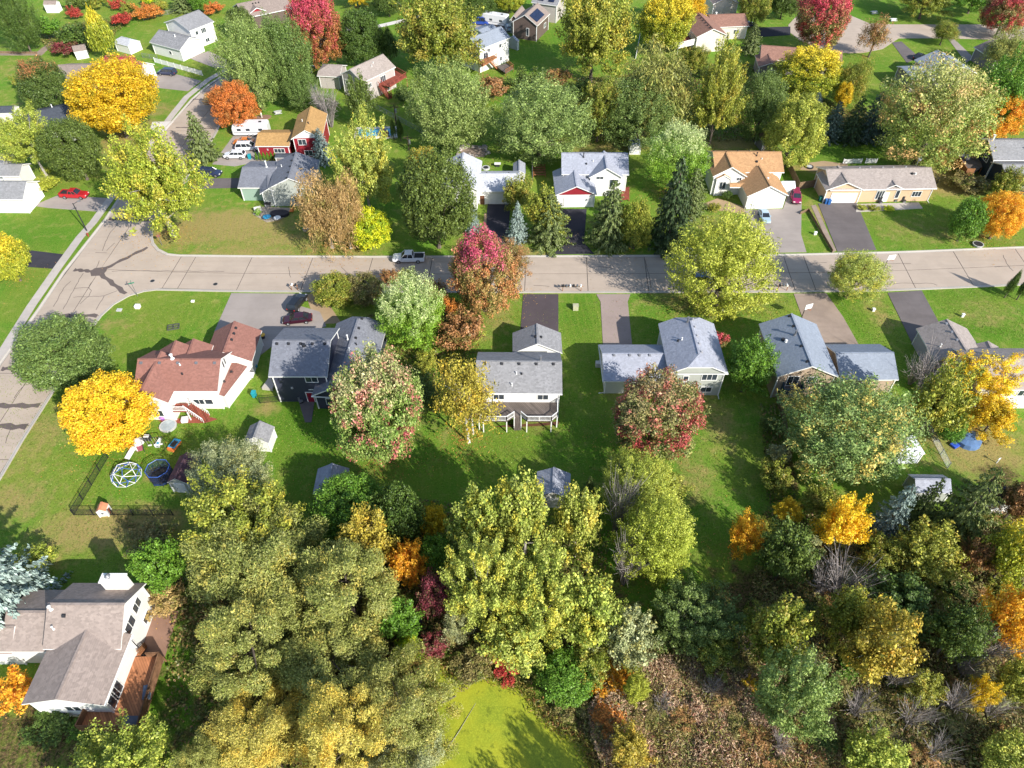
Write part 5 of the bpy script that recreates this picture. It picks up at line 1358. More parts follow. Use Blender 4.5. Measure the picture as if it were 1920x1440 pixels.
shrub((960, 130, 1030, 182), 'dkolive', 'grey-olive bush below the tall white house')
shrub((1015, 126, 1070, 165), 'rust', 'rusty bush at the foot of the yellow-olive poplar')
shrub((890, 142, 960, 190), 'rust', 'rust-coloured bushes behind the silvery ash')
shrub((1060, 150, 1110, 200), 'dkgreen', 'green bush below the yellow-olive poplar')
cedar((735, 220), (739, 262), 13, 'slim cedar at the corner of the swimming pool')
cedar((746, 218), (752, 264), 15, 'darker cedar just right of the pool corner cedar')
shrub((735, 160, 775, 200), 'dkgreen', 'dark bush at the foot of the red stairs')
shrub((715, 240, 732, 262), 'burgundy', 'dark red bush beside the pool')
shrub((750, 330, 800, 385), 'green', 'green brush along the fence left of the olive pair')
shrub((820, 255, 860, 300), 'dkgreen', 'dark bush under the silvery ash')
shrub((478, 388, 492, 408), 'cream', 'pale cream bush on the round patio edge')
# ---- top left
T('tuft', (-6, -20, 64, 92), 'dkgreen', 'dark green tree in the top left corner')
T('column', (158, 12, 212, 102), 'yelgreen', 'slim yellow-green tree beside the white round-topped shed', amax=2.2)
shrub((60, 28, 110, 80), 'green', 'green shrub right of the top left corner tree'); shrub((100, 45, 165, 95), 'dkgreen', 'dark green shrub left of the slim yellow-green tree')
shrub((94, 74, 142, 106), 'burgundy', 'dark red bush beside the small white shed'); shrub((128, 14, 152, 36), 'redbush', 'scarlet bush in the far hedge, left one'); shrub((205, 24, 244, 50), 'redbush', 'red-orange bush along the far fence')
shrub((250, 8, 300, 36), 'orange', 'orange bush along the far fence'); shrub((205, -2, 235, 16), 'redbush', 'red bush at the top edge'); shrub((230, 2, 256, 26), 'olive', 'olive bush between red and orange bushes')
shrub((262, -12, 290, 12), 'acid', 'yellow bush at the top edge'); shrub((165, -10, 200, 14), 'olive', 'olive bush at the top edge'); shrub((120, -12, 165, 20), 'dkolive', 'dark olive bush at the top edge'); shrub((292, 0, 318, 22), 'olivegold', 'olive-gold bush beside the far spruce')
conifer((342, -25), (345, 22), 50, 'spruce', 'green spruce at the top behind the split-level', wide=True); T('round', (352, -25, 392, 18), 'green', 'green tree at the top behind the split-level house')
shrub((383, 4, 418, 26), 'orange', 'orange bush right behind the split-level house'); T('round', (424, 18, 478, 66), 'dkolive', 'dark olive tree in front of the red-trimmed house'); T('weep', (470, 36, 548, 62), 'olive', 'olive bush below the red-trimmed house') if False else None
shrub((60, 330, 106, 360), 'limeY', 'lime bush against the white garage wall'); shrub((78, 310, 96, 332), 'limeY', 'small lime bush at the garage corner')
T('round', (-25, 438, 48, 528), 'yelgreen', 'yellow-green tree at the left edge by the dark driveway')
shrub((258, 158, 278, 170), 'redbush', 'red bush at the garage corner near the minivan'); shrub((20, 140, 50, 165), 'olive', 'low shrub on the far left lawn')
# ---- lower left
conifer((-20, 985), (42, 1152), 190, 'bluespr', 'big pale blue spruce at the left edge', wide=True)
shrub((22, 1012, 96, 1080), 'lime', 'lime shrub behind the big blue spruce')
T('open', (255, 1005, 350, 1115), 'green', 'green and gold bushy tree above the brown brush')
shrub((270, 1080, 350, 1155), 'tan', 'tan twiggy brush beside the paver patio'); shrub((-10, 1258, 70, 1336), 'oryel', 'gold-orange shrub at the corner of the taupe roof')
T('open', (85, 1418, 325, 1560), 'lime', 'bright lime tree along the bottom left edge', amax=.8); shrub((60, 1325, 140, 1390), 'dkgreen', 'dark shrubs below the white gable wall'); shrub((125, 1340, 172, 1385), 'green', 'green shrub beside the deck corner')
shrub((245, 985, 320, 1020), 'thick', 'brown brush along the black fence')
T('tuft', (352, 838, 508, 948), 'greylf', 'pale sage tree over the maroon shed', amin=.7)
T('open', (350, 885, 565, 1095), 'olivegold', 'broad olive-gold tree below the pale sage tree', amin=.6)
T('round', (585, 885, 725, 1020), 'green', 'green tree beside the shaded dark shed'); T('round', (695, 890, 795, 1040), 'dkgreen', 'deep green tree right of the shaded shed')
T('open', (636, 940, 742, 1090), 'birch', 'tan-gold leaved tree above the big billowing willow'); 
for i, (bx, pl, lb) in enumerate((((372, 950, 610, 1180), 'willow', 'uppermost billowing willow of the bottom-left grove'), ((540, 985, 745, 1200), 'willow', 'billowing willow right of the uppermost one'), ((372, 1110, 560, 1300), 'willow', 'billowing willow on the left flank of the grove'),
      ((500, 1130, 720, 1340), 'willow', 'central billowing willow of the bottom-left grove'), ((395, 1290, 580, 1470), 'willowY', 'yellow billowing willow at the bottom, left of two'), ((555, 1290, 715, 1480), 'willowY', 'yellow billowing willow at the bottom, right of two'),
      ((660, 1235, 845, 1420), 'willow', 'billowing willow leaning over the pond edge'), ((690, 1360, 840, 1500), 'greylf', 'pale willow at the pond edge on the bottom rim'), ((330, 1370, 430, 1490), 'willow', 'small willow between lime tree and yellow willow'))):
    T('billow', bx, pl, lb, 'willow_tree', group='willows of the bottom-left grove', hb=.5, amin=.7)
T('open', (728, 1005, 805, 1105), 'oryel', 'orange-yellow tree in the grove below the deep green tree'); T('open', (775, 942, 842, 1010), 'gold', 'small gold tree above the orange-yellow one'); T('round', (785, 995, 850, 1090), 'green', 'green tree right of the orange-yellow tree')
T('open', (705, 1085, 790, 1240), 'green', 'fresh green vine-covered tree right of the willows', amax=1.3); shrub((730, 1190, 790, 1250), 'acid', 'yellow-lime bush at the head of the pond')
T('sparse', (775, 1055, 858, 1180), 'burgundy', 'burgundy vine-covered tree in the grove', limbs=14); shrub((790, 1180, 850, 1240), 'burgundy', 'dark red bush at the pond head'); shrub((900, 1195, 950, 1245), 'redbush', 'scarlet bush above the pond'); shrub((925, 1230, 975, 1275), 'redbush', 'scarlet bush at the pond bank')
T('sparse', (820, 1120, 890, 1230), 'greylf', 'half bare pale tree beside the burgundy one', bark=M_PALEBARK, limbs=20)
shrub((850, 1235, 930, 1275), 'thick', 'low brown shore bush on the pond bank')
# ---- centre poplars
for bx, lb in (((838, 880, 955, 1080), 'left top poplar of the yellow-green clump'), ((920, 865, 1050, 1075), 'tallest poplar of the clump beside the white shed'), ((1030, 890, 1140, 1080), 'right top poplar of the clump against grey twigs'), ((830, 1010, 980, 1200), 'lower left poplar of the yellow-green clump'), ((930, 1030, 1085, 1230), 'central poplar of the yellow-green clump'), ((1040, 1060, 1170, 1240), 'lower right poplar of the clump'), ((900, 1130, 1040, 1270), 'lowest poplar of the clump above the pond')):
    T('open', bx, 'poplarlt', lb, 'poplar_tree', group='poplars of the yellow-green clump', amax=1.9, limbs=16, bark=M_PALEBARK)
conifer((1098, 890), (1100, 948), 44, 'spruce', 'small young spruce right of the white shed')
bare((1152, 1000), 13, 3.4, 'grey leafless shrub, upper of two beside the poplars'); bare((1168, 1095), 10, 3.4, 'grey leafless shrub, lower of two beside the poplars'); bare((1186, 1040), 9, 2.6, 'small grey leafless shrub between the two taller ones')
T('tuft', (1122, 845, 1262, 985), 'lime', 'light green willow below the red-flecked maple', amax=1.4); T('tuft', (1160, 930, 1312, 1098), 'limeY', 'feathery light green willow on the dark lawn', amin=.6); T('open', (1190, 870, 1290, 960), 'lime', 'light green crown between maple and feathery willow')
T('round', (1143, 698, 1312, 872), 'reddots', 'maple with cream leaves and red flecks over the sage house', 'maple_tree', hb=.5)
T('tuft', (1358, 630, 1453, 742), 'green', 'rounded green tree between sage and beige houses'); shrub((1328, 612, 1366, 660), 'redgreen', 'red and green shrub at the right wall of the sage house')
T('tuft', (1470, 695, 1720, 925), 'silverorange', 'very large grey-green tree with orange tips on the right', hb=.3, amin=.8)
T('open', (1700, 685, 1812, 835), 'olivegold', 'olive-yellow tree right of the very large grey-green tree', limbs=14); T('open', (1778, 655, 1908, 765), 'yellow', 'bright yellow tree in front of the taupe-roofed grey house'); T('open', (1815, 738, 1915, 828), 'gold', 'gold tree below the bright yellow one'); T('round', (1760, 775, 1812, 830), 'green', 'small green tree over the blue cover')
bare((1722, 735), 8, 4.5, 'grey leafless tree at the corner of the grey house', 'bare_tree', 'tree'); bare((1705, 720), 6, 3.5, 'small leafless tree left of the grey house', 'bare_tree', 'tree')
shrub((1424, 768, 1462, 832), 'dkolive', 'olive bush on the fence line, upper'); shrub((1428, 862, 1492, 935), 'olive', 'olive-tan bush on the fence line, lower'); shrub((1440, 830, 1485, 880), 'greylf', 'pale leafy bush on the fence line, middle')
# ---- right woods
conifer((1660, 905), (1652, 1000), 72, 'bluespr', 'pale blue spruce leaning among the right woods', wide=True); conifer((1792, 872), (1770, 1010), 118, 'spruce', 'large green spruce in front of the grey shed roof', wide=True); conifer((1706, 892), (1706, 985), 56, 'spruce', 'smaller green spruce left of the large one', wide=True)
T('open', (1362, 955, 1432, 1060), 'oryel', 'small orange-yellow tree at the lawn edge', hb=.2, amin=.6); T('open', (1450, 925, 1508, 985), 'gold', 'small gold tree above the grey-olive crown'); T('open', (1530, 930, 1624, 1040), 'yellow', 'vivid yellow tree under the very large grey-green tree'); 
T('open', (1428, 970, 1530, 1105), 'dkolive', 'grey-olive crown below the small gold tree'); T('open', (1500, 905, 1570, 975), 'olive', 'olive scrub tree left of the vivid yellow tree'); T('open', (1610, 1000, 1700, 1080), 'olive', 'brownish olive tree right of the vivid yellow tree')
bare((1568, 1122), 7, 5.2, 'wide grey leafless bush in the right woods'); bare((1535, 1110), 5, 3.5, 'grey leafless bush left of the wide one'); bare((1830, 1230), 7, 4.5, 'grey leafless bush near the right gold tree'); bare((1800, 1260), 5, 3.5, 'smaller leafless bush near the right gold tree'); bare((1268, 1200), 6, 2.2, 'small purple-grey leafless tree above the brown brush', 'bare_tree', 'tree')
T('open', (1535, 1100, 1640, 1215), 'olivegold', 'gold-olive tree, upper left of the big pair'); T('open', (1580, 1120, 1722, 1310), 'birch', 'big gold-leaved tree in the right woods', limbs=18, bark=M_PALEBARK); T('open', (1385, 1110, 1515, 1260), 'olive', 'broad olive tree above the green one'); T('tuft', (1415, 1215, 1560, 1390), 'silver', 'bright green tree among brown brush')
T('open', (1676, 975, 1804, 1100), 'olivegold', 'pale olive-gold tree below the large green spruce'); T('open', (1625, 1055, 1765, 1190), 'dkgreen', 'dark green tree below the pale olive-gold one'); T('open', (1745, 1125, 1850, 1245), 'dkolive', 'dark olive half-bare tree left of the right gold tree', bark=M_PALEBARK)
T('open', (1850, 970, 1950, 1120), 'yelgreen', 'yellow and green tree at the right edge'); T('open', (1846, 1085, 1960, 1230), 'oryel', 'orange-gold tree at the right edge of the woods'); T('open', (1870, 885, 1960, 985), 'rust', 'orange-brown tree beside the white barn-shaped shed'); T('round', (1900, 810, 1960, 890), 'olive', 'olive tree at the right edge above the shed') if False else None
T('open', (1800, 1000, 1870, 1080), 'rust', 'rusty tree below the white barn-shaped shed'); T('open', (1870, 1230, 1950, 1330), 'olivegold', 'gold-olive bush under the orange-gold tree'); T('open', (1815, 1270, 1870, 1330), 'gold', 'small gold bush under the dark olive tree'); T('round', (1850, 1380, 1960, 1480), 'lime', 'lime tree in the bottom right corner'); T('open', (1690, 1260, 1770, 1320), 'olivegold', 'small gold tree between the dark thickets')
T('open', (1110, 1130, 1230, 1260), 'greylf', 'pale sage tree right of the poplar clump'); T('open', (1220, 1095, 1380, 1220), 'silverdk', 'grey-green tree beside the dark lawn corner'); T('round', (1010, 1225, 1115, 1320), 'green', 'deep green bush above the pond bank'); T('open', (1060, 1200, 1150, 1290), 'olive', 'olive bush right of the poplars'); T('open', (1300, 1180, 1390, 1260), 'olive', 'olive bush with yellow leaves by the brown brush')
T('tuft', (1165, 1250, 1215, 1330), 'limeY', 'slim pale lime sapling in the brown brush'); shrub((1110, 1235, 1180, 1300), 'oryel', 'orange bush beside the lime sapling'); shrub((1105, 1310, 1170, 1370), 'orange', 'orange-tan bush on the pond bank'); shrub((1310, 1205, 1350, 1245), 'yellow', 'small yellow bush in the brown brush'); shrub((1395, 1265, 1425, 1300), 'gold', 'small gold sapling right in the brown brush'); shrub((1540, 1365, 1570, 1390), 'gold', 'single gold bush at the bottom right')
T('open', (1580, 1380, 1700, 1470), 'lime', 'lime bush along the bottom right edge'); T('open', (1140, 1360, 1230, 1450), 'birch', 'gold-brown bush at the bottom by the pond'); shrub((1025, 1290, 1090, 1350), 'thick', 'brown bank bush on the right of the pond')
T('tuft', (1165, 1570, 1330, 1720), 'green', 'green tree just outside the bottom frame beside the pond', amin=1.5, amax=1.9); T('open', (1010, 1590, 1150, 1730), 'olive', 'olive tree just outside the bottom frame at the pond', amin=1.3, amax=1.9)
# thickets: countless look-alike scrub bushes of the lower right wood
rr_ = random.Random(5)
SCR = []
for i in range(110):
    while True:
        x, y = rr_.uniform(1140, 1925), rr_.uniform(960, 1460)
        if y > 1130 + (1420 - x) * .25 if x < 1420 else y > 985: break
    w = rr_.uniform(30, 64)
    pl = rr_.choice(['thick', 'dkolive', 'olive', 'dkgreen', 'thick', 'rust', 'green', 'greylf']) if x > 1500 or y < 1260 else rr_.choice(['thickred', 'thickred', 'thick', 'rust', 'tan'])
    lb = {'thick': 'brown-olive', 'dkolive': 'dark olive', 'olive': 'olive', 'dkgreen': 'dark green', 'olivegold': 'olive-gold', 'rust': 'rust-brown', 'green': 'green', 'greylf': 'pale sage', 'thickred': 'reddish brown', 'tan': 'tan'}[pl]
    SCR.append((x, y, w, pl, lb))
for x, y, w, pl, lb in SCR:
    lab = near_label(x, y, lb + ' scrub bush')
    shrub((x - w / 2, y - w * .45, x + w / 2, y + w * .45), pl, lab, 'scrub bushes of the lower right thicket')
for i, (x, y, h_, w_) in enumerate(((1420, 1190, 5, 2.4), (1490, 1255, 4.5, 2.6), (1385, 1225, 4, 2), (1600, 1340, 5, 2.6), (1700, 1355, 4.5, 3), (1780, 1330, 5, 2.6), (1640, 1410, 4, 2.4), (1330, 1300, 3.2, 1.8), (1240, 1330, 3, 1.8), (1460, 1400, 3.4, 2), (1745, 1420, 4, 2.4), (1850, 1340, 4.5, 2.4), (1665, 1285, 4.5, 2.2))):
    bare((x, y), h_, w_, near_label(x, y, 'leafless grey twiggy shrub'), group='twiggy shrubs of the right woods')
# ================================================================ VEHICLES
M_LAMP = plain('lamp_glass', (.75, .74, .7, 1), .2, .6); M_TAIL = plain('tail_lamp', (.35, .02, .02, 1), .3, .5); M_BUMP = plain('dark_plastic', (.03, .03, .032, 1), .6, .3)
def wheel_meshes(r):
    key = ('wheel', r)
    if key not in _mesh:
        t = MB(); t.tube([(0, -.12, 0), (0, -.1, 0), (0, .1, 0), (0, .12, 0)], [r * .9, r, r, r * .9], 16)
        k = MB(); k.tube([(0, -.135, 0), (0, .135, 0)], r * .62, 12)
        for i in range(5): k.bar((0, -.14, 0), (math.cos(i * 1.2566) * r * .58, -.14, math.sin(i * 1.2566) * r * .58), .05, .02)
        _mesh[key] = (t.mesh('tyre', M_TYRE), k.mesh('rim', M_RIM))
    return _mesh[key]
def vehicle(kind, pos, head, paint, label, cat, name, L=4.7, W=1.84, H=1.5, group=None):
    p = G(*pos); p.z = .055
    e = empty(name, p, R(head), label, cat, group)
    hood, belt = {'pickup': (1.12, 1.15), 'suv': (1.05, 1.08), 'sedan': (.88, .95), 'van': (1.05, 1.12), 'minivan': (.98, 1.05)}[kind]
    hl = L / 2; w = W / 2
    # body shell: sections (x, bottom, top, half width)
    if kind == 'pickup': sec = [(-hl, .5, .98, w * .93), (-hl + .12, .36, 1.08, w), (-hl + 1.95, .34, 1.08, w), (-hl + 2.0, .34, belt, w), (hl - 2.0, .32, belt, w), (hl - 1.55, .32, hood, w), (hl - .35, .34, hood - .08, w * .97), (hl - .06, .4, hood - .22, w * .9), (hl, .46, .72, w * .84)]
    elif kind == 'sedan': sec = [(-hl, .42, .74, w * .82), (-hl + .12, .32, .9, w * .93), (-hl + .9, .26, .95, w), (hl - 1.55, .24, .95, w), (hl - 1.2, .24, hood, w), (hl - .35, .28, hood - .12, w * .95), (hl - .05, .36, .66, w * .84), (hl, .42, .58, w * .78)]
    else: sec = [(-hl, .46, .92, w * .86), (-hl + .1, .36, belt, w * .95), (-hl + .8, .3, belt, w), (hl - 1.5, .28, belt, w), (hl - 1.15, .28, hood, w), (hl - .3, .32, hood - .14, w * .95), (hl - .05, .4, .74, w * .86), (hl, .46, .64, w * .8)]
    rings = []
    for x, zb, zt, hw in sec:
        zm = zb + (zt - zb) * .55
        rings.append([(x, -hw * .9, zb), (x, -hw, zb + .12), (x, -hw, zm), (x, -hw * .95, zt - .05), (x, -hw * .86, zt), (x, hw * .86, zt), (x, hw * .95, zt - .05), (x, hw, zm), (x, hw, zb + .12), (x, hw * .9, zb)])
    mb = MB(); mb.loft(rings); mb.build('body', paint, e, smooth=False)
    # cabin
    cb0, cb1, cr0, cr1 = {'pickup': (-hl + 2.02, hl - 1.62, -hl + 2.2, hl - 2.35), 'sedan': (-hl + .55, hl - 1.25, -hl + 1.35, hl - 2.1), 'suv': (-hl + .12, hl - 1.2, -hl + .5, hl - 1.95), 'van': (-hl + .06, hl - .9, -hl + .16, hl - 1.5), 'minivan': (-hl + .1, hl - .95, -hl + .45, hl - 1.85)}[kind]
    zb = belt - .02; wb, wr = w * .88, w * .72
    def fr(f, z, k=1.0):
        x0, x1, ww = cb0 + (cr0 - cb0) * f, cb1 + (cr1 - cb1) * f, wb + (wr - wb) * f
        return [(x0, -ww * k, z), (x1, -ww * k, z), (x1, ww * k, z), (x0, ww * k, z)]
    g = MB(); g.loft([fr(0, zb), fr(.93, zb + (H - zb) * .93)]); g.build('window', glass('car_glass', (.02, .024, .03, 1)), e)
    rp = MB(); rp.loft([fr(.9, zb + (H - zb) * .9, 1.03), fr(1.0, H - .02, 1.0), fr(1.12, H, .86)]); rp.build('roof', paint, e)
    pl = MB(); lo, hi = fr(0, zb, 1.015), fr(.95, zb + (H - zb) * .95, 1.02)
    for i in range(4): pl.bar(lo[i], hi[i], .1, .09)
    for f in ((.5,) if kind in ('sedan', 'pickup') else (.36, .68)):
        for a, b in ((0, 1), (3, 2)): pl.bar(Vector(lo[a]).lerp(Vector(lo[b]), f), Vector(hi[a]).lerp(Vector(hi[b]), f), .09, .05)
    pl.build('pillar', paint, e)
    if kind == 'pickup':
        bd = MB(); bd.box((-hl + 1.02, 0, 1.086), (1.72, W * .8, .012)); bd.build('bed_liner', M_BUMP, e)
        for y in (-1, 1): q = MB(); q.box((-hl + 1.0, y * w * .9, 1.14), (1.98, .12, .14)); q.build('bed_rail', paint, e)
        q = MB(); q.box((-hl + .07, 0, 1.14), (.1, W * .84, .15)); q.build('tailgate', paint, e)
    r = .39 if kind in ('pickup', 'suv') else .34
    ty, rm = wheel_meshes(r)
    for x in (-hl * .6, hl * .62):
        for y in (-1, 1):
            t = link('wheel', ty, e, (x, y * (w - .1), r), (0, 0, 0 if y < 0 else math.pi)); link('rim', rm, t)
    for y in (-1, 1):
        q = MB(); q.box((hl - .1, y * w * .62, hood - .3), (.16, .36, .14)); q.build('headlight', M_LAMP, e)
        q = MB(); q.box((-hl + .03, y * w * .74, belt - .22), (.1, .24, .2)); q.build('taillight', M_TAIL, e)
        q = MB(); q.box((cb1 - .35, y * (w + .09), belt + .06), (.14, .18, .13)); q.build('mirror', paint, e)
    for x in (hl - .02, -hl + .02): q = MB(); q.box((x, 0, .47), (.1, W * .8, .18)); q.build('bumper', M_BUMP if kind != 'sedan' else paint, e)
    return e
CP = lambda n, c: carpaint(n, c)
P_WHITE, P_BLACK, P_NAVY, P_RED = CP('white_paint', rgb(236, 236, 238, .85)), CP('black_paint', (.012, .013, .016, 1)), CP('navy_paint', (.02, .03, .075, 1)), CP('red_paint', (.42, .012, .02, 1))
P_MAROON, P_ICE, P_SILVER, P_ORANGE, P_BLUE, P_CRIM = CP('maroon_paint', (.04, .006, .014, 1)), CP('ice_blue_paint', (.34, .46, .54, 1)), CP('silver_paint', (.5, .5, .49, 1)), CP('orange_paint', (.6, .18, .03, 1)), CP('blue_paint', (.02, .06, .3, 1)), CP('crimson_paint', (.26, .01, .07, 1))
V = vehicle
V('pickup', (767, 489), 181, P_WHITE, 'white pickup truck parked at the north kerb of the street', 'pickup', 'pickup_truck', 5.9, 1.98, 1.92)
V('suv', (559, 573), 74, P_BLACK, 'black SUV parked beside the maroon car on the driveway', 'SUV', 'parked_car', 4.7, 1.86, 1.68)
V('sedan', (559, 603), 189, P_MAROON, 'dark maroon car parked by the slate roofed two-storey house', 'car', 'parked_car', 4.9, 1.85, 1.46)
V('suv', (396, 329), -6, P_NAVY, 'dark navy SUV on the driveway left of the slate roof', 'SUV', 'parked_car', 4.8, 1.86, 1.68)
V('pickup', (142, 370), -4, P_RED, 'bright red pickup on the gravel drive at the left', 'pickup', 'pickup_truck', 5.6, 1.95, 1.8)
V('suv', (442, 296), 180, P_WHITE, 'white SUV nearest the street beside the red house', 'SUV', 'parked_car', 4.8, 1.86, 1.66)
V('suv', (466, 281), 3, P_WHITE, 'long white SUV between orange car and nearest white SUV', 'SUV', 'parked_car', 5.3, 1.95, 1.85)
V('sedan', (458, 270), 182, P_ORANGE, 'orange car squeezed beside the white camper', 'car', 'parked_car', 4.6, 1.84, 1.4)
V('minivan', (315, 140), 170, P_NAVY, 'dark blue minivan on the driveway by the white vinyl fence', 'minivan', 'parked_van', 5.0, 1.95, 1.72)
V('suv', (1490, 374), -98, P_CRIM, 'crimson SUV beside the white garage of the orange-tan house', 'SUV', 'parked_car', 4.8, 1.88, 1.74)
V('sedan', (1432, 410), -91, P_ICE, 'pale ice-blue car below the white garage', 'car', 'parked_car', 4.5, 1.78, 1.42)
V('suv', (1279, 483), 180, P_SILVER, 'silver jeep-like car at the north kerb under the lime tree', 'car', 'parked_car', 4.2, 1.82, 1.8)
V('suv', (1318, 530), 2, CP('sky_reflection_paint', (.1, .2, .42, 1)), 'dark SUV with painted sky-blue reflection at the south kerb hidden under the lime tree', 'SUV', 'parked_car', 4.8, 1.9, 1.76)  # dark car; the sky mirrored on its top is put into the body colour
V('van', (900, 46), -4, P_BLUE, 'bright blue van parked on the far driveway', 'van', 'parked_van', 5.4, 2.0, 2.2)
V('suv', (953, 56), 100, P_ICE, 'grey-blue car at the corner of the brown house', 'car', 'parked_car', 4.6, 1.8, 1.6)
V('sedan', (1722, 110), 44, P_BLACK, 'black car on the drive by the blue-grey gable roof', 'car', 'parked_car', 4.7, 1.82, 1.45)
V('sedan', (1402, 50), 24, P_NAVY, 'dark car beside the silvery spruce and cream house', 'car', 'parked_car', 4.7, 1.82, 1.45)
V('sedan', (582, 134), 84, P_BLACK, 'black car half hidden left of the beige house', 'car', 'parked_car', 4.6, 1.8, 1.45)
def camper(pos, head, L, W, H, label, cat='camper', name='camper_trailer', motor=False):
    p = G(*pos); e = empty(name, p, R(head), label, cat)
    rings = []
    for x, z0, z1, k in ((-L / 2, .7, H - .35, .94), (-L / 2 + .15, .55, H - .08, 1), (-L / 2 + .5, .5, H, 1), (L / 2 - .9, .5, H, 1), (L / 2 - .35, .5, H - .3, 1), (L / 2, .6, H - 1.0, .92)):
        w = W / 2 * k; rings.append([(x, -w, z0), (x, -w, z1 - .12), (x, -w + .14, z1), (x, w - .14, z1), (x, w, z1 - .12), (x, w, z0)])
    mb = MB(); mb.loft(rings); mb.build('body', P_WHITE, e)
    for x in (-L * .3, L * .18):
        q = MB(); q.box((x, .1, H + .06), (.55, .5, .14)); q.build('roof_vent', M_BUMP, e)
    q = MB(); q.box((-L * .02, 0, H + .12), (.9, .7, .24)); q.build('air_conditioner', M_TRIM, e)
    for y in (-1, 1):
        for x in (-L * .3, L * .05, L * .3):
            q = MB(); q.box((x, y * W / 2, 1.75), (.9, .05, .55)); q.build('window', M_GLASS, e)
        q = MB(); q.box((0, y * (W / 2 + .005), 1.15), (L * .9, .02, .12)); q.build('stripe', M_GREYM, e)
    q = MB(); q.box((-L * .14, -W / 2 - .01, 1.5), (.7, .04, 1.8)); q.build('door', M_TRIM, e)
    ty, rm = wheel_meshes(.36)
    for x in ((-.45, .45) if not motor else (-L * .3, L * .33)):
        for y in (-1, 1): t = link('wheel', ty, e, (x, y * (W / 2 - .12), .36), (0, 0, 0 if y < 0 else math.pi)); link('rim', rm, t)
    if not motor: q = MB(); q.bar((L / 2 - .2, -.5, .5), (L / 2 + 1.1, 0, .5), .1); q.bar((L / 2 - .2, .5, .5), (L / 2 + 1.1, 0, .5), .1); q.build('hitch', M_DARK, e)
    else: q = MB(); q.box((L / 2 - .12, 0, 1.45), (.1, W * .8, .7)); q.build('windscreen', M_GLASS, e)
camper((474, 252), 181, 8.2, 2.5, 3.1, 'white travel camper beside the red house garage')
camper((926, 46), 158, 9.0, 2.5, 3.2, 'long white motorhome beside the blue van', 'motorhome', 'motorhome', True)
# ================================================================ FENCES, STREET FURNITURE, GARDEN THINGS
M_WIRE = plain('galvanised_wire', (.3, .31, .32, 1), .5, .4, .5); M_BLKW = plain('black_wire', (.02, .02, .022, 1), .6, .3)
M_BOARD = plain('fence_boards', rgb(150, 124, 98, .66), .85, .2, var=.25, scale=3)
def fence(pts, h, kind, label, step=2.4):
    q = [G(*p) for p in pts]
    e = empty('fence', q[0], 0, label, 'fence')
    o = q[0]; mat = {'chain': M_WIRE, 'black': M_BLKW, 'wood': M_BOARD, 'vinyl': M_TRIM}[kind]
    pm = None
    for a, b in zip(q, q[1:]):
        d = b - a; L = d.length; d.normalize(); n = max(1, round(L / step)); ang = math.atan2(d.y, d.x)
        bay = L / n
        for i in range(n + 1):
            p = a + d * bay * i
            if pm is None: mb = MB(); mb.box((0, 0, h / 2), (.09, .09, h + .1) if kind != 'vinyl' else (.14, .14, h + .14)); pm = mb.mesh('post', mat)
            link('post', pm, e, p - o, (0, 0, ang))
        if kind in ('chain', 'black'):
            mb = MB(); mb.bar(a - o + Vector((0, 0, h)), b - o + Vector((0, 0, h)), .05); mb.bar(a - o + Vector((0, 0, .08)), b - o + Vector((0, 0, .08)), .03); mb.build('rail', mat, e)
            mb = MB(); k = int(L / .22); s = .016 if kind == 'black' else .011
            for i in range(-int(h / .22), k):
                for sg in (1, -1):
                    x0, x1 = i * .22, i * .22 + h
                    z0, z1 = (0, h) if sg == 1 else (h, 0)
                    if x0 < 0: z0 = z0 + sg * (-x0); x0 = 0
                    if x1 > L: z1 = z1 - sg * (x1 - L); x1 = L
                    if x1 - x0 > .05: mb.bar(a - o + d * x0 + Vector((0, 0, z0)), a - o + d * x1 + Vector((0, 0, z1)), s)
            tag(mb.build('wire_mesh', mat, e), kind='stuff')
        else:
            for i in range(n):
                p = a + d * (bay * (i + .5)); mb = MB()
                m = int(bay / (.16 if kind == 'wood' else .3))
                for j in range(m):
                    x = -bay / 2 + (j + .5) * bay / m
                    mb.box((x, 0, h / 2 + rnd.uniform(-.02, .02) * (kind == 'wood')), (bay / m - .012, .03, h - .06))
                mb.bar((-bay / 2, .05, h * .25), (bay / 2, .05, h * .25), .06, .08); mb.bar((-bay / 2, .05, h * .8), (bay / 2, .05, h * .8), .06, .08)
                tag(mb.build('board_panel', mat, e, loc=p - o, rz=ang), kind='stuff')
fence([(203, 858), (139, 966), (325, 966)], 1.25, 'black', 'low black mesh fence round the lawn with playhouse and dome')
fence([(291, 117), (380, 142)], 1.3, 'vinyl', 'white vinyl fence beside the dark blue minivan')
fence([(1472, 305), (1496, 356), (1530, 350)], 1.8, 'wood', 'brown board fence between orange-tan and peach houses')
fence([(1688, 290), (1722, 312), (1756, 345)], 1.5, 'black', 'dark mesh fence below the huge cream tree')
fence([(1452, 740), (1470, 800), (1478, 870)], 1.5, 'wood', 'weathered board fence left of the very large grey-green tree')
fence([(1738, 805), (1776, 878)], 1.2, 'chain', 'wire fence across the lawn by the grey shed roof'); fence([(1806, 950), (1822, 985)], 1.2, 'chain', 'short wire fence beside the white barn-shaped shed')
fence([(1500, 402), (1515, 396), (1560, 474)], .7, 'wood', 'low timber edging along the gravel driveway'); fence([(270, 38), (300, 30), (345, 22)], 1.2, 'chain', 'wire fence behind the split-level house')
fence([(268, 108), (296, 112)], 1.2, 'chain', 'short wire fence at the end of the white vinyl fence'); fence([(488, 756), (560, 750)], 1.2, 'black', 'black mesh fence between the red-roofed and blue houses')
fence([(1158, 95), (1180, 110), (1160, 135)], 1.2, 'chain', 'pale wire fence on the lawn under the yellow-olive poplar') if False else fence([(1200, 66), (1192, 110)], 1.2, 'vinyl', 'white fence line below the yellow and green tree')
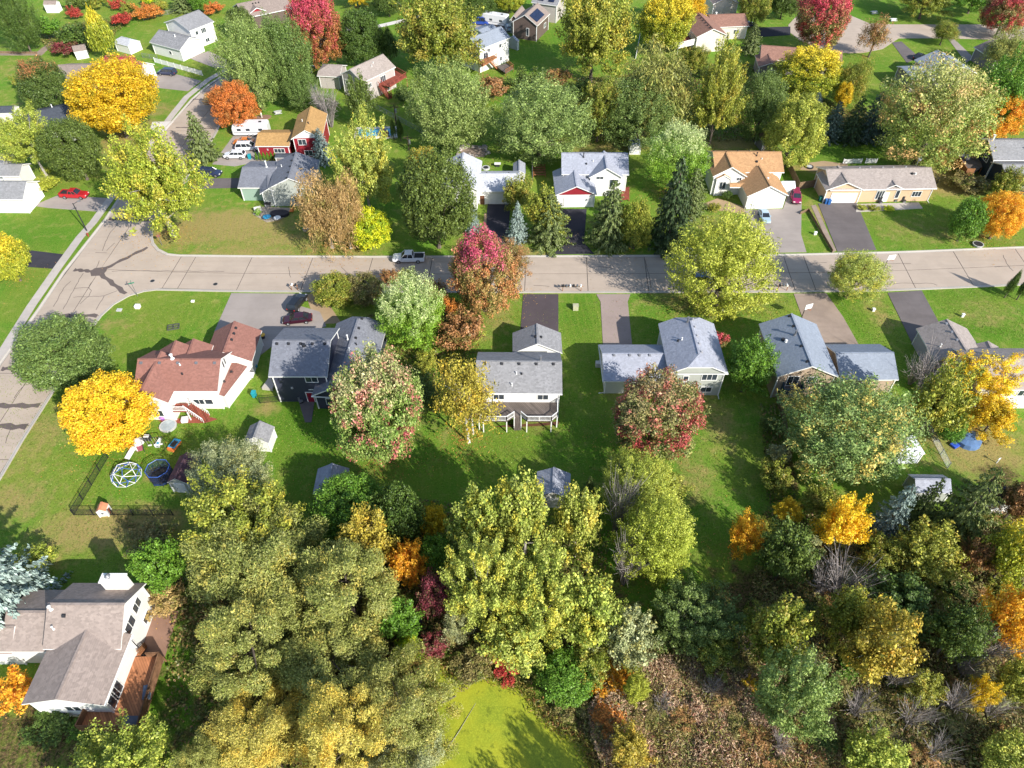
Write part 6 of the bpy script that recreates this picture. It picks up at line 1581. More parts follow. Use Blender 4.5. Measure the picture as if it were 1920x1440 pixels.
fence([(998, 290), (998, 345)], 1.3, 'chain', 'wire fence between two grey roofed yards'); fence([(800, 255), (690, 196)], 1.2, 'chain', 'wire fence running behind the swimming pool'); fence([(1580, 307), (1614, 306)], 1.1, 'vinyl', 'left white fence section behind the peach rambler'); fence([(1622, 306), (1642, 306)], 1.1, 'vinyl', 'right white fence section behind the peach rambler')
fence([(0, 100), (70, 101)], .6, 'wood', 'low timber wall at the upper left edge')

def thing(name, pos, label, cat, parts, head=0, group=None, h=0.0):
    p = G(pos[0], pos[1], h); e = empty(name, p, R(head), label, cat, group)
    for n_, mb, mat in parts: mb.build(n_, mat, e)
    return e
def pole_h(base, topy): return height_over(G(*base).y, topy)
M_POLEW = plain('pole_timber', rgb(96, 82, 72, .6), .9, .15, var=.2)
hl = pole_h((163, 433), 381)
thing('street_lamp', (163, 433), 'dark street lamp pole standing on the left grass verge', 'street lamp', [('pole', MB().tube([(0, 0, 0), (0, 0, hl)], [.13, .08], 8), M_DARK), ('arm', MB().tube([(0, 0, hl - .2), (.9, .3, hl + .2)], .05, 6), M_DARK), ('lamp_head', MB().box((1.1, .36, hl + .2), (.6, .28, .14), .3), M_GREYM)])
for px, py, ty, lb in ((743, 234, 196, 'timber utility pole behind the swimming pool'), (767, 282, 254, 'shorter utility pole by the brushy fence line')):
    hh = pole_h((px, py), ty)
    thing('utility_pole', (px, py), lb, 'utility pole', [('pole', MB().tube([(0, 0, 0), (0, 0, hh)], [.16, .11], 8), M_POLEW), ('cross_arm', MB().box((0, 0, hh - .6), (1.9, .12, .14)), M_POLEW), ('transformer', MB().tube([(.3, 0, hh - 2), (.3, 0, hh - 1.1)], .24, 8), M_GREYM)])
w0 = G(743, 234); w1 = G(767, 282); h0, h1 = pole_h((743, 234), 198), pole_h((767, 282), 256)
wr = MB()
for dx in (-.8, .8):
    for a, b in ((Vector((w0.x + dx, w0.y, h0 - .5)), Vector((w1.x + dx, w1.y, h1 - .5))), (Vector((w0.x + dx, w0.y, h0 - .5)), Vector((w0.x - 45 + dx, w0.y + 18, h0 + .5)))):
        pts = [a.lerp(b, i / 8) - Vector((0, 0, 1.2 * (1 - (i / 4 - 1) ** 2))) for i in range(9)]; wr.tube(pts, .018, 3)
tag(wr.build('power_lines', M_DARK), 'thin dark power lines strung between the utility poles', 'cable')
sg = pole_h((258, 555), 531)
thing('street_sign', (258, 555), 'green street name sign on a thin post at the corner', 'sign', [('post', MB().tube([(0, 0, 0), (0, 0, sg)], .05, 6), M_GREYM), ('blade', MB().box((0, 0, sg), (.9, .04, .22)), plain('sign_green', (.05, .22, .14, 1), .4)), ('cross_blade', MB().box((0, 0, sg + .24), (.04, .9, .22)), plain('sign_green', (.05, .22, .14, 1), .4))], 25)
thing('round_sign', (304, 460), 'brown backed street sign at the north corner kerb', 'sign', [('post', MB().tube([(0, 0, 0), (0, 0, 2.3)], .05, 6), M_GREYM), ('plate', MB().tube([(0, .04, 2.1), (0, .08, 2.1)], .34, 8), plain('sign_brown', (.22, .08, .06, 1), .5))], 30)
thing('fire_hydrant', (166, 443), 'red-brown hydrant on the verge below the street lamp', 'hydrant', [('barrel', MB().tube([(0, 0, 0), (0, 0, .6), (0, 0, .72), (0, 0, .8)], [.14, .13, .16, .05], 10), plain('hydrant_red', (.3, .06, .04, 1))), ('outlet', MB().tube([(-.24, 0, .5), (.24, 0, .5)], .07, 8), plain('hydrant_red', (.3, .06, .04, 1)))])
def hoop(base, topy, head, label):
    h_ = pole_h(base, topy)
    rim = MB()
    for i in range(12): a, b = i * .5236, (i + 1) * .5236; rim.bar((.95 + math.cos(a) * .23, math.sin(a) * .23, h_ - .9), (.95 + math.cos(b) * .23, math.sin(b) * .23, h_ - .9), .03)
    thing('basketball_hoop', base, label, 'basketball hoop', [('pole', MB().tube([(0, 0, 0), (0, 0, h_ - 1.2), (.5, 0, h_ - .7)], [.08, .07, .06], 7), M_DARK), ('backboard', MB().box((.6, 0, h_ - .55), (.05, 1.4, 1.0)), M_TRIM), ('rim', rim, plain('hoop_orange', (.5, .12, .03, 1)))], head)
hoop((1502, 598), 566, -70, 'basketball hoop with white backboard beside the gravel driveway'); hoop((1652, 514), 474, -80, 'white basketball hoop at the north kerb by the airy tree')
def mailbox(pos, n, label, head=0):
    parts = []
    for s in ([0] if n == 1 else (-.9, .9)): parts.append(('post', MB().box((s * n * .3, 0, .55), (.1, .1, 1.1)), M_CEDAR))
    for i in range(n):
        x = (i - (n - 1) / 2) * .62
        mb = MB(); mb.loft([[(x - .16, y, 1.12), (x - .16, y, 1.28), (x - .08, y, 1.38), (x + .08, y, 1.38), (x + .16, y, 1.28), (x + .16, y, 1.12)] for y in (-.26, .26)]); parts.append(('box', mb, [M_DARK, M_GREYM, M_TRIM][(i + n) % 3]))
    if n > 1: parts.append(('beam', MB().box((0, 0, 1.08), (n * .62 + .2, .14, .07)), M_CEDAR))
    thing('mailbox', pos, label, 'mailbox', parts, head)
mailbox((553, 544), 2, 'pair of dark mailboxes at the end of the grey driveway'); mailbox((1072, 546), 6, 'long row of mailboxes on two posts at the kerb'); mailbox((1466, 545), 3, 'three mailboxes at the kerb left of the gravel driveway')
def ubox(pos, sx, sy, sz, label, mat=None, name='utility_box'):
    thing(name, pos, label, 'utility box', [('cabinet', MB().box((0, 0, sz / 2), (sx, sy, sz)), mat or M_TRIM), ('lid', MB().box((0, 0, sz + .03), (sx + .08, sy + .08, .06)), mat or M_TRIM)])
ubox((1079, 580), .9, .8, .9, 'beige utility box on the lawn between two driveways', plain('beige_box', rgb(196, 194, 160, .8), .6)); ubox((259, 577), .8, .7, .5, 'white utility box on the curved corner lawn'); ubox((1356, 584), .8, .4, .3, 'white utility box below the big lime tree'); ubox((1637, 583), .4, .4, .5, 'small white utility box beside the striped lawn'); ubox((362, 566), .5, .4, .2, 'flat white box on the corner lawn'); ubox((1804, 594), .4, .3, .6, 'small white post box on the right lawn')
ubox((1528, 440), .5, .3, .6, 'small white boxes on the strip between two driveways'); ubox((224, 582), .8, .6, .12, 'flat grey lid on the corner lawn', M_GREYBOX)
fr = MB()
for a, b in (((-.9, -.6), (.9, -.6)), ((.9, -.6), (.9, .6)), ((.9, .6), (-.9, .6)), ((-.9, .6), (-.9, -.6)), ((-.9, 0), (.9, 0)), ((0, -.6), (0, .6))): fr.bar((*a, .25), (*b, .25), .14, .2)
thing('raised_planter', (326, 615), 'grey-green planter frame on the lawn behind the red-brown roof', 'planter', [('side_board', fr, plain('greenish_timber', (.09, .1, .07, 1)))], 15)
for px, py, lb in ((286, 527, 'round iron manhole cover at the mouth of the cross street'), (404, 533, 'small iron drain cover near the south kerb')):
    thing('manhole_cover', (px, py), lb, 'manhole cover', [('frame', MB().tube([(0, 0, .03), (0, 0, .052)], .42, 14), M_GREYM), ('cover', MB().tube([(0, 0, .03), (0, 0, .058)], .34, 14), M_DARK)])
# wheelie bins
def bin_(pos, c, label, head=0):
    mb = MB(); mb.loft([[(-.24, -.28, .05), (.24, -.28, .05), (.24, .28, .05), (-.24, .28, .05)], [(-.3, -.36, 1.0), (.3, -.36, 1.0), (.3, .36, 1.0), (-.3, .36, 1.0)]])
    lid = MB(); lid.box((0, .02, 1.05), (.64, .78, .09)); wh = MB(); wh.tube([(-.3, .3, .12), (.3, .3, .12)], .12, 8)
    thing('wheelie_bin', pos, label, 'bin', [('bin_body', mb, plain('bin_%d' % int(c[2] * 999 + c[0] * 99), c, .5)), ('lid', lid, plain('bin_%d' % int(c[2] * 999 + c[0] * 99), c, .5)), ('wheels', wh, M_TYRE)], head)
BL, GN, TQ = (.03, .12, .34, 1), (.02, .14, .12, 1), (.02, .3, .36, 1)
bin_((330, 107), BL, 'blue bin at the corner of the split-level garage', 20); bin_((338, 109), TQ, 'teal bin beside the blue one at the split-level garage', 20); bin_((291, 142), TQ, 'teal bin behind the dark blue minivan'); bin_((1537, 377), GN, 'green bin with yellow lid side at the peach garage'); bin_((1548, 382), BL, 'left blue bin beside the peach garage'); bin_((1553, 383), BL, 'right blue bin beside the peach garage')
bin_((1717, 650), BL, 'dark blue bin by the lilac-grey wall'); bin_((1722, 640), TQ, 'light blue bin by the lilac-grey wall'); bin_((592, 168), BL, 'blue bin beside the beige house'); bin_((469, 298), TQ, 'light blue bin beside the nearest white SUV'); bin_((478, 744), TQ, 'turquoise bin at the back of the red-roofed house')
# ---- play lawn
dm = MB(); rings = [(2.0, 0, 10), (1.85, .75, 10), (1.3, 1.45, 5), (0, 1.75, 1)]
P3 = [[(r_ * math.cos(6.2832 * (k + .5 * (i % 2)) / n), r_ * math.sin(6.2832 * (k + .5 * (i % 2)) / n), z) for k in range(n)] for i, (r_, z, n) in enumerate(rings)]
dm2 = MB()
def strut(a, b, k): (dm if k % 2 else dm2).tube([a, b], .045, 5)
k_ = 0
for i in range(10):
    strut(P3[0][i], P3[0][(i + 1) % 10], 1); strut(P3[1][i], P3[1][(i + 1) % 10], 0); strut(P3[0][i], P3[1][i], 0); strut(P3[0][(i + 1) % 10], P3[1][i], 1)
    strut(P3[1][i], P3[2][(i // 2) % 5], i % 2)
    if i % 2: strut(P3[1][i], P3[2][(i // 2 + 1) % 5], 1)
for i in range(5): strut(P3[2][i], P3[2][(i + 1) % 5], 1); strut(P3[2][i], P3[3][0], 0)
thing('climbing_dome', (238, 892), 'geodesic climbing dome of white and blue bars', 'climbing frame', [('white_bars', dm, M_TRIM), ('blue_bars', dm2, plain('blue_bar', (.05, .12, .42, 1), .4))])
tr = MB(); oc = [(math.cos(R(45 * i + 22)), math.sin(R(45 * i + 22))) for i in range(8)]
bed = MB(); bed.prism([(a * 1.5, b * 1.5) for a, b in oc], .62, .66); net = MB(); top = MB()
for i in range(8):
    a, b = oc[i], oc[(i + 1) % 8]; tr.tube([(a[0] * 1.6, a[1] * 1.6, 0), (a[0] * 1.6, a[1] * 1.6, 2.3)], .04, 5); top.tube([(a[0] * 1.6, a[1] * 1.6, 2.3), (b[0] * 1.6, b[1] * 1.6, 2.3)], .05, 5)
    for j in range(5): f = j / 5; net.bar((a[0] * 1.6 * (1 - f) + b[0] * 1.6 * f, a[1] * 1.6 * (1 - f) + b[1] * 1.6 * f, .65), (a[0] * 1.6 * (1 - f) + b[0] * 1.6 * f, a[1] * 1.6 * (1 - f) + b[1] * 1.6 * f, 2.3), .03)
    for j in range(6): z = .7 + j * .28; net.bar((a[0] * 1.6, a[1] * 1.6, z), (b[0] * 1.6, b[1] * 1.6, z), .03)
    net.face([(a[0] * 1.6, a[1] * 1.6, .3), (b[0] * 1.6, b[1] * 1.6, .3), (b[0] * 1.6, b[1] * 1.6, .68), (a[0] * 1.6, a[1] * 1.6, .68)])
thing('trampoline', (306, 897), 'blue netted trampoline beside the maroon roofed shed', 'trampoline', [('pole', tr, M_DARK), ('mat', bed, M_BUMP), ('net', net, plain('navy_net', (.02, .04, .12, 1))), ('top_ring', top, plain('blue_bar', (.05, .12, .42, 1), .4))])
ph = House('peach and white toy playhouse inside the black fence', plain('peach_plastic', rgb(226, 150, 110, .8), .5), plain('cream_plastic', rgb(240, 226, 206, .85), .5), (193, 962), 'playhouse', 'playhouse')
b = ph.block((184, 946), (203, 944), (206, 958), 1.25, .5, 'perp', over=.1, t=.08); b.window('front', .5, .75, .35, .35, 1); b.door('right', .5, plain('orange_plastic', (.6, .14, .05, 1)), w=.5, h=1.0)
sw = MB(); 
for x in (-1.4, 1.4): sw.tube([(x, -.8, 0), (x, 0, 2.1), (x, .8, 0)], .04, 5)
sw.tube([(-1.5, 0, 2.1), (1.5, 0, 2.1)], .045, 5); st = MB()
for x in (-.7, .1, .8): st.tube([(x - .2, 0, 2.1), (x - .2, 0, .5)], .012, 3); st.tube([(x + .2, 0, 2.1), (x + .2, 0, .5)], .012, 3); st.box((x, 0, .5), (.5, .22, .05))
thing('swing_set', (293, 838), 'black swing set beside the round golden yellow tree', 'swing set', [('frame', sw, M_DARK), ('swing', st, M_TRIM)], 8)
def toy(pos, parts, label, head=0, cat='toy', name='toy'): thing(name, pos, label, cat, parts, head)
pw, pb, po, pp = M_TRIM, plain('toy_blue', (.04, .3, .5, 1), .4), plain('toy_orange', (.7, .2, .05, 1), .4), plain('toy_purple', (.25, .1, .4, 1), .4)
toy((328, 838), [('tray', MB().box((0, 0, .3), (1.0, 1.9, .5)), po), ('rim', MB().box((0, .2, .58), (1.1, 1.6, .06)), pb), ('inside', MB().box((0, .1, .62), (.7, 1.1, .03)), M_DARK)], 'orange and blue toy water table on the lawn', -18)
toy((248, 852), [('slide', MB().bar((0, -1, .1), (0, .8, .9), .8, .1), pw), ('legs', MB().box((0, .75, .4), (.7, .08, .8)), pw)], 'white toy slide lying on the lawn', -25); toy((260, 830), [('dome', MB().tube([(0, 0, 0), (0, 0, .5), (0, 0, .8)], [.8, .7, .2], 10), pw)], 'white domed sandbox at the edge of the yellow tree'); toy((299, 834), [('boat', MB().loft([[(-.3, -.6, .1), (.3, -.6, .1), (.4, -.6, .5), (-.4, -.6, .5)], [(-.1, .8, .3), (.1, .8, .3), (.12, .8, .6), (-.12, .8, .6)]]), pw), ('seat', MB().box((0, -.1, .45), (.4, .4, .2)), pb)], 'white toy boat rocker near the swing set')
toy((278, 824), [('body', MB().box((0, 0, .4), (.9, .7, .7)), M_DARK), ('top', MB().box((0, 0, .8), (.7, .5, .1)), pw)], 'dark toy stove beside the white sandbox'); toy((262, 841), [('rug', MB().box((0, 0, .06), (.8, 1.0, .08)), plain('red_blanket', (.35, .1, .14, 1)))], 'red chequered blanket on the lawn by the toys', 20)
toy((316, 800), [('ring', MB().tube([(0, 0, 0), (0, 0, .3)], [1.2, 1.25], 14), M_GREYBOX), ('water', MB().tube([(0, 0, .2), (0, 0, .31)], [1.0, 1.05], 14), plain('pool_grey', (.35, .4, .42, 1), .2))], 'grey paddling pool below the white rear steps', 0, 'paddling pool', 'paddling_pool')
for i, (x, y, m_) in enumerate(((480, 656, pb), (478, 672, pp), (476, 690, pb), (471, 706, pw))):
    toy((x, y), [('seat', MB().box((0, 0, .35), (.9, .9, .4)), m_), ('back', MB().box((0, .4, .8), (.9, .15, .7)), m_)], ['blue', 'purple', 'bright blue', 'white'][i] + ' ' + ['toy chair uppermost', 'toy seat second', 'toy seat third', 'toy seat lowest'][i] + ' along the red-roofed house wall', 30 * i)
toy((494, 634), [('base', MB().tube([(0, 0, 0), (0, 0, .7)], .3, 8), M_DARK), ('top', MB().tube([(0, 0, .7), (0, 0, .8)], .45, 8), plain('toy_yellow', (.7, .4, .05, 1)))], 'yellow topped play table in the shade between houses')
for px, py, lb in ((300, 775, 'dark grill on the red patio'),): toy((px, py + 8), [('bowl', MB().box((0, 0, .8), (1.2, .6, .5)), M_DARK), ('legs', MB().box((0, 0, .3), (1.0, .5, .6)), M_GREYM)], lb, 0, 'grill', 'grill')
toy((322, 782), [('seat', MB().box((0, 0, .45), (1.2, .6, .1)), pw), ('back', MB().box((0, .3, .75), (1.2, .1, .6)), pw), ('legs', MB().box((0, 0, .2), (1.1, .5, .4)), pw)], 'white bench on the red patio', 0, 'bench', 'bench'); toy((348, 790), [('seat', MB().box((0, 0, .4), (.9, .9, .5)), pw), ('cushion', MB().box((0, 0, .68), (.7, .7, .08)), pw)], 'white cushioned seat on the red patio', 10, 'seat', 'patio_seat'); toy((306, 786), [('pot', MB().tube([(0, 0, 0), (0, 0, .5)], [.3, .4], 9), pp), ('flowers', MB().tube([(0, 0, .5), (0, 0, .8)], [.5, .2], 9), plain('flower_violet', (.4, .2, .5, 1)))], 'pot of violet flowers on the red patio', 0, 'flower pot', 'flower_pot')
for px, py, lb in ((528, 743, 'grey garden chair by the red back door'), (565, 752, 'dark patio chair on the path by the red door'), (499, 812, 'folded black chairs beside the white garden shed')):
    toy((px, py + 3), [('seat', MB().box((0, 0, .42), (.6, .6, .07)), M_GREYM), ('back', MB().box((0, .28, .75), (.6, .06, .6)), M_GREYM), ('legs', MB().box((0, 0, .2), (.5, .5, .4)), M_DARK)], lb, 30, 'chair', 'garden_chair')
# ---- round patio
cov = MB(); cov.tube([(0, 0, 0), (0, 0, .55), (0, 0, .62)], [1.0, 1.0, .95], 20)
p = G(525, 403); e = empty('covered_pool', p, 0, 'dark covered oval pool on the round patio', 'pool cover'); o = cov.build('cover', plain('dark_cover', (.025, .022, .035, 1), .5), e); o.scale = (1.9, 1.1, 1)
toy((502, 412), [('table', MB().tube([(0, 0, .68), (0, 0, .74)], .8, 14), pb), ('leg', MB().tube([(0, 0, 0), (0, 0, .7)], .06, 6), M_DARK)], 'bright blue round table on the round patio', 0, 'table', 'garden_table'); toy((521, 413), [('table', MB().tube([(0, 0, .6), (0, 0, .66)], .7, 14), pw), ('leg', MB().tube([(0, 0, 0), (0, 0, .6)], .06, 6), pw)], 'white round table on the patio rim', 0, 'table', 'garden_table')
toy((503, 387), [('bowl', MB().box((0, 0, .8), (1.3, .6, .5)), M_DARK), ('cart', MB().box((0, 0, .3), (1.1, .5, .6)), M_GREYM)], 'black grill against the pale wall by the patio', 0, 'grill', 'grill'); toy((548, 398), [('seat', MB().box((0, 0, .4), (.8, .8, .15)), po), ('back', MB().box((.3, 0, .8), (.15, .8, .7)), po)], 'red garden chair at the end of the patio', 0, 'chair', 'garden_chair'); toy((485, 398), [('seat', MB().box((0, 0, .4), (1.4, .7, .15)), M_GREYBOX), ('back', MB().box((0, .3, .8), (1.4, .12, .7)), M_GREYBOX), ('legs', MB().box((0, 0, .18), (1.2, .6, .35)), M_DARK)], 'grey bench on the left patio edge', 25, 'bench', 'bench')
# ---- swimming pool
p = G(706, 250); e = empty('swimming_pool', p, R(3), 'turquoise swimming pool with pale rim in the shade', 'swimming pool')
w_, l_ = 3.6, 8.4
rim = MB()
for x, y, sx, sy in ((0, w_ / 2 + .4, l_ + 1.6, .8), (0, -w_ / 2 - .4, l_ + 1.6, .8), (-l_ / 2 - .4, 0, .8, w_), (l_ / 2 + .4, 0, .8, w_)): rim.box((x, y, .15), (sx, sy, .3))
rim.build('pool_rim', M_WHITEC, e)
m = NT('pool_water'); pp_ = m.pos(); m.base(m.mix(m.noise(pp_, 1.2, 3), rgb(50, 170, 205, .8), rgb(120, 205, 225, .8))); m.set(.05, .5)
MB().box((0, 0, .1), (l_, w_, .22)).build('water', m.mat, e)
# ---- rocks, garden odds
rk = MB()
for a in range(6): rk.v.append((math.cos(a * 1.047) * .4, math.sin(a * 1.047) * .33, 0))
for a in range(6): rk.v.append((math.cos(a * 1.047 + .3) * .27, math.sin(a * 1.047 + .3) * .22, .3))
rk.f = [(0, 1, 7, 6), (1, 2, 8, 7), (2, 3, 9, 8), (3, 4, 10, 9), (4, 5, 11, 10), (5, 0, 6, 11), (6, 7, 8, 9, 10, 11)]; rk.m = [0] * 7
rkm = rk.mesh('rock', plain('pale_rock', rgb(200, 190, 182, .75), .9, .2, var=.3))
rr_ = random.Random(3)
for i in range(42):
    a = rr_.uniform(0, 6.28); rr2 = rr_.uniform(.65, 1.1)
    px, py = 884 + math.cos(a) * 32 * rr2, 284 + math.sin(a) * 11 * rr2
    o = link('rock', rkm, None, G(px, py), (0, 0, rr_.uniform(0, 6)), [rr_.uniform(.6, 1.5)] * 3); tag(o, 'pale boulder in the rock garden ring', 'rock', 'boulders ringing the rock garden')
toy((911, 316), [('ring', MB().tube([(0, 0, 0), (0, 0, .3)], [.9, .9], 12), M_GREYBOX), ('ash', MB().tube([(0, 0, .2), (0, 0, .31)], [.6, .6], 12), M_DARK)], 'grey fire ring beside the whitish grey roof', 0, 'fire pit', 'fire_pit'); toy((1517, 314), [('ring', MB().tube([(0, 0, 0), (0, 0, .3)], [.9, .9], 12), M_DARK), ('ash', MB().tube([(0, 0, .2), (0, 0, .31)], [.6, .6], 12), M_GREYBOX)], 'dark fire ring on the bare sand patch', 0, 'fire pit', 'fire_pit')
toy((933, 312), [('table', MB().box((0, 0, .7), (1.4, .9, .06)), pw), ('legs', MB().box((0, 0, .35), (.9, .5, .7)), M_DARK)], 'white patio table behind the white garage', 0, 'table', 'garden_table')
pg = MB()
for i in range(5): pg.box((0, -2 + i, .5), (2.6, .5, .08))
for x in (-1.3, 1.3): pg.box((x, 0, .25), (.12, 4.6, .5))
toy((1011, 322), [('frame', pg, M_CEDAR)], 'reddish wooden slatted platform on the grass', 0, 'platform', 'wooden_platform')
def picnic(pos, label, mat, head=0): toy(pos, [('table_top', MB().box((0, 0, .74), (1.8, .75, .06)), mat), ('bench', MB().box((0, .75, .45), (1.8, .28, .05)), mat), ('bench', MB().box((0, -.75, .45), (1.8, .28, .05)), mat), ('legs', MB().bar((-.6, -.7, 0), (-.6, .3, .74), .08).bar((-.6, .7, 0), (-.6, -.3, .74), .08).bar((.6, -.7, 0), (.6, .3, .74), .08).bar((.6, .7, 0), (.6, -.3, .74), .08) if False else MB().box((0, 0, .37), (1.2, .5, .7)), mat)], label, head, 'picnic table', 'picnic_table')
picnic((1638, 26), 'pale picnic table on the far lawn above the cul-de-sac', M_GREYBOX, 10); picnic((1674, 40), 'small white table on the verge above the cul-de-sac', M_TRIM); picnic((522, 214), 'pale garden table on the lawn behind the red house', M_GREYBOX, 20); picnic((998, 278), 'blue-grey table under the spiky silver-green tree', M_GREYM)
toy((489, 222), [('border', MB().prism([(math.cos(i * .785) * 2.6, math.sin(i * .785) * 1.4) for i in range(8)], 0, .14), M_BRICKP), ('pedestal', MB().tube([(.3, 0, .1), (.3, 0, 1.0)], .18, 8), M_CONC), ('statue', MB().tube([(.3, 0, 1), (.3, 0, 1.3), (.3, 0, 1.6)], [.2, .16, .05], 8), M_TRIM)], 'small paved bed with a white ornament near the camper', 25, 'garden bed', 'garden_bed')
toy((660, 432), [('ring', MB().tube([(0, 0, 0), (0, 0, .3)], [.6, .6], 10), M_GREYBOX)], 'grey stone ring under the tan weeping tree', 0, 'fire pit', 'fire_pit') if False else toy((573, 431), [('ring', MB().tube([(0, 0, 0), (0, 0, .3)], [.6, .6], 10), M_GREYBOX), ('soil', MB().tube([(0, 0, .2), (0, 0, .32)], [.45, .45], 10), M_DARK)], 'round stone planter under the tan weeping tree', 0, 'planter', 'planter')
toy((1833, 460), [('tub', MB().tube([(0, 0, 0), (0, 0, .35)], [.9, 1.0], 12), M_GREYBOX), ('soil', MB().tube([(0, 0, .2), (0, 0, .37)], [.8, .85], 12), M_DARK)], 'round planter by the kerb below the small green tree', 0, 'planter', 'planter')
for x, y, lb in ((1650, 381, 'brown chair, left on the peach rambler patio'), (1678, 377, 'black chair, middle of the peach rambler patio'), (1694, 379, 'grey chair, right on the peach rambler patio')):
    toy((x, y), [('seat', MB().box((0, 0, .42), (.7, .7, .08)), M_DARK), ('back', MB().box((0, .32, .8), (.7, .08, .7)), M_DARK), ('legs', MB().box((0, 0, .2), (.55, .55, .4)), M_GREYM)], lb, 10, 'chair', 'garden_chair')
toy((1812, 826), [('cover', MB().tube([(0, 0, 0), (0, 0, .7), (0, 0, .95)], [1.9, 1.8, .9], 14), plain('blue_tarp', (.1, .18, .34, 1), .5)), ('flap', MB().box((-2.2, -1.0, .2), (1.0, .9, .3), .5), plain('blue_tarp_bright', (.04, .1, .5, 1), .5))], 'blue tarpaulin covered pile below the small green tree', 0, 'tarpaulin', 'tarpaulin_pile')
toy((1868, 868), [('stake', MB().box((0, 0, .5), (.12, .12, 1.0)), pw), ('plate', MB().box((0, 0, .95), (.4, .05, .3)), pw)], 'small white marker stake on the leaf-strewn lawn', 20, 'stake', 'marker_stake')
toy((842, 1312), [('trunk', MB().tube([(-.8, -.2, .05), (0, 0, .08), (.8, .25, .05)], [.1, .1, .07], 7), M_BARK)], 'short dark log floating on the green pond', 10, 'log', 'floating_log'); toy((862, 1370), [('branch', MB().tube([(-1.6, -2.4, .05), (0, 0, .12), (1.6, 2.8, .06)], [.03, .03, .012], 5), M_PALEBARK)], 'long thin branch lying on the green pond', 0, 'branch', 'floating_branch')
sl = MB()
for i in range(6): sl.box((0, i * .16, .45 + (.06 * (i > 3)) + max(0, i - 3) * .16), (1.7, .12, .04))
for x in (-.75, .75): sl.box((x, .3, .22), (.08, .7, .44))
toy((778, 1172), [('bench', sl, M_DARK)], 'black slatted bench in the grove above the pond', 5, 'bench', 'bench')
for i in range(6): cedar((482 + i * 7, 284), (483 + i * 7, 302), 7, ['first', 'second', 'third', 'fourth', 'fifth', 'sixth'][i] + ' little cedar from the left before the red garage', 'green')

# ================================================================ STUFF: scrub, ground cover, fallen leaves
def inside(poly, P_):
    x, y = P_[:, 0], P_[:, 1]; c = np.zeros(len(P_), bool); n = len(poly)
    for i in range(n):
        (x0, y0), (x1, y1) = poly[i], poly[(i + 1) % n]
        c ^= ((y0 > y) != (y1 > y)) & (x < (x1 - x0) * (y - y0) / (y1 - y0 + 1e-12) + x0)
    return c
def scatter(polys_px, n, seed):
    r = np.random.RandomState(seed); out = []
    polys = [[tuple(G(x, y))[:2] for x, y in pl] for pl in polys_px]
    A = []
    for pl in polys: a = np.array(pl); A.append(.5 * abs(np.dot(a[:, 0], np.roll(a[:, 1], 1)) - np.dot(a[:, 1], np.roll(a[:, 0], 1))))
    A = np.array(A) / sum(A)
    for pl, f in zip(polys, A):
        a = np.array(pl); lo, hi = a.min(0), a.max(0); got = []
        need = int(n * f) + 1; tot = 0
        while tot < need:
            q = r.uniform(lo, hi, (need * 2, 2)); q = q[inside(pl, q)]; got.append(q); tot += len(q)
        out.append(np.concatenate(got)[:need])
    return np.concatenate(out), r
def fluff(P_, f=.5, seed=0):
    k = np.random.RandomState(seed).normal(0, f, (4, 2)); ph = np.random.RandomState(seed + 1).uniform(0, 6, 4)
    return sum(np.sin(P_ @ k[i] + ph[i]) for i in range(4)) / 4
WOOD = [[(1140, 1240), (1400, 1150), (1430, 960), (1560, 960), (1700, 1010), (1930, 930), (1990, 1500), (1180, 1500), (1090, 1370)]]
BROWN = [[(1160, 1260), (1330, 1210), (1480, 1270), (1560, 1340), (1590, 1500), (1150, 1500), (1110, 1390), (1100, 1330)]]
# dry stalks and brush
def brush(n, seed, mat, name, label, hs=1.0, where=None):
    P_, r = scatter(where or BROWN, n, seed)
    h = hs * (.3 + 1.1 * np.clip(fluff(P_, .9, seed) + .4, 0, 1)) * r.uniform(.5, 1.3, len(P_))
    z = np.stack([P_[:, 0], P_[:, 1], h * r.uniform(.25, .95, len(P_))], 1)
    t = np.stack([r.normal(0, .8, len(P_)), r.normal(0, .8, len(P_)), np.full(len(P_), .8)], 1); nn = r.normal(0, 1, (len(P_), 3)) + np.array([.2, -.2, .5])
    v, q = leaf_quads(z, t, nn, r.uniform(.2, .6, len(P_)), r.uniform(.04, .11, len(P_)))
    tag(link(name, np_mesh(name, v, q, mat)), label, 'brush', kind='stuff')
brush(60000, 5, foliage('stalks_brown', (174, 144, 110), (222, 194, 160), acc=(178, 116, 98), accamt=.35, k=.95, trans=.1), 'dry_brush', 'tan and reddish dry brush covering the lower right bank')
brush(26000, 7, foliage('stalks_green', (124, 126, 60), (176, 164, 94), acc=(170, 110, 92), accamt=.3, k=.9, trans=.1), 'weeds', 'olive weeds growing through the dry brush on the bank', 1.25)
brush(48000, 9, foliage('stalks_mixed', (126, 112, 72), (178, 160, 112), acc=(124, 136, 62), accamt=.6, k=.92, trans=.1), 'thicket', 'tangled grey-brown and olive stalks through the right woods', 1.9, WOOD)
sh = np.array(_sh); r = np.random.RandomState(31); i_ = r.randint(0, len(sh), 9000)
i_ = i_[sh[i_, 1] > 8]
z = np.stack([sh[i_, 0] + r.normal(0, .42, len(i_)), sh[i_, 1] + r.normal(0, .42, len(i_)), r.uniform(.05, .7, len(i_))], 1)
v, q = leaf_quads(z, np.stack([r.normal(0, .6, len(i_)), r.normal(0, .6, len(i_)), np.ones(len(i_))], 1), r.normal(0, 1, z.shape), r.uniform(.2, .6, len(i_)), r.uniform(.05, .14, len(i_)))
tag(link('shore_plants', np_mesh('shore_plants', v, q, foliage('leaves_shore', (96, 112, 40), (156, 150, 70), acc=(160, 110, 70), accamt=.4, k=.9))), 'ragged weeds along the pond bank', 'shore plants', kind='stuff')
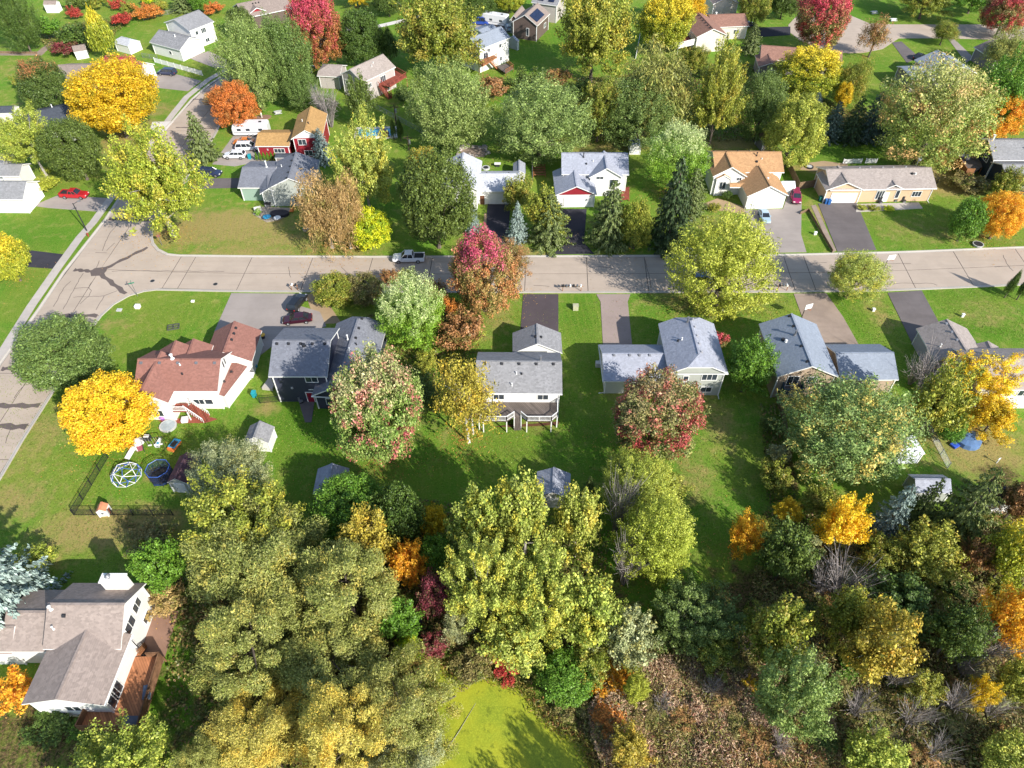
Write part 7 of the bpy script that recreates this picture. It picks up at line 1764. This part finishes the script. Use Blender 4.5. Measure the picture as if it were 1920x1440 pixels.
# leafy ground cover under the woods
P_, r = scatter(WOOD + [[(330, 1080), (760, 930), (1140, 1000), (1130, 1240), (960, 1260), (790, 1230), (780, 1500), (300, 1500)], [(790, 590), (900, 600), (900, 760), (780, 780), (740, 660)], [(1080, 150), (1400, 120), (1640, 230), (1500, 265), (1100, 270)], [(60, 60), (180, 40), (260, 30), (170, 100), (100, 105)], [(1425, 760), (1470, 760), (1490, 930), (1440, 960)]], 70000, 6)
h = np.clip(.25 + .9 * fluff(P_, .8, 9) + .3, .03, 1.6)
z = np.stack([P_[:, 0], P_[:, 1], h * r.uniform(.1, 1, len(P_)) ** .6], 1)
v, q = leaf_quads(z, r.normal(0, 1, z.shape), r.normal(0, .6, z.shape) + np.array([0, 0, .9]), r.uniform(.25, .6, len(P_)), r.uniform(.15, .35, len(P_)))
tag(link('ground_cover', np_mesh('ground_cover', v, q, foliage('leaves_ground_cover', (80, 98, 40), (138, 142, 70), acc=(164, 126, 80), accamt=.5, k=.82))), 'tangled olive ground cover beneath the woods', 'ground cover', kind='stuff')
# fallen leaves round the coloured crowns
pts = []
r = np.random.RandomState(8)
for base, Rr, c, zc, pal in TREES:
    if pal in ('gold', 'yellow', 'orange', 'oryel', 'pinktop', 'redmaple', 'rust', 'birch', 'tan', 'reddots', 'pinkdots', 'yelgreen', 'olivegold', 'poplar', 'limeY', 'cream') and base.y < 240:
        n = int(26 * Rr * Rr) if Rr < 8 else 1500
        d = np.abs(r.normal(0, .85, n)) * Rr; a = r.uniform(0, 6.283, n)
        pts.append(np.stack([base.x + np.cos(a) * d - .2 * Rr, base.y + np.sin(a) * d + .1 * Rr, np.full(n, .075)], 1))
z = np.concatenate(pts); z[:, 2] += r.uniform(0, .03, len(z))
v, q = leaf_quads(z, r.normal(0, 1, z.shape) * np.array([1, 1, .1]), r.normal(0, .18, z.shape) + np.array([0, 0, 1]), r.uniform(.1, .24, len(z)), r.uniform(.08, .16, len(z)))
tag(link('fallen_leaves', np_mesh('fallen_leaves', v, q, foliage('leaves_fallen', (176, 130, 58), (206, 168, 84), acc=(160, 96, 60), accamt=.4, k=.9))), 'scattered fallen autumn leaves on lawns and kerbs', 'fallen leaves', kind='stuff')
# taller grass tufts where the lawns grow thick
P_, r = scatter([[(0, 700), (120, 740), (470, 760), (620, 800), (800, 860), (880, 870), (620, 900), (330, 960), (230, 1060), (0, 1100)], [(860, 610), (1130, 560), (1480, 560), (1440, 1000), (1200, 1080), (1100, 900), (900, 860)], [(300, 440), (560, 420), (740, 470), (330, 475)], [(1180, 555), (1490, 555), (1430, 620)], [(1560, 560), (1660, 550), (1720, 690), (1640, 660)], [(1740, 545), (1920, 540), (1920, 640), (1790, 610)], [(1620, 400), (1860, 350), (1920, 460), (1650, 470)], [(1500, 270), (1660, 265), (1690, 300), (1540, 300)], [(215, 590), (430, 550), (395, 640), (250, 690)]], 45000, 12)
z = np.stack([P_[:, 0], P_[:, 1], np.full(len(P_), .04)], 1)
t = np.stack([r.normal(0, .9, len(P_)), r.normal(0, .9, len(P_)), np.full(len(P_), .5)], 1)
v, q = leaf_quads(z, t, r.normal(0, .5, z.shape) + np.array([0, 0, .6]), r.uniform(.12, .3, len(P_)), r.uniform(.05, .12, len(P_)))
tag(link('grass', np_mesh('grass', v, q, foliage('grass_tufts', (96, 126, 36), (146, 156, 70), k=.85, trans=.15))), 'uneven grass tufts across the lawns', 'grass', kind='stuff')
